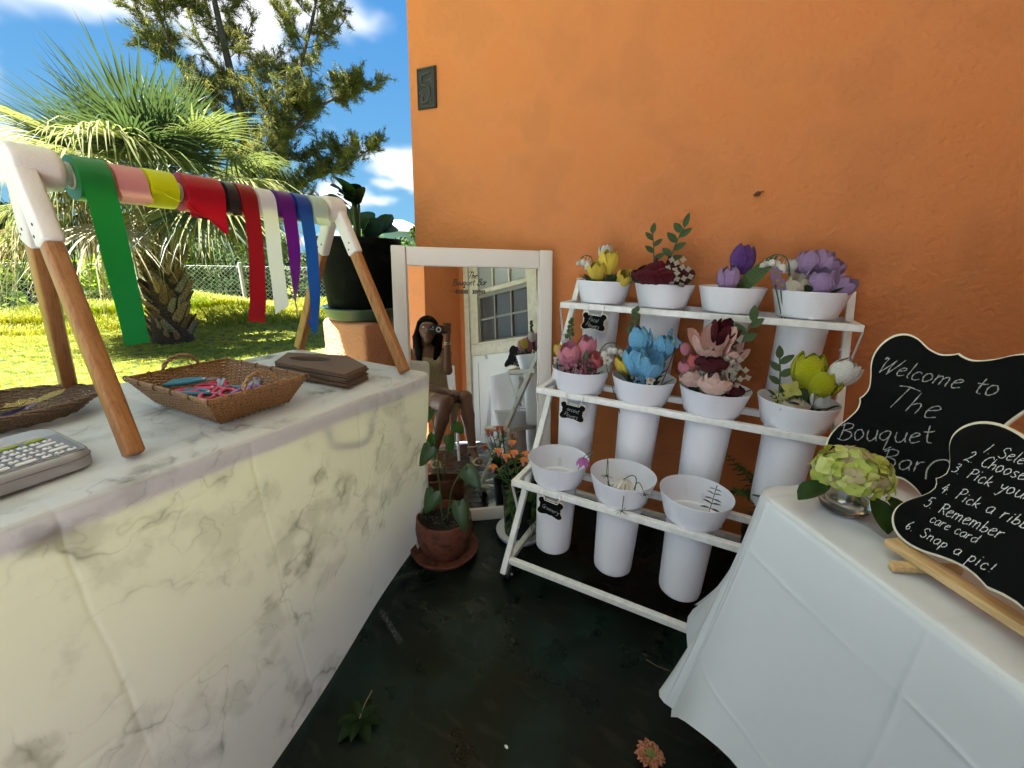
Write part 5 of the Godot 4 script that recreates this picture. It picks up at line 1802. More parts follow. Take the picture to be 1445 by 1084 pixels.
func flowers() -> void:
	rng.seed = 71
	var cx := [0.0, -0.437, -0.21, 0.014, 0.241, -0.437, -0.21, 0.014, 0.241]
	var list := [
		["tulip", 1, V(-0.416, 1.151, -1.617), 0.04, "yellow", "lean 0.1 0.1 open 0.25", "largest yellow knitted tulip in the left end top bucket"],
		["tulip", 1, V(-0.451, 1.116, -1.587), 0.034, "yellow", "lean -0.1 0.5 open 0.3", "yellow knitted tulip tipped over the rim of the top left bucket"],
		["tulip", 1, V(-0.349, 1.094, -1.597), 0.032, "yellow", "lean 0.5 0.9 open 0.2", "yellow knitted tulip lying low at the right of the top left bucket"],
		["tulip", 1, V(-0.449, 1.183, -1.677), 0.028, "white", "lean 0 0 open 0.15", "white knitted bud behind the yellow tulips, top left bucket"],
		["bells", 1, V(-0.487, 1.141, -1.617), 0.055, "white", "dir -1", "white bell-flower spray arching left out of the top left bucket"],
		["rose", 2, V(-0.222, 1.119, -1.627), 0.094, "dark red", "flat", "huge dark red fuzzy rose filling the second top bucket"],
		["sprig", 2, V(-0.188, 1.216, -1.657), 0.1, "leaf", "lean 0.25 n 7", "tall green leaf sprig to the right above the dark red rose"],
		["sprig", 2, V(-0.266, 1.203, -1.647), 0.085, "leaf", "lean -0.15 n 5", "shorter green leaf sprig to the left above the dark red rose"],
		["cluster", 2, V(-0.159, 1.120, -1.552), 0.032, "cream", "", "cluster of cream star blossoms in front of the dark red rose"],
		["tulip", 3, V(0.032, 1.170, -1.647), 0.042, "violet", "lean 0.05 0.0 open 0.1", "dark violet knitted tulip standing upright in the third top bucket"],
		["tulip", 3, V(-0.002, 1.107, -1.597), 0.036, "lilac", "lean -0.05 0.1 open 0.12", "lilac knitted tulip in front of the dark violet one"],
		["blade", 3, V(0.076, 1.131, -1.627), 0.105, "leaf", "lean 0.75", "broad green knitted leaf beside the violet tulip"],
		["tulip", 4, V(0.219, 1.162, -1.667), 0.038, "lilac", "lean -0.1 0.1 open 0.15", "upper left lilac tulip in the crowded right end top bucket"],
		["tulip", 4, V(0.255, 1.166, -1.677), 0.036, "lilac", "lean 0.1 -0.1 open 0.15", "upper middle lilac tulip in the right end top bucket"],
		["tulip", 4, V(0.279, 1.145, -1.657), 0.034, "lilac", "lean 0.5 0.1 open 0.2", "upper right lilac tulip in the right end top bucket"],
		["tulip", 4, V(0.253, 1.106, -1.597), 0.044, "lilac", "lean 0.1 0.4 open 0.25", "largest lilac tulip at the middle of the right end top bucket"],
		["tulip", 4, V(0.309, 1.094, -1.607), 0.036, "lilac", "lean 0.9 0.4 open 0.2", "lowest lilac tulip leaning over the right rim of the top bucket"],
		["tulip", 4, V(0.194, 1.099, -1.587), 0.032, "cream", "lean 0.0 0.6 open 0.35", "cream white tulip among the lilac ones, right end top bucket"],
		["bells", 4, V(0.155, 1.147, -1.627), 0.075, "white", "dir -1", "white bell-flower spray in the right end top bucket"],
		["tulip", 4, V(0.174, 1.154, -1.657), 0.02, "white", "lean -0.1 0.2 open 0.05", "small white bud beside the lilac tulips"],
		["daisy", 4, V(0.130, 1.131, -1.597), 0.02, "lilac", "y", "upper of three small lilac blossoms with yellow eyes, top right bucket"],
		["daisy", 4, V(0.138, 1.107, -1.587), 0.02, "lilac", "y", "middle of three small lilac blossoms with yellow eyes, top right bucket"],
		["daisy", 4, V(0.153, 1.093, -1.583), 0.02, "lilac", "y", "lowest of three small lilac blossoms with yellow eyes, top right bucket"],
		["tulip", 5, V(-0.473, 0.822, -1.391), 0.04, "pink", "lean -0.1 0.2 open 0.25", "large pink knitted tulip at the left of the middle left bucket"],
		["tulip", 5, V(-0.422, 0.850, -1.431), 0.036, "pink", "lean 0.1 0.1 open 0.2", "pink knitted tulip standing behind in the middle left bucket"],
		["tulip", 5, V(-0.524, 0.829, -1.421), 0.022, "yellow", "lean -0.3 0.1 open 0.2", "small yellow tulip half hidden at the left of the pink ones"],
		["cluster", 5, V(-0.458, 0.786, -1.356), 0.026, "pink", "", "low cluster of small pink blossoms at the left rim, middle left bucket"],
		["cluster", 5, V(-0.395, 0.792, -1.361), 0.022, "rose", "", "low cluster of deep pink blossoms at the middle of the pink bucket"],
		["tulip", 5, V(-0.368, 0.816, -1.401), 0.026, "coral", "lean 0.2 0.3 open 0.5", "coral bell blossom at the right side of the pink bucket"],
		["blade", 5, V(-0.405, 0.817, -1.371), 0.045, "leaf", "lean 0.0", "short green knitted leaf among the pink tulips"],
		["bells", 5, V(-0.362, 0.831, -1.431), 0.085, "white", "dir 1", "white bell-flower spray arching right between the pink and blue buckets"],
		["berry", 5, V(-0.495, 0.902, -1.451), 0.07, "leaf", "", "stalk of green buds rising behind the pink tulips"],
		["daisy", 5, V(-0.520, 0.795, -1.401), 0.018, "white", "y", "small white daisy at the left rim of the pink bucket"],
		["tulip", 5, V(-0.510, 0.861, -1.461), 0.022, "white", "lean -0.2 0.1 open 0.1", "white bud behind the pink tulips"],
		["tulip", 6, V(-0.236, 0.897, -1.431), 0.044, "sky blue", "lean -0.1 0.1 open 0.1", "topmost sky blue knitted tulip in the second middle bucket"],
		["tulip", 6, V(-0.161, 0.880, -1.441), 0.038, "sky blue", "lean 0.15 0.0 open 0.1", "right hand sky blue tulip in the second middle bucket"],
		["tulip", 6, V(-0.237, 0.835, -1.391), 0.044, "sky blue", "lean -0.2 0.2 open 0.2", "left lower sky blue tulip with its petals parting"],
		["tulip", 6, V(-0.187, 0.827, -1.371), 0.046, "sky blue", "lean 0.3 0.4 open 0.35", "most open sky blue tulip, low at the front of its bucket"],
		["tulip", 6, V(-0.273, 0.816, -1.401), 0.034, "yellow", "lean -0.3 0.3 open 0.2", "yellow tulip to the left of the blue ones"],
		["berry", 6, V(-0.267, 0.952, -1.451), 0.085, "leaf", "", "tall stalk of green buds above the blue tulips"],
		["cluster", 6, V(-0.198, 0.790, -1.346), 0.022, "sky blue", "", "low cluster of tiny blue blossoms at the front rim of the blue bucket"],
		["daisy", 6, V(-0.325, 0.827, -1.361), 0.018, "white", "y", "small white daisy with yellow eye hanging left of the blue bucket"],
		["daisy", 6, V(-0.175, 0.786, -1.341), 0.016, "white", "y", "small white daisy at the front rim of the blue bucket"],
		["daisy", 6, V(-0.124, 0.900, -1.431), 0.02, "sky blue", "y", "small blue blossom with yellow eye at the right of the blue tulips"],
		["berry", 6, V(-0.145, 0.911, -1.441), 0.05, "sky blue", "", "short stalk of blue buds right of the blue tulips"],
		["blade", 6, V(-0.167, 0.797, -1.401), 0.06, "leaf", "lean 0.5", "dark green knitted leaf under the blue tulips"],
		["lily", 7, V(-0.020, 0.920, -1.401), 0.075, "peach", "lean 0.0 0.45 open 0.75", "large open peach lily crowning the third middle bucket"],
		["lily", 7, V(0.014, 0.948, -1.461), 0.06, "dark red", "lean 0.35 0.1 open 0.5", "dark red lily behind the peach one"],
		["lily", 7, V(0.049, 0.893, -1.411), 0.05, "peach", "lean 0.5 0.4 open 0.45", "smaller peach lily leaning right below the large one"],
		["rose", 7, V(-0.009, 0.868, -1.371), 0.04, "dark red", "ball", "round dark red rose in the middle of the peach bouquet"],
		["rose", 7, V(-0.052, 0.812, -1.361), 0.032, "pale pink", "ball", "left pale pink rose at the rim of the peach bouquet"],
		["rose", 7, V(0.011, 0.813, -1.341), 0.042, "pale pink", "ball", "larger pale pink rose hanging over the rim of the peach bouquet"],
		["rose", 7, V(0.061, 0.789, -1.381), 0.03, "dark red", "ball", "small dark red rose tucked low at the right of the peach bouquet"],
		["cluster", 7, V(0.056, 0.842, -1.371), 0.03, "cream", "", "cluster of cream blossoms right of the pale pink roses"],
		["tulip", 7, V(-0.092, 0.885, -1.431), 0.018, "pink", "lean -0.3 0.0 open 0.05", "upper small pink bud left of the peach lily"],
		["tulip", 7, V(-0.079, 0.829, -1.401), 0.024, "pink", "lean -0.3 0.2 open 0.1", "lower pink bud at the left of the peach bouquet"],
		["tulip", 7, V(-0.054, 0.854, -1.391), 0.026, "coral", "lean -0.1 0.2 open 0.1", "coral pink bud between the peach lily and the pale roses"],
		["sprig", 7, V(0.071, 0.930, -1.441), 0.1, "leaf", "lean 0.2 n 6", "green leaf sprig at the right of the peach bouquet"],
		["tulip", 8, V(0.249, 0.862, -1.431), 0.045, "lime", "lean 0.05 0.1 open 0.1", "upper lime yellow tulip in the right end middle bucket"],
		["tulip", 8, V(0.290, 0.837, -1.411), 0.044, "lime", "lean 0.15 0.2 open 0.15", "lower lime yellow tulip in the right end middle bucket"],
		["tulip", 8, V(0.325, 0.871, -1.411), 0.038, "white", "lean 0.55 0.2 open 0.15", "white tulip leaning out to the right beside the chalkboard"],
		["lily", 8, V(0.286, 0.792, -1.371), 0.036, "white", "lean 0.1 0.4 open 0.35", "open white tulip low in the lime and white bucket"],
		["rose", 8, V(0.226, 0.774, -1.371), 0.034, "cream", "flat", "cream rose low at the rim of the lime and white bucket"],
		["daisy", 8, V(0.208, 0.815, -1.361), 0.028, "lemon", "", "lemon yellow four-petalled blossom in the lime and white bucket"],
		["cluster", 8, V(0.187, 0.781, -1.361), 0.016, "lemon", "", "little cluster of lemon buds at the left rim"],
		["sprig", 8, V(0.182, 0.834, -1.441), 0.09, "leaf", "lean -0.15 n 6", "green leaf sprig at the left of the lime and white bucket"],
		["blade", 8, V(0.251, 0.810, -1.421), 0.06, "leaf", "lean 0.0", "broad green leaf between the lime tulips and the daisies"],
	]
	var cache := {}
	var times := {"tulip": 2.35, "bells": 1.5, "sprig": 1.4, "cluster": 1.45, "blade": 1.4, "berry": 1.1, "lily": 1.6, "rose": 1.35, "daisy": 1.0}
	var kinds := {"tulip": "knitted_tulip", "bells": "bell_flower_spray", "sprig": "leaf_sprig", "cluster": "blossom_cluster", "blade": "knitted_leaf", "berry": "bud_stalk", "lily": "knitted_lily", "rose": "knitted_rose", "daisy": "small_daisy"}
	var cats := {"tulip": "flower", "bells": "flower", "sprig": "greenery", "cluster": "flower", "blade": "greenery", "berry": "greenery", "lily": "flower", "rose": "flower", "daisy": "flower"}
	for e in list:
		var kind: String = e[0]
		var tier := 0 if e[1] < 5 else 1
		var foot := V(cx[e[1]], [0.80, 0.50][tier], [-1.6475, -1.431][tier])
		foot += V(rnd(-0.025, 0.025), 0, rnd(-0.02, 0.02))
		var at: Vector3 = e[2]
		var s: float = e[3] * times[kind]
		var ex: PackedStringArray = (e[5] as String).split(" ")
		var lx := 0.0
		var lz := 0.0
		var open := 0.2
		for k in ex.size():
			if ex[k] == "lean":
				lx = float(ex[k + 1])
				lz = float(ex[k + 2]) if k + 2 < ex.size() and ex[k + 2].is_valid_float() else 0.0
			elif ex[k] == "open":
				open = float(ex[k + 1])
		var up := V(lx, 1, lz).normalized()
		var t := thing(kinds[kind], e[6], cats[kind], at, "knitted flowers in the buckets")
		var side := up.cross(V(0.3, 0.1, 1)).normalized()
		var head := Basis(side, up, side.cross(up)) * Basis(UP, rnd(0, TAU))
		var g := Geo.new()
		var down := foot - at
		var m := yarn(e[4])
		var green := yarn("leaf")
		if kind == "tulip" or kind == "lily":
			var base := -up * s * 0.5
			g.tube(curve([base + up * 0.004, base - up * s * 0.4, down.lerp(base, 0.45), down], 5), 0.0042 if s > 0.05 else 0.0028, 6)
			obj("stem", g, green, t)
			var lily := kind == "lily"
			for ring in 2:
				var key := "%s %.2f %d" % [kind, open, ring]
				if not cache.has(key):
					cache[key] = petal_mesh(1.0, 0.33 if ring == 1 else 0.29, open * (1.0 if ring == 1 else 0.55), 0.62 if lily else 1.02, 0.8 if lily else 1.05)
				for k in 3:
					var pt := obj("petal", cache[key], m, t)
					var grow := s * (1.0 if ring == 1 else 0.97) * rnd(0.94, 1.05)
					pt.position = base
					pt.basis = (head * Basis(UP, TAU * (k + 0.5 * ring) / 3.0 + rnd(-0.1, 0.1)) * Basis(V(1, 0, 0), rnd(-0.05, 0.06))).scaled(Vector3.ONE * grow)
			if open > 0.4:
				g = Geo.new()
				g.ball(base + up * s * 0.25, Vector3.ONE * s * 0.10, Basis.IDENTITY, 8)
				obj("flower_heart", g, yarn("cream"), t)
		elif kind == "rose":
			g.tube(curve([-up * s * 0.5, down.lerp(Vector3.ZERO, 0.4), down], 4), 0.004, 6)
			obj("stem", g, green, t)
			var flat := 0.72 if ex[0] == "flat" else 1.0
			for r in 5:
				var n: int = [2, 3, 4, 5, 6][r]
				var f := (r + 1.0) / 5.0
				var key := "rose %d" % r
				if not cache.has(key):
					cache[key] = petal_mesh(1.25 - 0.30 * f, 0.16 + 0.50 * f, 0.05 + 0.62 * f * f, 1.25 - 0.25 * f, 0.62)
				for k in n:
					var q := obj("petal", cache[key], m, t)
					q.position = up * (-s * 0.55 - s * 0.10 * f) * flat
					q.basis = head * Basis(UP, TAU * (k + 0.5 * r) / n + r * 0.9 + rnd(-0.15, 0.15)) * Basis(V(1, 0, 0), rnd(-0.08, 0.10)) * Basis.from_scale(V(s, s * flat * rnd(0.9, 1.08), s))
			for k in 3:
				g = Geo.new()
				var a := k * 2.1 + 0.6
				g.leaf(V(0, -s * 0.35, 0), V(cos(a), 0.2, sin(a) + 0.4), UP, s * 1.1, s * 0.5, 0.3, 0.2, 4)
				obj("leaf", g, green, t)
		elif kind == "daisy":
			var f := V(0.1, 0.5, 1).normalized()
			var x := f.cross(UP).normalized()
			var n := 4 if e[4] == "lemon" else 5
			for k in n:
				g = Geo.new()
				var a := TAU * k / n + 0.4
				g.leaf(Vector3.ZERO, x * cos(a) + x.cross(f) * sin(a) + f * 0.15, f, s * 1.05, s * 0.85, 0.3, 0.15, 4, 0.7)
				obj("petal", g, m, t)
			g = Geo.new()
			g.ball(f * s * 0.12, Vector3.ONE * s * 0.27, Basis.IDENTITY, 8)
			obj("eye", g, yarn("lemon" if e[4] == "lemon" else "eye"), t)
			g = Geo.new()
			g.tube(curve([-f * 0.002, down.lerp(Vector3.ZERO, 0.85) * V(0.5, 1, 0.6), down], 5), 0.0018, 5)
			obj("stem", g, green, t)
		elif kind == "cluster":
			for k in 15:
				var a := k * 2.4
				var r := sqrt(k / 15.0)
				var q := V(cos(a) * r * s, sin(a) * r * s * 1.15, rnd(0.2, 0.5) * s * (1.2 - r))
				g = Geo.new()
				var n := 4
				for j in n:
					var b := TAU * j / n + k
					g.leaf(q, V(cos(b), sin(b), 0.5), V(0, 0, 1), s * 0.24, s * 0.22, 0.6, 0.2, 3, 0.7)
				g.ball(q + V(0, 0, s * 0.05), Vector3.ONE * s * 0.09, Basis.IDENTITY, 6)
				obj("blossom", g, m, t)
			g = Geo.new()
			for k in 5:
				g.tube([V((k - 2) * s * 0.3, 0, 0), V(0, -s * 1.2, -s * 0.6)], 0.0014, 4)
			g.tube(curve([V(0, -s * 1.1, -s * 0.5), down.lerp(Vector3.ZERO, 0.7) * V(0.7, 1, 0.9), down], 4), 0.0022, 5)
			obj("stem", g, green, t)
		elif kind == "blade":
			g.leaf(V(-lx * s * 0.45, -s * 0.5, 0), V(lx, 1, 0.12), V(-0.25, 0.1, 1), s * 1.1, s * 0.34, 0.25, 0.25, 8, 0.9)
			obj("leaf_blade", g, green, t)
			g = Geo.new()
			g.tube(curve([V(-lx * s * 0.45, -s * 0.48, 0), down.lerp(V(-lx * s * 0.45, -s * 0.48, 0), 0.5), down], 4), 0.003, 5)
			obj("stem", g, green, t)
		elif kind == "sprig":
			var n := int(ex[ex.size() - 1])
			var spine := curve([V(-lx * s * 0.55, -s * 0.5, 0), V(-lx * s * 0.1, 0, 0), V(lx * s * 0.5, s * 0.42, 0)], 8)
			g.tube(spine, 0.0022, 5)
			g.tube(curve([spine[0], down.lerp(spine[0], 0.5), down], 4), 0.0024, 5)
			obj("stem", g, green, t)
			for k in n:
				var f := (k + 1.0) / n
				var q: Vector3 = spine[int(f * (spine.size() - 1))]
				var sgn := 1.0 if k % 2 == 0 else -1.0
				g = Geo.new()
				g.leaf(q, V(sgn * (1.0 if k < n - 1 else 0.15) + lx * 0.4, 0.55 + 0.5 * f, rnd(-0.1, 0.4)), V(0, 0.25, 1), s * rnd(0.30, 0.36), s * rnd(0.15, 0.19), 0.3, 0.2, 6, 0.85)
				obj("leaf", g, green, t)
		elif kind == "berry":
			g.tube(curve([V(0, s * 0.5, 0), V(0.003, 0, 0), V(0, -s * 0.5, 0), down], 5), 0.0022, 5)
			obj("stem", g, green, t)
			for k in 8:
				g = Geo.new()
				var y := s * (0.5 - 0.9 * k / 8.0)
				g.ball(V((0.16 if k % 2 == 0 else -0.16) * s * (0.3 + 0.7 * k / 8.0), y, rnd(-0.1, 0.1) * s), V(0.10, 0.12, 0.10) * s * rnd(0.8, 1.15), Basis.IDENTITY, 8)
				obj("bud", g, m if e[4] != "sky blue" or k < 4 else green, t)
		elif kind == "bells":
			var d := float(ex[1])
			var arch := curve([down, V(-d * s * 0.25, -s * 0.7, -0.01), V(-d * s * 0.05, s * 0.15, 0), V(d * s * 0.25, s * 0.36, 0), V(d * s * 0.52, s * 0.22, 0.005)], 7)
			g.tube(arch, 0.0021, 5)
			obj("stem", g, green, t)
			for k in 5:
				var q: Vector3 = arch[arch.size() - 1 - k * 3]
				var hang := q + V(d * 0.006, -0.010 - 0.002 * k, 0.006 * (1 if k % 2 == 0 else -1))
				g = Geo.new()
				g.tube([q, hang], 0.0012, 4)
				var r := 0.0085 + 0.0016 * k
				g.lathe([Vector2(0, 0), Vector2(r * 0.7, -0.2 * r), Vector2(r, -r * 0.9), Vector2(r * 0.95, -r * 1.5), Vector2(r * 1.12, -r * 1.9), Vector2(r * 0.85, -r * 1.6), Vector2(0, -r * 0.7)], 10, hang)
				obj("bell", g, m, t)
	# low greenery that fills the full buckets
	var fill := [[1, "yellow"], [2, "dark red"], [4, "lilac"], [5, "pink"], [6, "sky blue"], [7, "peach"], [8, "lime"]]
	for e in fill:
		var b := V(cx[e[0]], 1.055 if e[0] < 5 else 0.748, -1.6475 if e[0] < 5 else -1.431)
		var t := thing("filler_greenery", "low knitted leaves tucked round the %s flowers in their bucket" % e[1], "greenery", b, "filler leaves in the buckets")
		for k in 11:
			var a := k * 2.39996
			var r := 0.028 + 0.042 * fposmod(k * 0.618, 1.0)
			var g := Geo.new()
			g.tube([V(cos(a) * r * 0.5, -0.20, sin(a) * r * 0.5), V(cos(a) * r, 0.0, sin(a) * r)], 0.0022, 5)
			g.leaf(V(cos(a) * r, 0.0, sin(a) * r), V(cos(a) * 0.6, 1.0, sin(a) * 0.6 + 0.15), V(-cos(a), 0.5, -sin(a)), rnd(0.045, 0.075), rnd(0.024, 0.034), 0.5, 0.25, 5)
			obj("leaf", g, yarn("leaf") if k % 3 else yarn("dark green"), t)
	wilted_stems()


func wilted_stems() -> void:
	# the bottom tier holds a few real, tired stems
	var st := mat("wilted stem", lin(0.075, 0.11, 0.04), 0.6)
	var t := thing("pink_cosmos", "single drooping pink cosmos hanging over the right of the bottom left bucket", "flower", V(-0.337, 0.514, -1.21))
	var g := Geo.new()
	g.tube(curve([V(-0.04, -0.32, -0.06), V(-0.02, -0.05, -0.02), V(0.035, 0.03, -0.01), V(0.02, 0.035, 0.0), V(0.0, 0.012, 0.0)], 6), 0.0012, 5)
	obj("stem", g, st, t)
	for k in 8:
		g = Geo.new()
		var a := TAU * k / 8
		g.leaf(V(0, 0.010, 0), V(cos(a), -0.75, sin(a)), V(cos(a), 0.6, sin(a)), 0.036, 0.02, 0.3, 0.2, 4, 0.8)
		obj("petal", g, mat("cosmos pink", lin(0.42, 0.12, 0.36), 0.6, {"back": lin(0.3, 0.1, 0.25)}), t)
	g = Geo.new()
	g.ball(V(0, 0.004, 0), V(0.007, 0.006, 0.007))
	obj("flower_heart", g, st, t)
	t = thing("white_mum", "drooping white many-petalled flower in the middle bottom bucket", "flower", V(-0.195, 0.470, -1.20))
	g = Geo.new()
	g.tube(curve([V(0.02, -0.30, -0.05), V(0.035, -0.02, 0.0), V(0.035, 0.03, 0.0), V(0.022, 0.040, 0.0), V(0.0, 0.022, 0)], 6), 0.0016, 5)
	obj("stem", g, st, t)
	for k in 34:
		g = Geo.new()
		var a := k * 2.4
		var f := sqrt(k / 34.0)
		g.leaf(V(cos(a) * 0.006, 0.018, sin(a) * 0.006), V(cos(a) * f * 1.1, -1.0 + 0.5 * f, sin(a) * f * 1.1), V(cos(a), 0.5, sin(a)), rnd(0.034, 0.046), 0.010, 0.35, 0.3, 4)
		obj("petal", g, mat("mum white", lin(0.74, 0.68, 0.62), 0.7, {"back": lin(0.4, 0.38, 0.34)}), t)
	t = thing("cut_stems", "thin green stems with spidery sepals in the middle bottom bucket", "greenery", V(-0.20, 0.44, -1.20))
	var sp := [[V(-0.055, 0.04, -0.01), V(-0.06, 0.09, -0.03)], [V(0.075, 0.032, 0.03), V(0.045, 0.05, 0.0)], [V(0.018, -0.028, 0.058), V(0.014, 0.05, 0.03)], [V(-0.04, 0.012, 0.0), V(-0.05, 0.05, 0.0)]]
	for e in sp:
		g = Geo.new()
		g.tube(curve([V(0.0, -0.30, -0.04), V(e[1].x * 0.6, -0.05, 0), e[1], e[0]], 6), 0.0013, 5)
		for k in 11:
			var a := TAU * k / 11
			g.leaf(e[0], V(cos(a), rnd(-0.2, 0.5), sin(a)), UP, rnd(0.016, 0.03), 0.0024, 0.5, 0.1, 3)
		g.ball(e[0], Vector3.ONE * 0.004, Basis.IDENTITY, 6)
		obj("stem", g, st, t)
	t = thing("red_sprig", "small dark red sprig standing in the right bottom bucket", "greenery", V(0.058, 0.46, -1.22))
	g = Geo.new()
	g.tube(curve([V(-0.02, -0.31, -0.02), V(-0.004, -0.05, 0), V(0.0, 0.0, 0), V(0.006, 0.075, 0)], 5), 0.0011, 5)
	obj("stem", g, mat("red stem", lin(0.05, 0.012, 0.012), 0.6), t)
	for k in 10:
		g = Geo.new()
		var y := -0.005 + 0.0165 * (k / 2)
		var sgn := 1.0 if k % 2 == 0 else -1.0
		var shrink := 1.0 - 0.11 * (k / 2)
		g.leaf(V(0.0004 * k, y, 0), V(sgn, 0.25 - 0.12 * sgn, 0.3 * (1 if k % 4 < 2 else -1)), UP, 0.032 * shrink, 0.012 * shrink, 0.4, 0.2, 4)
		obj("leaf", g, mat("red leaf", lin(0.045, 0.008, 0.010), 0.5), t)


func body_field(bones: Array, cell: float) -> Geo:
	# bones are tapered capsules [a, b, radius at a, radius at b, blend]; they are joined with a smooth minimum and meshed with surface nets
	var lo := Vector3.ONE * 1e9
	var hi := -lo
	for b in bones:
		var r := maxf(b[2], b[3]) + cell * 3.0
		for e in 2:
			lo = lo.min(b[e] - Vector3.ONE * r)
			hi = hi.max(b[e] + Vector3.ONE * r)
	var nx := int((hi.x - lo.x) / cell) + 2
	var ny := int((hi.y - lo.y) / cell) + 2
	var nz := int((hi.z - lo.z) / cell) + 2
	var f := PackedFloat32Array()
	f.resize(nx * ny * nz)
	f.fill(1.0)
	for bone in bones:
		var a: Vector3 = bone[0]
		var b: Vector3 = bone[1]
		var ra: float = bone[2]
		var rb: float = bone[3]
		var k: float = bone[4]
		var ab := b - a
		var l2 := maxf(ab.length_squared(), 1e-9)
		var m := maxf(ra, rb) + k + cell * 2.5
		var p0 := ((a.min(b) - Vector3.ONE * m - lo) / cell).floor()
		var p1 := ((a.max(b) + Vector3.ONE * m - lo) / cell).ceil()
		for z in range(maxi(0, int(p0.z)), mini(nz, int(p1.z) + 1)):
			for y in range(maxi(0, int(p0.y)), mini(ny, int(p1.y) + 1)):
				for x in range(maxi(0, int(p0.x)), mini(nx, int(p1.x) + 1)):
					var q := lo + Vector3(x, y, z) * cell
					var t := clampf((q - a).dot(ab) / l2, 0.0, 1.0)
					var d := (q - a - ab * t).length() - lerpf(ra, rb, t)
					var at := (z * ny + y) * nx + x
					var o := f[at]
					var h := maxf(k - absf(o - d), 0.0) / k
					f[at] = minf(o, d) - h * h * k * 0.25
	var g := Geo.new()
	var id := PackedInt32Array()
	id.resize(nx * ny * nz)
	id.fill(-1)
	var step := [1, nx, nx * ny]
	for z in nz - 1:
		for y in ny - 1:
			for x in nx - 1:
				var at := (z * ny + y) * nx + x
				if f[at] > cell * 2.0:
					continue
				var s := Vector3.ZERO
				var n := 0
				for c in 8:
					var ia: int = at + (step[0] if c & 1 else 0) + (step[1] if c & 2 else 0) + (step[2] if c & 4 else 0)
					var va := f[ia]
					for ax in 3:
						if c & (1 << ax):
							continue
						var vb := f[ia + step[ax]]
						if (va < 0.0) != (vb < 0.0):
							var t := va / (va - vb)
							var q := Vector3(1 if c & 1 else 0, 1 if c & 2 else 0, 1 if c & 4 else 0)
							q[ax] += t
							s += q
							n += 1
				if n > 0:
					id[at] = g.p(lo + (Vector3(x, y, z) + s / n) * cell)
	for z in range(1, nz - 1):
		for y in range(1, ny - 1):
			for x in range(1, nx - 1):
				var at := (z * ny + y) * nx + x
				var inside := f[at] < 0.0
				for ax in 3:
					if inside == (f[at + step[ax]] < 0.0):
						continue
					var u: int = step[(ax + 1) % 3]
					var w: int = step[(ax + 2) % 3]
					var q := [id[at], id[at - u], id[at - u - w], id[at - w]]
					if q.min() < 0:
						continue
					if inside:
						g.quad(q[0], q[1], q[2], q[3])
					else:
						g.quad(q[0], q[3], q[2], q[1])
	return g


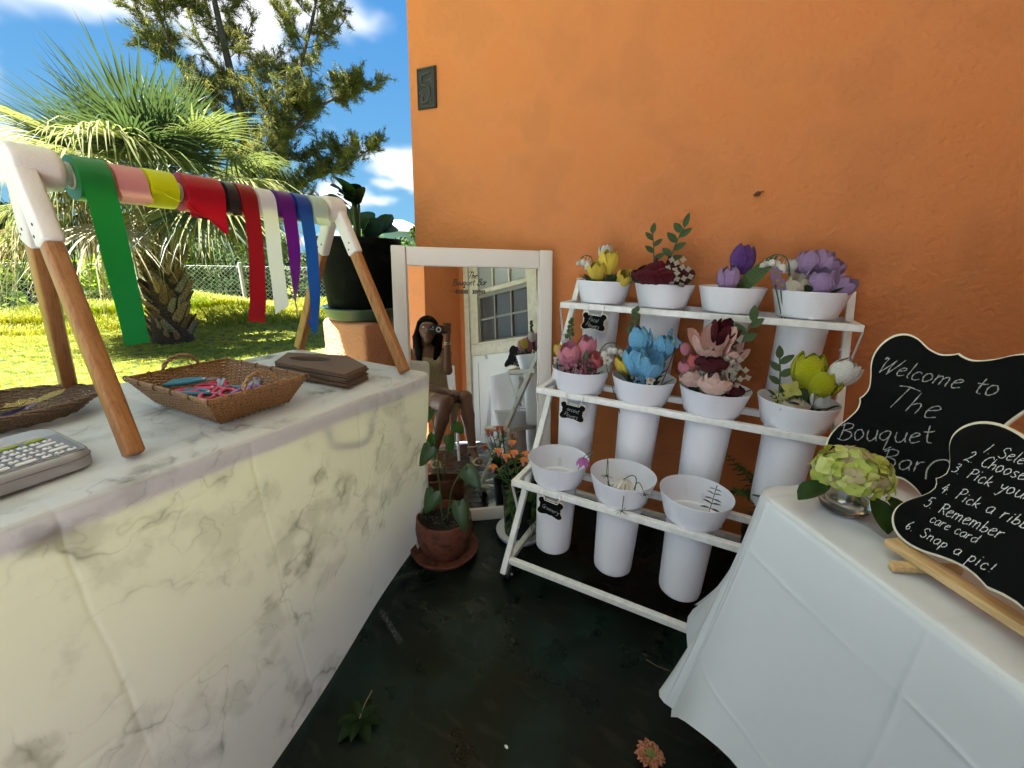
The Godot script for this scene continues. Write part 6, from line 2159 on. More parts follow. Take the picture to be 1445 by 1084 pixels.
func person_with_phone() -> void:
	rng.seed = 81
	var face := V(-0.62, 0, -0.785)      # she looks at the mirror
	var rgt := V(0.785, 0, -0.62)        # her right
	var skin := mat("brown skin", lin(0.145, 0.066, 0.038), 0.48, {"spec": 0.4})
	var t := thing("person", "seated woman in a tan strap dress holding up a phone, seen in the mirror", "person")
	var head := V(0.140, 1.165, 0.222)
	var shr := V(0.300, 0.955, 0.165)
	var shl := V(0.080, 0.955, 0.338)
	var elr := V(0.192, 0.790, 0.020)
	var wrr := V(0.158, 1.045, -0.022)
	var ell := V(0.030, 0.690, 0.215)
	var wrl := V(0.135, 0.600, -0.040)
	var hil := V(0.130, 0.520, 0.340)
	var hir := V(0.265, 0.520, 0.230)
	var knl := V(0.040, 0.520, -0.125)
	var knr := V(0.212, 0.550, -0.170)
	var anl := V(-0.048, 0.115, -0.055)
	var anr := V(0.190, 0.120, -0.262)
	var bl := V(-0.088, 0.032, -0.125)
	var br := V(0.160, 0.032, -0.345)
	var bones := [
		[head + V(0, -0.10, 0.02), V(0.185, 0.97, 0.255), 0.046, 0.055, 0.04],
		[shr, shl, 0.052, 0.052, 0.05], [V(0.245, 0.90, 0.205), V(0.24, 0.70, 0.24), 0.075, 0.07, 0.06], [V(0.135, 0.90, 0.29), V(0.145, 0.70, 0.31), 0.075, 0.07, 0.06],
		[V(0.24, 0.70, 0.24), hir, 0.075, 0.10, 0.06], [V(0.145, 0.70, 0.31), hil, 0.075, 0.10, 0.06],
		[V(0.215, 0.865, 0.165), V(0.215, 0.865, 0.17), 0.055, 0.055, 0.05], [V(0.125, 0.865, 0.235), V(0.125, 0.865, 0.24), 0.055, 0.055, 0.05],
		[shr, elr, 0.046, 0.037, 0.02], [elr, wrr, 0.038, 0.025, 0.015], [shl, ell, 0.046, 0.037, 0.02], [ell, wrl, 0.038, 0.025, 0.015],
		[hil, knl, 0.088, 0.058, 0.03], [hir, knr, 0.088, 0.058, 0.03],
		[knl, knl.lerp(anl, 0.35), 0.052, 0.055, 0.02], [knl.lerp(anl, 0.35), anl, 0.055, 0.032, 0.02], [knr, knr.lerp(anr, 0.35), 0.052, 0.055, 0.02], [knr.lerp(anr, 0.35), anr, 0.055, 0.032, 0.02],
		[anl, bl, 0.032, 0.024, 0.02], [anl, anl + V(0.03, -0.045, 0.035), 0.03, 0.028, 0.02], [anr, br, 0.032, 0.024, 0.02], [anr, anr + V(0.012, -0.045, 0.045), 0.03, 0.028, 0.02],
		[bl, bl + V(-0.025, -0.008, -0.045), 0.026, 0.014, 0.015], [br, br + V(-0.015, -0.008, -0.05), 0.026, 0.014, 0.015],
	]
	var g := body_field(bones, 0.0115)
	# head, with a face
	var f := face
	var hb := [[head + V(0, 0.02, 0) - f * 0.015, head + V(0, 0.025, 0) - f * 0.02, 0.092, 0.092, 0.03], [head + f * 0.03 + V(0, -0.02, 0), head + f * 0.045 + V(0, -0.082, 0), 0.066, 0.040, 0.04],
		[head + f * 0.085 + V(0, 0.005, 0), head + f * 0.106 + V(0, -0.028, 0), 0.010, 0.0145, 0.014], [head + f * 0.082 + V(0, -0.058, 0) + rgt * 0.014, head + f * 0.082 + V(0, -0.058, 0) - rgt * 0.014, 0.0105, 0.0105, 0.008],
		[head + f * 0.078 + V(0, 0.034, 0) + rgt * 0.034, head + f * 0.078 + V(0, 0.034, 0) - rgt * 0.034, 0.014, 0.014, 0.02], [head + rgt * 0.088 + V(0, 0.01, 0), head + rgt * 0.092 + V(0, -0.03, 0), 0.014, 0.010, 0.01], [head - rgt * 0.088 + V(0, 0.01, 0), head - rgt * 0.092 + V(0, -0.03, 0), 0.014, 0.010, 0.01],
		[head + V(0, -0.06, 0.01), head + V(0, -0.12, 0.025), 0.048, 0.046, 0.03]]
	append(g, body_field(hb, 0.0055))
	# right hand round the phone's end, left hand on the knee with the bouquet
	var cr := V(0.88849, 0.0281, -0.45804)
	var cu := V(-0.15791, 0.95589, -0.24766)
	var cb := V(0.43088, 0.29237, 0.85373)
	var eye := V(0, 1.15, 0)
	var ph := func(x: float, y: float, z: float) -> Vector3: return eye + cr * x + cu * y + cb * z
	var palm: Vector3 = (ph as Callable).call(0.158, -0.035, 0.030)
	var hand := [[wrr, palm, 0.025, 0.026, 0.02], [palm, (ph as Callable).call(0.162, 0.012, 0.026), 0.026, 0.021, 0.015]]
	for k in 4:
		var y := 0.030 - 0.019 * k
		var a: Vector3 = (ph as Callable).call(0.163, y * 0.8, 0.024)
		var b: Vector3 = (ph as Callable).call(0.166, y, -0.004)
		var c: Vector3 = (ph as Callable).call(0.140 - 0.004 * k, y + 0.002, -0.0085)
		var d: Vector3 = (ph as Callable).call([0.108, 0.100, 0.104, 0.116][k], y + 0.002, -0.0085)
		hand.append([a, b, 0.0098, 0.0092, 0.006])
		hand.append([b, c, 0.0092, 0.0085, 0.004])
		hand.append([c, d, 0.0085, 0.0072, 0.004])
	hand.append([palm, (ph as Callable).call(0.140, -0.030, 0.026), 0.014, 0.0115, 0.012])
	hand.append([(ph as Callable).call(0.140, -0.030, 0.026), (ph as Callable).call(0.105, -0.012, 0.024), 0.0115, 0.009, 0.005])
	append(g, body_field(hand, 0.0045))
	var grip := V(0.128, 0.530, -0.125)
	var lh := [[wrl, V(0.135, 0.568, -0.085), 0.025, 0.027, 0.02]]
	for k in 4:
		var s := (k - 1.5) * 0.018
		var a := V(0.135, 0.562, -0.10) + rgt * s
		lh.append([a, a + V(-0.018, -0.012, -0.035), 0.010, 0.009, 0.006])
		lh.append([a + V(-0.018, -0.012, -0.035), a + V(-0.020, -0.046, -0.040) - rgt * s * 0.3, 0.009, 0.0085, 0.004])
		lh.append([a + V(-0.020, -0.046, -0.040) - rgt * s * 0.3, a + V(-0.002, -0.060, -0.022) - rgt * s * 0.4, 0.0085, 0.007, 0.004])
	lh.append([V(0.150, 0.575, -0.075), V(0.165, 0.548, -0.105), 0.013, 0.011, 0.01])
	lh.append([V(0.165, 0.548, -0.105), V(0.150, 0.522, -0.125), 0.011, 0.009, 0.005])
	append(g, body_field(lh, 0.0045))
	obj("body", g, skin, t)
	for s in [-1, 1]:
		g = Geo.new()
		g.ball(head + f * 0.083 + V(0, 0.016, 0) + rgt * 0.032 * s, V(0.0115, 0.009, 0.0115), Basis.IDENTITY, 10)
		obj("eye", g, mat("eye white", lin(0.55, 0.53, 0.50), 0.2), t)
	g = Geo.new()
	for y in [-0.0615, -0.0535]:
		g.tube(curve([head + f * 0.080 + V(0, y, 0) - rgt * 0.022, head + f * 0.0925 + V(0, y + (0.002 if y > -0.057 else -0.003), 0), head + f * 0.080 + V(0, y, 0) + rgt * 0.022], 6), 0.0045, 6)
	obj("mouth", g, mat("lip", lin(0.20, 0.055, 0.045), 0.4), t)
	# hair: long, dark and wavy, most of it over her left shoulder
	var hair := [[head + V(0, 0.045, 0) - f * 0.025, head + V(0, 0.02, 0) - f * 0.045, 0.094, 0.098, 0.03], [head - f * 0.05, head + V(0, -0.16, 0) - f * 0.07, 0.09, 0.07, 0.04]]
	for k in 9:
		var side := -rgt if k < 6 else rgt
		var out := 0.080 + 0.010 * (k % 3)
		var a := head + V(0, 0.06, 0) + side * 0.065 + f * (0.030 - 0.022 * (k % 6))
		var b := head + V(0, -0.06, 0) + side * (out + 0.012) + f * (0.020 - 0.020 * (k % 6))
		var c := head + V(0, -0.20 - 0.01 * k, 0) + side * (out + rnd(-0.02, 0.02)) + f * (0.035 - 0.022 * (k % 6))
		var d := head + V(0, -0.34 - rnd(0, 0.06), 0) + side * (out - 0.015 + rnd(-0.02, 0.02)) + f * (0.065 - 0.02 * (k % 6))
		hair.append([a, b, 0.026, 0.024, 0.012])
		hair.append([b, c, 0.024, 0.023, 0.010])
		if k < 6:
			hair.append([c, d, 0.023, 0.010, 0.010])
	obj("hair", body_field(hair, 0.0065), mat("dark hair", lin(0.008, 0.0055, 0.004), 0.7, {"spec": 0.12, "bump": noise_tex(256, 0.08, 2, [], [], FastNoiseLite.TYPE_SIMPLEX_SMOOTH, 92), "bs": 0.5, "ts": V(14, 1.5, 14)}), t)
	var dress := [[V(0.215, 0.865, 0.165), V(0.215, 0.86, 0.17), 0.062, 0.062, 0.05], [V(0.125, 0.865, 0.235), V(0.125, 0.86, 0.24), 0.062, 0.062, 0.05], [V(0.242, 0.87, 0.21), V(0.24, 0.70, 0.24), 0.078, 0.08, 0.06], [V(0.138, 0.87, 0.29), V(0.145, 0.70, 0.31), 0.078, 0.08, 0.06],
		[V(0.24, 0.70, 0.24), hir + V(0, 0.0, 0), 0.082, 0.112, 0.06], [V(0.145, 0.70, 0.31), hil, 0.082, 0.112, 0.06], [hil, hil.lerp(knl, 0.55), 0.10, 0.083, 0.05], [hir, hir.lerp(knr, 0.55), 0.10, 0.083, 0.05], [hil.lerp(knl, 0.3), hir.lerp(knr, 0.3), 0.07, 0.07, 0.06]]
	obj("dress", body_field(dress, 0.011), mat("tan dress", lin(0.27, 0.20, 0.105), 0.8, {"bump": noise_tex(256, 0.02, 3, [], [], FastNoiseLite.TYPE_SIMPLEX_SMOOTH, 93), "bs": 1.2, "ts": V(7, 2, 7)}), t)
	for s in [-1, 1]:
		g = Geo.new()
		var q: Vector3 = V(0.19, 0, 0.25) + rgt * 0.075 * s
		g.tube(curve([q + V(0, 0.92, 0) + f * 0.075, q + V(0, 0.985, 0) + f * 0.035, q + V(0, 1.005, 0) - f * 0.01, q + V(0, 0.96, 0) - f * 0.07], 6), 0.004, 6)
		obj("strap", g, mat("tan dress"), t)
	g = Geo.new()
	for r in [0.0, 0.012]:
		var ring := []
		var ax := (wrr - elr).normalized()
		var x := ax.cross(UP).normalized()
		for k in 21:
			ring.append(wrr.lerp(elr, 0.10) + ax * r + (x * cos(TAU * k / 20.0) + x.cross(ax) * sin(TAU * k / 20.0)) * 0.031)
		g.tube(ring, 0.003, 6, false)
	obj("bracelet", g, mat("silver", lin(0.75, 0.75, 0.72), 0.25, {"metal": 1.0}), t)
	for e in [[bl, anl], [br, anr]]:
		g = Geo.new()
		var ball: Vector3 = e[0]
		var ank: Vector3 = e[1]
		var d: Vector3 = ((ball - ank) * V(1, 0, 1)).normalized()
		var x := d.cross(UP)
		var heel: Vector3 = V(ank.x, 0, ank.z) - d * 0.045
		g.sheet(func(s, q): var u: float = q; return (heel + UP * 0.065).lerp(V(ball.x, 0.006, ball.z) + d * 0.055, u) + UP * (0.02 * sin(u * PI) * (0.4 - u)) + x * (s - 0.5) * (0.045 + 0.035 * sin(u * 2.4)), 6, 12)
		g.beam(heel + UP * 0.001, heel + UP * 0.066 + d * 0.006, 0.012, 0.012)
		var so := obj("sandal", g, mat("cream leather", lin(0.55, 0.44, 0.32), 0.5), t)
		g = Geo.new()
		var arch := []
		for k in 9:
			var a := PI * k / 8.0
			arch.append(V(ball.x, 0.014 + sin(a) * 0.044, ball.z) + d * 0.012 + x * cos(a) * 0.038)
		g.tube(arch, 0.007, 6, true, 0.4)
		var loop := []
		for k in 17:
			var a := TAU * k / 16.0
			loop.append(ank + V(0, 0.025, 0) + d * sin(a) * 0.036 + x * cos(a) * 0.036)
		g.tube(loop, 0.006, 6, false)
		obj("sandal_strap", g, mat("cream leather"), so)
	# the phone she takes the picture with; its lens is the camera
	var pt := thing("phone", "dark phone with a round white grip, held up in the mirror", "phone", eye)
	pt.basis = Basis(cr, cu, cb).orthonormalized()
	g = Geo.new()
	g.box(V(0.066, -0.020, 0.0085), V(0.150, 0.074, 0.008), Basis.IDENTITY, 0.003)
	obj("phone_body", g, mat("phone case", lin(0.018, 0.018, 0.02), 0.3), pt)
	g = Geo.new()
	g.box(V(0.012, -0.008, 0.0040), V(0.034, 0.034, 0.0016), Basis.IDENTITY, 0.0007)
	obj("lens_plate", g, mat("lens plate", lin(0.05, 0.05, 0.055), 0.15), pt)
	g = Geo.new()
	for q in [V(0.003, -0.016, 0.003), V(0.021, 0.0, 0.003), V(0.021, -0.018, 0.003)]:
		g.lathe([Vector2(0, -0.001), Vector2(0.0062, -0.001), Vector2(0.0062, 0.0012), Vector2(0.005, 0.0016), Vector2(0, 0.0008)], 16, q, Basis(V(1, 0, 0), -PI / 2))
	obj("lens_rings", g, mat("steel"), pt)
	g = Geo.new()
	g.lathe([Vector2(0.013, 0), Vector2(0.023, 0), Vector2(0.023, 0.003), Vector2(0.013, 0.003), Vector2(0.013, 0)], 32, V(0.068, -0.020, 0.0043), Basis(V(1, 0, 0), -PI / 2))
	obj("grip_ring", g, mat("white plastic"), pt)
	# bouquet in her left hand
	bouquet(V(0.128, 0.530, -0.132), V(0.06, 1, -0.10).normalized())
	# her chair
	var ct := thing("folding_chair", "white folding chair under the seated woman, seen in the mirror", "chair", V(0.205, 0, 0.285))
	ct.basis = Basis(rgt, UP, -face)
	var wp := mat("white plastic")
	g = Geo.new()
	g.box(V(0, 0.425, -0.02), V(0.43, 0.025, 0.40), Basis.IDENTITY, 0.01)
	obj("seat", g, wp, ct)
	g = Geo.new()
	g.sheet(func(s, q): return V((s - 0.5) * 0.43, 0.58 + 0.27 * q, 0.225 + 0.05 * q + 0.03 * cos((s - 0.5) * 3.0)), 10, 6)
	g.sheet(func(s, q): return V((0.5 - s) * 0.43, 0.58 + 0.27 * q, 0.243 + 0.05 * q + 0.03 * cos((s - 0.5) * 3.0)), 10, 6)
	obj("backrest", g, wp, ct)
	for s in [-1, 1]:
		g = Geo.new()
		g.tube([V(s * 0.225, 0.0, -0.24), V(s * 0.225, 0.42, -0.03), V(s * 0.225, 0.86, 0.27)], 0.012, 8)
		obj("leg", g, mat("white metal"), ct)
		g = Geo.new()
		g.tube([V(s * 0.205, 0.0, 0.24), V(s * 0.205, 0.42, -0.05)], 0.012, 8)
		obj("leg", g, mat("white metal"), ct)
	g = Geo.new()
	g.tube([V(-0.225, 0.10, -0.19), V(0.225, 0.10, -0.19)], 0.009, 8)
	obj("stretcher", g, mat("white metal"), ct)


func append(g: Geo, o: Geo) -> void:
	var base := g.v.size()
	g.v.append_array(o.v)
	g.u.append_array(o.u)
	g.c.append_array(o.c)
	for k in o.t:
		g.t.append(k + base)


func bouquet(at: Vector3, up: Vector3) -> void:
	var t := thing("bouquet", "small bouquet wrapped in brown paper held between the woman's knees", "bouquet", at)
	var x := up.cross(V(0, 0, 1)).normalized()
	t.basis = Basis(x, up, x.cross(up))
	var g := Geo.new()
	g.lathe([Vector2(0.018, -0.30), Vector2(0.022, -0.22), Vector2(0.035, -0.11), Vector2(0.060, -0.02), Vector2(0.058, -0.022), Vector2(0.033, -0.11), Vector2(0.020, -0.22)], 20)
	obj("paper_wrap", g, mat("wrap paper", lin(0.30, 0.19, 0.10), 0.8), t)
	g = Geo.new()
	for k in 7:
		var a := TAU * k / 7
		g.tube([V(cos(a) * 0.010, -0.25, sin(a) * 0.010), V(cos(a) * 0.016, -0.40, sin(a) * 0.016)], 0.003, 5)
	obj("stems", g, mat("stem green"), t)
	var tones := [mat("white yarn flower", lin(0.8, 0.77, 0.72), 0.8), mat("plum petal", lin(0.16, 0.04, 0.16), 0.7), mat("plum petal"), mat("ruby petal", lin(0.30, 0.01, 0.02), 0.7), mat("plum petal"), mat("ruby petal"), mat("plum petal")]
	for k in 7:
		var a := k * 2.4
		var r := 0.016 + 0.028 * sqrt(k / 7.0)
		var q := V(cos(a) * r, 0.035 - 0.020 * (k % 3), sin(a) * r)
		g = Geo.new()
		for j in 7:
			var b := TAU * j / 7 + k
			g.leaf(q, V(cos(b), 0.7, sin(b)), V(-cos(b), 1, -sin(b)), 0.034, 0.024, 0.6, 0.3, 4, 0.8)
		obj("bloom", g, tones[k], t)
	for k in 6:
		var a := TAU * k / 6
		g = Geo.new()
		g.leaf(V(cos(a) * 0.03, -0.02, sin(a) * 0.03), V(cos(a), 0.6, sin(a)), UP, 0.06, 0.025, 0.5, 0.2, 4)
		obj("leaf", g, mat("mid leaf"), t)


func litter() -> void:
	rng.seed = 91
	var t := thing("fallen_leaves", "sprig of fallen green leaves lying on the dark green floor", "leaves", V(-0.665, 0.002, -0.505))
	var g := Geo.new()
	g.tube(curve([V(0, 0.008, 0), V(-0.012, 0.014, -0.03), V(-0.018, 0.020, -0.062)], 4), 0.0014, 5)
	obj("stalk", g, mat("pale stalk", lin(0.22, 0.17, 0.10), 0.7), t)
	for e in [[0.4, 0.062, 0.3], [1.1, 0.055, 0.7], [1.7, 0.06, 0.4], [2.4, 0.052, 0.6], [3.0, 0.058, 0.2], [-0.3, 0.055, 0.5], [3.7, 0.045, 0.8], [4.5, 0.05, 0.5], [5.3, 0.05, 0.9]]:
		g = Geo.new()
		g.leaf(V(0.004 * cos(e[0]), 0.006, 0.004 * sin(e[0])), V(cos(e[0]), e[2], sin(e[0])), UP, e[1], e[1] * 0.5, 0.9, 0.25, 6, 0.9)
		obj("leaf", g, mat("fallen leaf", lin(0.008, 0.020, 0.005), 0.6, {"spec": 0.25}), t)
	t = thing("fallen_flower", "faded peach flower head lying on the floor near the white cloth", "flower", V(0.012, 0.010, -0.775))
	for k in 15:
		g = Geo.new()
		var a := k * 2.4
		g.leaf(V(cos(a) * 0.008, 0.006, sin(a) * 0.008), V(cos(a), 0.15 + 0.03 * (k % 4), sin(a)), UP, rnd(0.024, 0.032), rnd(0.014, 0.02), 0.5, 0.35, 5, 0.75)
		obj("petal", g, mat("faded peach petal", lin(0.48, 0.21, 0.13), 0.75, {"tex": noise_tex(256, 0.02, 4, [Color(0.6, 0.5, 0.45), Color(1, 1, 1)], [0.3, 0.6], FastNoiseLite.TYPE_SIMPLEX_SMOOTH, 95), "ts": 25.0}), t)
	g = Geo.new()
	for k in 26:
		var a := k * 2.4
		var r := 0.010 * sqrt(k / 26.0)
		g.ball(V(cos(a) * r, 0.013 - r * 0.3, sin(a) * r), Vector3.ONE * 0.0022, Basis.IDENTITY, 6)
	obj("flower_heart", g, mat("lime stem"), t)
	g = Geo.new()
	g.tube(curve([V(-0.03, 0.003, -0.006), V(0, 0.006, 0.002), V(0.035, 0.003, -0.002)], 5), 0.0013, 5)
	solo("twig", g, mat("twig", lin(0.12, 0.07, 0.035), 0.9), "thin brown twig on the floor in front of the rack", "twig", "", V(-0.01, 0, -1.03))
	g = Geo.new()
	g.leaf(V(0, 0.001, 0), V(1, 0.05, 0.3), UP, 0.012, 0.007, 0.4, 0.4, 4)
	solo("white_scrap", g, mat("white petal", lin(0.72, 0.72, 0.70), 0.8), "tiny white petal on the dark floor near the bottom of the photo", "petal", "", V(-0.311, 0, -0.634))


func scatter(called: String, m: Mesh, mt: Material, where: Array, tint: PackedColorArray, parent: Node3D) -> MultiMeshInstance3D:
	var mm := MultiMesh.new()
	mm.transform_format = MultiMesh.TRANSFORM_3D
	mm.use_colors = true
	mm.mesh = m
	mm.instance_count = where.size()
	for k in where.size():
		mm.set_instance_transform(k, where[k])
		mm.set_instance_color(k, tint[k])
	var o := MultiMeshInstance3D.new()
	o.name = called
	o.multimesh = mm
	o.material_override = mt
	parent.add_child(o, true)
	return o


func turned(nor: Vector3, spin: float, s: float) -> Basis:
	var x := nor.cross(V(0.31, 0.77, 0.55)).normalized()
	return (Basis(x, nor, x.cross(nor)) * Basis(UP, spin)).scaled(Vector3.ONE * s)


func garden() -> void:
	rng.seed = 101
	palm()
	fence()
	pine()
	undergrowth()
	far_house()
	grass()


func fan(g: Geo, at: Vector3, d: Vector3, len: float, droop: float, segs: int, spread: float, curl: float) -> void:
	# a fan leaf: narrow folded segments that spread from the end of the stalk, joined inside and hanging at the tips
	var side := d.cross(UP).normalized()
	var nor := side.cross(d).normalized()
	for k in segs:
		var f := (k + 0.5) / segs * 2.0 - 1.0
		var a := f * spread
		var dir: Vector3 = (d * cos(a) + side * sin(a) + nor * (0.18 - 0.30 * absf(f)) * curl).normalized()
		var l := len * (1.0 - 0.28 * f * f) * rnd(0.68, 1.12)
		droop *= 1.0
		var w := dir.cross(nor).normalized()
		var up := w.cross(dir)
		var wid := len * 0.72 * spread / segs
		var sway := rvec() * (0.07 + 0.16 * minf(droop, 1.0))
		var base := g.v.size()
		var n := 6
		var hang_k := rnd(0.5, 1.5)
		var from := rnd(0.2, 0.45)
		for j in n + 1:
			var t := float(j) / n
			var hang := droop * hang_k * maxf(0.0, t - from) * maxf(0.0, t - from) * 1.9
			var q := at + dir * (l * (t - 0.30 * minf(hang, 1.0))) + (sway - UP * 1.0) * l * hang * 0.9
			var ww := wid * (0.12 + t * 2.1 if t < 0.42 else (1.0 - t) * 1.72 + 0.02) * 0.5
			g.p(q - w * ww + up * ww * 0.5, Vector2(0, t))
			g.p(q, Vector2(0.5, t))
			g.p(q + w * ww + up * ww * 0.5, Vector2(1, t))
		for j in n:
			for s in 2:
				var b := base + j * 3 + s
				g.quad(b, b + 1, b + 4, b + 3)


func palm() -> void:
	var at := V(-7.12, -0.16, -3.02)
	var t := thing("fan_palm", "squat fan palm with criss-cross leaf bases and hanging pale fronds on the lawn", "palm tree", at)
	var top := V(0.06, 2.0, -0.10)
	var g := Geo.new()
	var ring := []
	for k in 9:
		var f := k / 8.0
		ring.append([lerpf(0.24, 0.17, f), f])
	g.tube([V(0, -0.05, 0), V(0.0, 0.3, 0), V(0.02, 0.8, -0.03), V(0.05, 1.5, -0.08), top], [0.26, 0.21, 0.18, 0.17, 0.12], 14)
	var bark := noise_tex(256, 0.03, 4, [Color(0.45, 0.42, 0.4), Color(1, 1, 1)], [0.25, 0.7], FastNoiseLite.TYPE_SIMPLEX_SMOOTH, 102)
	var trunk := obj("trunk", g, mat("palm trunk", lin(0.055, 0.035, 0.02), 0.9, {"tex": bark, "ts": 4.0}), t)
	# old leaf bases in crossing spirals
	var boot := Geo.new()
	boot.tube([V(0, 0, 0), V(0.0, 0.10, 0.035), V(0, 0.20, 0.085), V(0, 0.26, 0.125)], [0.062, 0.055, 0.040, 0.028], 6, true, 0.42, V(1, 0, 0))
	var bm := boot.mesh()
	var tones := [mat("leaf base tan", lin(0.30, 0.20, 0.105), 0.85, {"tex": bark, "ts": 5.0}), mat("leaf base brown", lin(0.17, 0.10, 0.05), 0.9, {"tex": bark, "ts": 5.0}), mat("leaf base grey", lin(0.26, 0.22, 0.165), 0.9, {"tex": bark, "ts": 5.0})]
	for k in 92:
		var y := 0.06 + 1.42 * k / 92.0
		var a := k * 2.39996
		var r := lerpf(0.185, 0.125, y / 1.5)
		var o := obj("leaf_base", bm, tones[k % 3], trunk)
		o.position = V(cos(a) * r + 0.04 * y, y - 0.06, sin(a) * r - 0.06 * y)
		o.basis = Basis(UP, PI / 2 - a) * Basis(V(0, 0, 1), 0.42 if k % 2 == 0 else -0.42) * Basis.from_scale(Vector3.ONE * rnd(0.85, 1.25))
	var fresh := mat("palm fresh", lin(0.022, 0.040, 0.019), 0.45, {"back": lin(0.05, 0.08, 0.018)})
	var pale := mat("palm pale", lin(0.165, 0.168, 0.066), 0.62, {"spec": 0.25, "back": lin(0.22, 0.24, 0.06)})
	var straw := mat("palm straw", lin(0.20, 0.165, 0.08), 0.6, {"back": lin(0.14, 0.11, 0.04)})
	var olive := mat("palm olive", lin(0.085, 0.105, 0.032), 0.6, {"spec": 0.25, "back": lin(0.14, 0.17, 0.04)})
	var toward := atan2(3.02, 7.12)   # azimuth (in x, z) from the palm to the porch
	for k in 84:
		var kind := 0 if k < 20 else (1 if k < 68 else 2)
		var a := k * 2.39996 + 0.4
		var el: float = [rnd(0.5, 1.25), rnd(-0.25, 0.95), rnd(-0.3, 0.3)][kind]
		var d := V(cos(a) * cos(el), sin(el), sin(a) * cos(el))
		var stalk: float = [rnd(0.55, 0.85), rnd(0.65, 1.35), rnd(0.45, 0.9)][kind]
		var mid := top + d * stalk * 0.55 + UP * 0.05
		var end: Vector3 = top + d * stalk - UP * stalk * [0.02, 0.16, 0.12][kind]
		g = Geo.new()
		g.tube(curve([top, mid, end], 4), [0.022, 0.018, 0.016, 0.014, 0.012, 0.011, 0.010, 0.009, 0.008], 5)
		var dd: Vector3 = ((end - mid).normalized() + UP * [0.25, -0.05, -0.35][kind]).normalized()
		fan(g, end, dd, [rnd(0.95, 1.2), rnd(0.9, 1.35), rnd(0.6, 0.9)][kind], [rnd(0.0, 0.18), rnd(0.15, 0.95), rnd(0.4, 1.0)][kind], 44, [1.75, 1.6, 1.1][kind], 1.0)
		obj("frond", g, ([fresh, pale, straw][kind] if kind != 1 else [pale, fresh, pale, straw, olive][k % 5]), t)


func fence() -> void:
	var a := V(-11.1, 0, -2.6)
	var d := V(2.8, 0, -3.9).normalized()
	var t := thing("chain_link_fence", "white chain-link fence with slim concrete posts across the end of the lawn", "fence", a)
	var conc := mat("pale post", lin(0.52, 0.50, 0.45), 0.85)
	var wire := mat("white wire", lin(0.62, 0.64, 0.62), 0.5)
	var y0 := -0.16
	var y1 := 0.84
	for s in [-3.1, -0.55, 1.65, 3.35, 5.9, 8.4]:
		var g := Geo.new()
		var lean: Vector3 = d * (0.10 if s == 1.65 else rnd(-0.02, 0.02))
		g.box(d * s + UP * (y0 + y1) * 0.5, V(0.065, y1 - y0 + 0.16, 0.065), Basis(d + UP * lean.dot(d) * -1.0, UP + lean, d.cross(UP)).orthonormalized(), 0.012)
		obj("post", g, conc, t)
	var g := Geo.new()
	for y in [y0 + 0.02, (y0 + y1) / 2, y1]:
		g.tube([d * -4.2 + UP * y, d * 9.0 + UP * y], 0.005, 5, false)
	obj("line_wire", g, wire, t)
	g = Geo.new()
	var h := y1 - y0
	var step := 0.088
	var n := int(13.2 / step)
	for k in range(-int(h / step), n):
		for s in [-1, 1]:
			var u0 := k * step
			var p0 := 0.0
			var p1 := h
			if u0 < 0.0:
				p0 = -u0
			if u0 + h > 13.2:
				p1 = 13.2 - u0
			if p1 - p0 < 0.03:
				continue
			var f0 := u0 + p0
			var f1 := u0 + p1
			var yy0 := y0 + p0 if s > 0 else y1 - p0
			var yy1 := y0 + p1 if s > 0 else y1 - p1
			var off: Vector3 = d.cross(UP) * 0.003 * s
			g.tube([d * (f0 - 4.2) + UP * yy0 + off, d * (f1 - 4.2) + UP * yy1 + off], 0.0042, 3, false)
	var w := obj("chain_link", g, wire, t)
	w.set_meta("kind", "stuff")


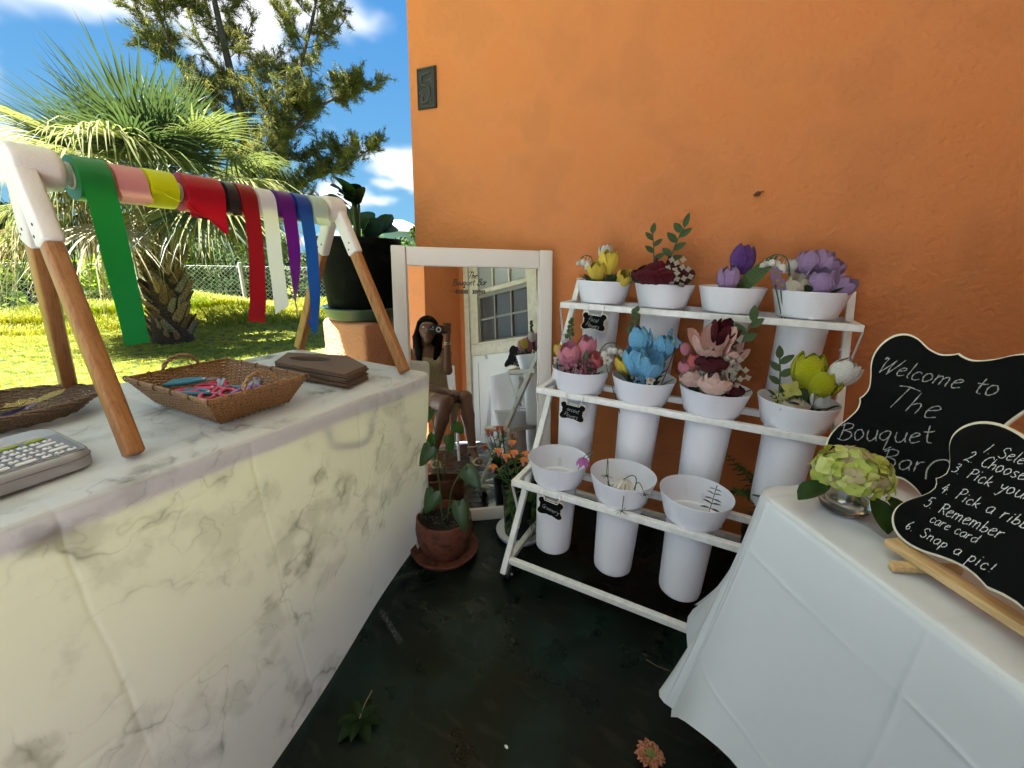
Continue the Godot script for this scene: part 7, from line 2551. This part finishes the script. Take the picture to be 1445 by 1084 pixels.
func pine() -> void:
	var base := V(-16.7, -0.5, -11.0)
	var t := thing("casuarina_tree", "tall feathery casuarina tree with drooping needle sprays behind the fence", "tree", base)
	var o := -base
	var bark := mat("pine bark", lin(0.085, 0.068, 0.052), 0.9, {"bump": noise_tex(256, 0.05, 4, [], [], FastNoiseLite.TYPE_SIMPLEX_SMOOTH, 111), "bs": 2.0, "ts": 1.5})
	var leaders := [
		[[base, V(-16.78, 1.8, -10.9), V(-16.87, 4.1, -10.74), V(-16.9, 6.0, -10.7), V(-16.98, 7.9, -10.56), V(-17.05, 9.5, -10.46), V(-17.1, 11.2, -10.4), V(-17.1, 13.0, -10.3)], 0.26, 2.0],
		[[V(-16.80, 2.2, -10.85), V(-15.93, 4.07, -10.9), V(-15.39, 6.43, -11.65), V(-14.95, 8.2, -12.2), V(-14.63, 9.7, -12.6), V(-14.45, 11.4, -12.8)], 0.15, 1.75],
		[[V(-16.70, 3.0, -10.85), V(-16.08, 4.5, -11.2), V(-15.3, 6.1, -12.25), V(-14.6, 6.9, -13.1), V(-14.0, 7.3, -13.8)], 0.12, 1.45],
		[[V(-16.75, 1.6, -10.85), V(-16.33, 2.85, -10.84), V(-15.65, 3.66, -11.81), V(-14.8, 4.35, -12.85), V(-13.9, 5.2, -13.9)], 0.12, 1.3],
		[[V(-16.85, 3.6, -10.8), V(-17.5, 5.0, -10.2), V(-18.0, 6.8, -9.7), V(-18.3, 8.6, -9.3), V(-18.4, 10.4, -9.1)], 0.12, 1.5],
	]
	var tuft := Geo.new()
	for k in 14:
		var a := k * 2.4
		var out := V(cos(a) * rnd(0.03, 0.12), rnd(0.02, 0.15), sin(a) * rnd(0.03, 0.12))
		var p0 := V(rnd(-0.03, 0.03), rnd(-0.05, 0.05), rnd(-0.03, 0.03))
		var p1 := p0 + out
		var p2 := p1 + out * V(1.1, 0.1, 1.1) + V(0, rnd(-0.16, 0.02), 0)
		var w := V(-sin(a), 0, cos(a)) * 0.0065
		var b := tuft.v.size()
		for q in [p0 - w, p0 + w, p1 - w, p1 + w, p2 - w * 0.3, p2 + w * 0.3]:
			tuft.p(q)
		tuft.quad(b, b + 1, b + 3, b + 2)
		tuft.quad(b + 2, b + 3, b + 5, b + 4)
	var where := []
	var tint := PackedColorArray()
	var limbs := Geo.new()
	var twigs := Geo.new()
	var trunk: MeshInstance3D
	for li in leaders.size():
		var pts := []
		for q in leaders[li][0]:
			pts.append(q + o)
		var line := curve(pts, 6)
		var rad := []
		var r0: float = leaders[li][1]
		for k in line.size():
			rad.append(lerpf(r0, 0.025, pow(float(k) / line.size(), 0.8)))
		var g := Geo.new()
		g.tube(line, rad, 8)
		if li == 0:
			trunk = obj("trunk", g, bark, t)
		else:
			obj("limb", g, bark, trunk)
		for k in range(4 if li > 0 else 8, line.size()):
			var f := float(k) / line.size()
			for bnum in (2 if k % 3 == 0 else 1):
				var az := rnd(0, TAU)
				var long: float = leaders[li][2] * rnd(0.5, 1.25) * (1.15 - 0.6 * f)
				var dirv := V(cos(az), rnd(0.05, 0.8), sin(az)).normalized()
				var s: Vector3 = line[k]
				var lb := curve([s, s + dirv * long * 0.5 - UP * 0.04, s + dirv * long + UP * long * 0.18], 5)
				limbs.tube(lb, lerpf(0.022, 0.012, f), 5)
				for j in range(2, lb.size()):
					for m in 2:
						var sd := (dirv * rnd(0.2, 0.9) + rvec() * 0.75 + UP * rnd(0.0, 0.5)).normalized()
						var tl := rnd(0.25, 0.6)
						var q: Vector3 = lb[j]
						twigs.tube([q, q + sd * tl * 0.6, q + sd * tl - UP * 0.03], 0.006, 3, false)
						var tone := rnd(0.65, 1.3)
						for c in 3:
							var e := q + sd * tl * (0.25 + 0.28 * c) + rvec() * 0.05
							where.append(Transform3D(turned((sd + rvec() * 0.35).normalized(), rnd(0, TAU), rnd(0.7, 1.35)), e))
							var u := rng.randf()
							tint.append(Color(0.125 * tone * (1.0 + 1.0 * u * u), 0.140 * tone * (1.0 + 0.5 * u * u), 0.045 * tone))
	obj("branches", limbs, bark, trunk).set_meta("kind", "stuff")
	obj("twigs", twigs, bark, trunk).set_meta("kind", "stuff")
	scatter("crown", tuft.mesh(), mat("needles", Color.WHITE, 0.75, {"vc": true, "spec": 0.2, "back": lin(0.3, 0.36, 0.12)}), where, tint, t).set_meta("kind", "stuff")


func bush(called: String, label: String, at: Vector3, size: Vector3, count: int, leaf: float, tone: Color, group := "") -> void:
	var t := thing(called, label, "bush", at, group)
	var g := Geo.new()
	for k in 7:
		var q := rvec() * V(0.7, 0, 0.7) * size + UP * size.y * rnd(0.6, 1.3)
		g.tube(curve([rvec() * V(0.15, 0, 0.15) * size, q * V(0.5, 0.6, 0.5), q], 4), [0.03, 0.028, 0.026, 0.022, 0.02, 0.016, 0.014, 0.01, 0.008], 5)
	obj("stem", g, mat("bush stem", lin(0.07, 0.05, 0.03), 0.9), t).set_meta("kind", "stuff")
	var lf := Geo.new()
	for k in 3:
		var a := k * 2.1
		lf.leaf(V(cos(a) * 0.2, 0, sin(a) * 0.2), V(cos(a), 0.3, sin(a)), UP, 1.0, 0.5, 0.5, 0.2, 3)
	var lumps := []
	for k in 16:
		var a := rnd(0, TAU)
		var r := sqrt(rng.randf()) * 0.75
		lumps.append([V(cos(a) * r * size.x, size.y * rnd(0.25, 1.5), sin(a) * r * size.z), rnd(0.25, 0.5), rnd(0.65, 1.4)])
	var where := []
	var tint := PackedColorArray()
	for k in count:
		var l: Array = lumps[rng.randi() % 16]
		var n := rvec().normalized()
		var q: Vector3 = l[0] + n * size * l[1] * rnd(0.7, 1.05)
		if q.y < 0.02:
			q.y = absf(q.y)
		where.append(Transform3D(turned((n + UP * 0.3 + rvec() * 0.7).normalized(), rnd(0, TAU), leaf * rnd(0.7, 1.3)), q))
		var v: float = l[2] * rnd(0.75, 1.25)
		tint.append(Color(tone.r * v, tone.g * v, tone.b * v))
	scatter("foliage", lf.mesh(), mat("bush leaves", Color.WHITE, 0.7, {"vc": true, "spec": 0.2, "back": lin(0.25, 0.32, 0.08)}), where, tint, t).set_meta("kind", "stuff")


func undergrowth() -> void:
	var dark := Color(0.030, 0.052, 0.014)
	var mid := Color(0.07, 0.125, 0.022)
	var bright := Color(0.17, 0.26, 0.025)
	var d := V(2.8, 0, -3.9).normalized()
	var n := V(-0.812, 0, -0.583)
	var a := V(-11.1, -0.15, -2.6)
	var gr := "bushes along the chain-link fence"
	bush("low_bush", "bright green low bush behind the fence, left of the near ribbon stand leg", a + d * -0.9 + n * 0.9, V(1.1, 0.55, 0.8), 1500, 0.085, bright, gr)
	bush("low_bush", "sunlit yellow-green bush behind the fence, between stand leg and emerald ribbon", a + d * 0.9 + n * 0.8, V(0.8, 0.65, 0.6), 1300, 0.085, Color(0.19, 0.27, 0.022), gr)
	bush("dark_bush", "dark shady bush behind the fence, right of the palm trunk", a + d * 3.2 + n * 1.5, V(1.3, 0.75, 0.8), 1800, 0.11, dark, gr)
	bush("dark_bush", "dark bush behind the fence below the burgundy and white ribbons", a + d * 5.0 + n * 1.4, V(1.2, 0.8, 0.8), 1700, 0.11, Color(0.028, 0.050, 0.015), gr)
	bush("low_bush", "bright bush at the fence beside the green pot", a + d * 6.7 + n * 0.7, V(0.8, 0.6, 0.7), 1400, 0.085, bright, gr)
	bush("tall_bush", "tall green thicket behind the fence under the casuarina", a + d * 2.4 + n * 4.2, V(2.6, 1.3, 1.3), 3200, 0.15, mid, gr)
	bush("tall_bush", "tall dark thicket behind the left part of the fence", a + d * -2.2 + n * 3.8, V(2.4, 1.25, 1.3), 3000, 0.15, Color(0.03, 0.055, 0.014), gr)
	bush("tall_bush", "tall thicket behind the fence at the far right", a + d * 6.2 + n * 4.4, V(2.2, 1.1, 1.3), 2800, 0.15, Color(0.055, 0.10, 0.02), gr)
	bush("sunny_bush", "sunlit bush below the distant white roof", V(-17.0, -0.4, -18.0), V(2.6, 1.15, 1.8), 2600, 0.2, Color(0.11, 0.16, 0.035))
	bush("flowering_bush", "pale bush with a red blossom against the wall's end", V(-10.2, -0.3, -11.6), V(1.0, 0.95, 0.8), 1500, 0.11, Color(0.12, 0.17, 0.06))
	bush("low_hedge", "low dark shrub in front of the fence right of the palm", a + d * 3.6 - n * 0.5, V(0.55, 0.16, 0.4), 700, 0.06, dark)
	# a grey many-stemmed trunk just past the fence
	var t := thing("grey_trunk", "clump of grey bare trunks behind the fence beside the green ribbon", "tree trunk", V(-12.0, -0.3, -4.1))
	for k in 5:
		var g := Geo.new()
		var x := (k - 2) * 0.16
		g.tube(curve([V(x * 0.7, 0, 0), V(x, 1.0, rnd(-0.1, 0.1)), V(x * 1.6, 2.0, rnd(-0.2, 0.2)), V(x * 2.4, 3.2, rnd(-0.2, 0.2))], 4), [0.13, 0.12, 0.11, 0.10, 0.10, 0.09, 0.09, 0.08, 0.08, 0.07, 0.06, 0.05, 0.04], 8)
		obj("stem", g, mat("grey bark", lin(0.22, 0.20, 0.175), 0.9, {"bump": noise_tex(256, 0.04, 4, [], [], FastNoiseLite.TYPE_SIMPLEX_SMOOTH, 121), "bs": 2.0, "ts": V(6, 1.5, 6)}), t)
	# the far tree beside the house
	var ft := thing("far_tree", "small feathery tree on the skyline beside the distant white roof", "tree", V(-36.5, 0, -47.5))
	var tg := Geo.new()
	tg.tube([V(0, 0, 0), V(0.2, 4, 0), V(0.1, 8.4, 0)], [0.25, 0.16, 0.05], 6)
	obj("trunk", tg, mat("bush stem"), ft)
	var tuft := Geo.new()
	for k in 6:
		var aa := k * 1.05
		tuft.leaf(Vector3.ZERO, V(cos(aa), 0.5, sin(aa)), UP, 0.6, 0.09, 0.5, 0.1, 3)
	var where := []
	var tint := PackedColorArray()
	for k in 700:
		var y := rnd(3.0, 8.6)
		var r := (1.9 - 0.16 * y) * sqrt(rng.randf()) * (1.0 + 0.4 * sin(y * 5.0))
		var aa := rnd(0, TAU)
		where.append(Transform3D(Basis(UP, rnd(0, TAU)).scaled(Vector3.ONE * rnd(0.7, 1.4)), V(cos(aa) * r, y, sin(aa) * r)))
		var v := rnd(0.7, 1.3)
		tint.append(Color(0.07 * v, 0.095 * v, 0.055 * v))
	scatter("crown", tuft.mesh(), mat("bush leaves"), where, tint, ft).set_meta("kind", "stuff")
	bush("skyline_bush", "rounded bush on the skyline right of the distant white roof", V(-33.5, 1.0, -44.0), V(3.2, 2.2, 2.4), 1500, 0.42, Color(0.10, 0.14, 0.04))
	bush("skyline_bush", "dark bush in front of the distant pale green house wall", V(-31.5, 0.0, -36.0), V(3.5, 1.5, 2.0), 1500, 0.40, Color(0.06, 0.10, 0.03))


func far_house() -> void:
	var t := thing("far_house", "distant pale green house with a white hipped roof", "house", V(-42.0, 0, -45.0))
	t.basis = Basis(UP, 0.72)
	var g := Geo.new()
	g.box(V(0, 2.15, 0), V(9.6, 4.3, 7.0), Basis.IDENTITY, 0.03)
	obj("wall", g, mat("pale green wall", lin(0.42, 0.55, 0.50), 0.85), t)
	g = Geo.new()
	var e := [V(-5.1, 4.3, 3.8), V(5.1, 4.3, 3.8), V(5.1, 4.3, -3.8), V(-5.1, 4.3, -3.8)]
	var r := [V(-1.8, 5.75, 0), V(1.8, 5.75, 0)]
	g.face([e[0], e[1], r[1], r[0]])
	g.face([e[1], e[2], r[1]])
	g.face([e[2], e[3], r[0], r[1]])
	g.face([e[3], e[0], r[0]])
	g.face([e[3], e[2], e[1], e[0]])
	for k in 4:
		g.box((e[k] + e[(k + 1) % 4]) * 0.5 - UP * 0.08, V(10.2 if k % 2 == 0 else 0.16, 0.2, 0.16 if k % 2 == 0 else 7.6))
	obj("roof", g, mat("white roof", lin(0.80, 0.80, 0.80), 0.8), t)
	for s in [-2.4, 1.8]:
		g = Geo.new()
		g.box(V(s, 2.9, 3.53), V(1.2, 1.3, 0.08), Basis.IDENTITY, 0.01)
		var w := obj("window", g, mat("white metal"), t)
		g = Geo.new()
		g.box(V(s, 2.9, 3.58), V(1.0, 1.1, 0.03))
		obj("pane", g, mat("far pane", lin(0.03, 0.04, 0.05), 0.1), w)


func grass() -> void:
	rng.seed = 141
	var blade := Geo.new()
	for k in 5:
		var a := k * 2.4
		var p0 := V(cos(a), 0, sin(a)) * 0.25
		var p1 := p0 + V(cos(a) * rnd(0.1, 0.4), rnd(0.5, 0.8), sin(a) * rnd(0.1, 0.4))
		var p2 := p1 + V(cos(a) * rnd(0.2, 0.6), rnd(0.1, 0.4), sin(a) * rnd(0.2, 0.6))
		var w := V(-sin(a), 0, cos(a)) * 0.07
		var b := blade.v.size()
		for q in [p0 - w, p0 + w, p1 - w * 0.7, p1 + w * 0.7, p2]:
			blade.p(q)
		blade.quad(b, b + 1, b + 3, b + 2)
		blade.tri(b + 2, b + 3, b + 4)
	var n := FastNoiseLite.new()
	n.seed = 142
	n.frequency = 0.6
	n.fractal_octaves = 4
	var where := []
	var tint := PackedColorArray()
	while where.size() < 42000:
		var x := rnd(-13.5, -4.7)
		var z := rnd(-8.0, 2.5)
		var off := fence_off(x, z)
		if off < -0.3:
			continue
		var h := 0.026 + 0.016 * rng.randf()
		if off < 1.3:
			h = 0.11 + 0.09 * rng.randf()
		elif off < 2.0 and rng.randf() < 0.5:
			h = 0.09
		var c := n.get_noise_2d(x, z) + rnd(-0.25, 0.25)
		if x > -8.0 and rng.randf() < 0.55:
			continue
		where.append(Transform3D(Basis(UP, rnd(0, TAU)).scaled(V(h * 0.9, h, h * 0.9)), V(x, lawn_height(x, z) - 0.005, z)))
		var s := clampf(c * 1.2 + 0.5, 0.0, 1.0)
		var cc := Vector3(0.19, 0.24, 0.010).lerp(Vector3(0.38, 0.35, 0.035), s)
		cc *= rnd(0.8, 1.25)
		tint.append(Color(cc.x, cc.y, cc.z))
	var o := scatter(named("lawn_grass"), blade.mesh(), mat("grass blades", Color.WHITE, 0.6, {"vc": true, "back": lin(0.55, 0.6, 0.10)}), where, tint, self)
	tag(o, "sunny yellow-green grass of the lawn, long and tufty by the fence", "grass", "", "stuff")
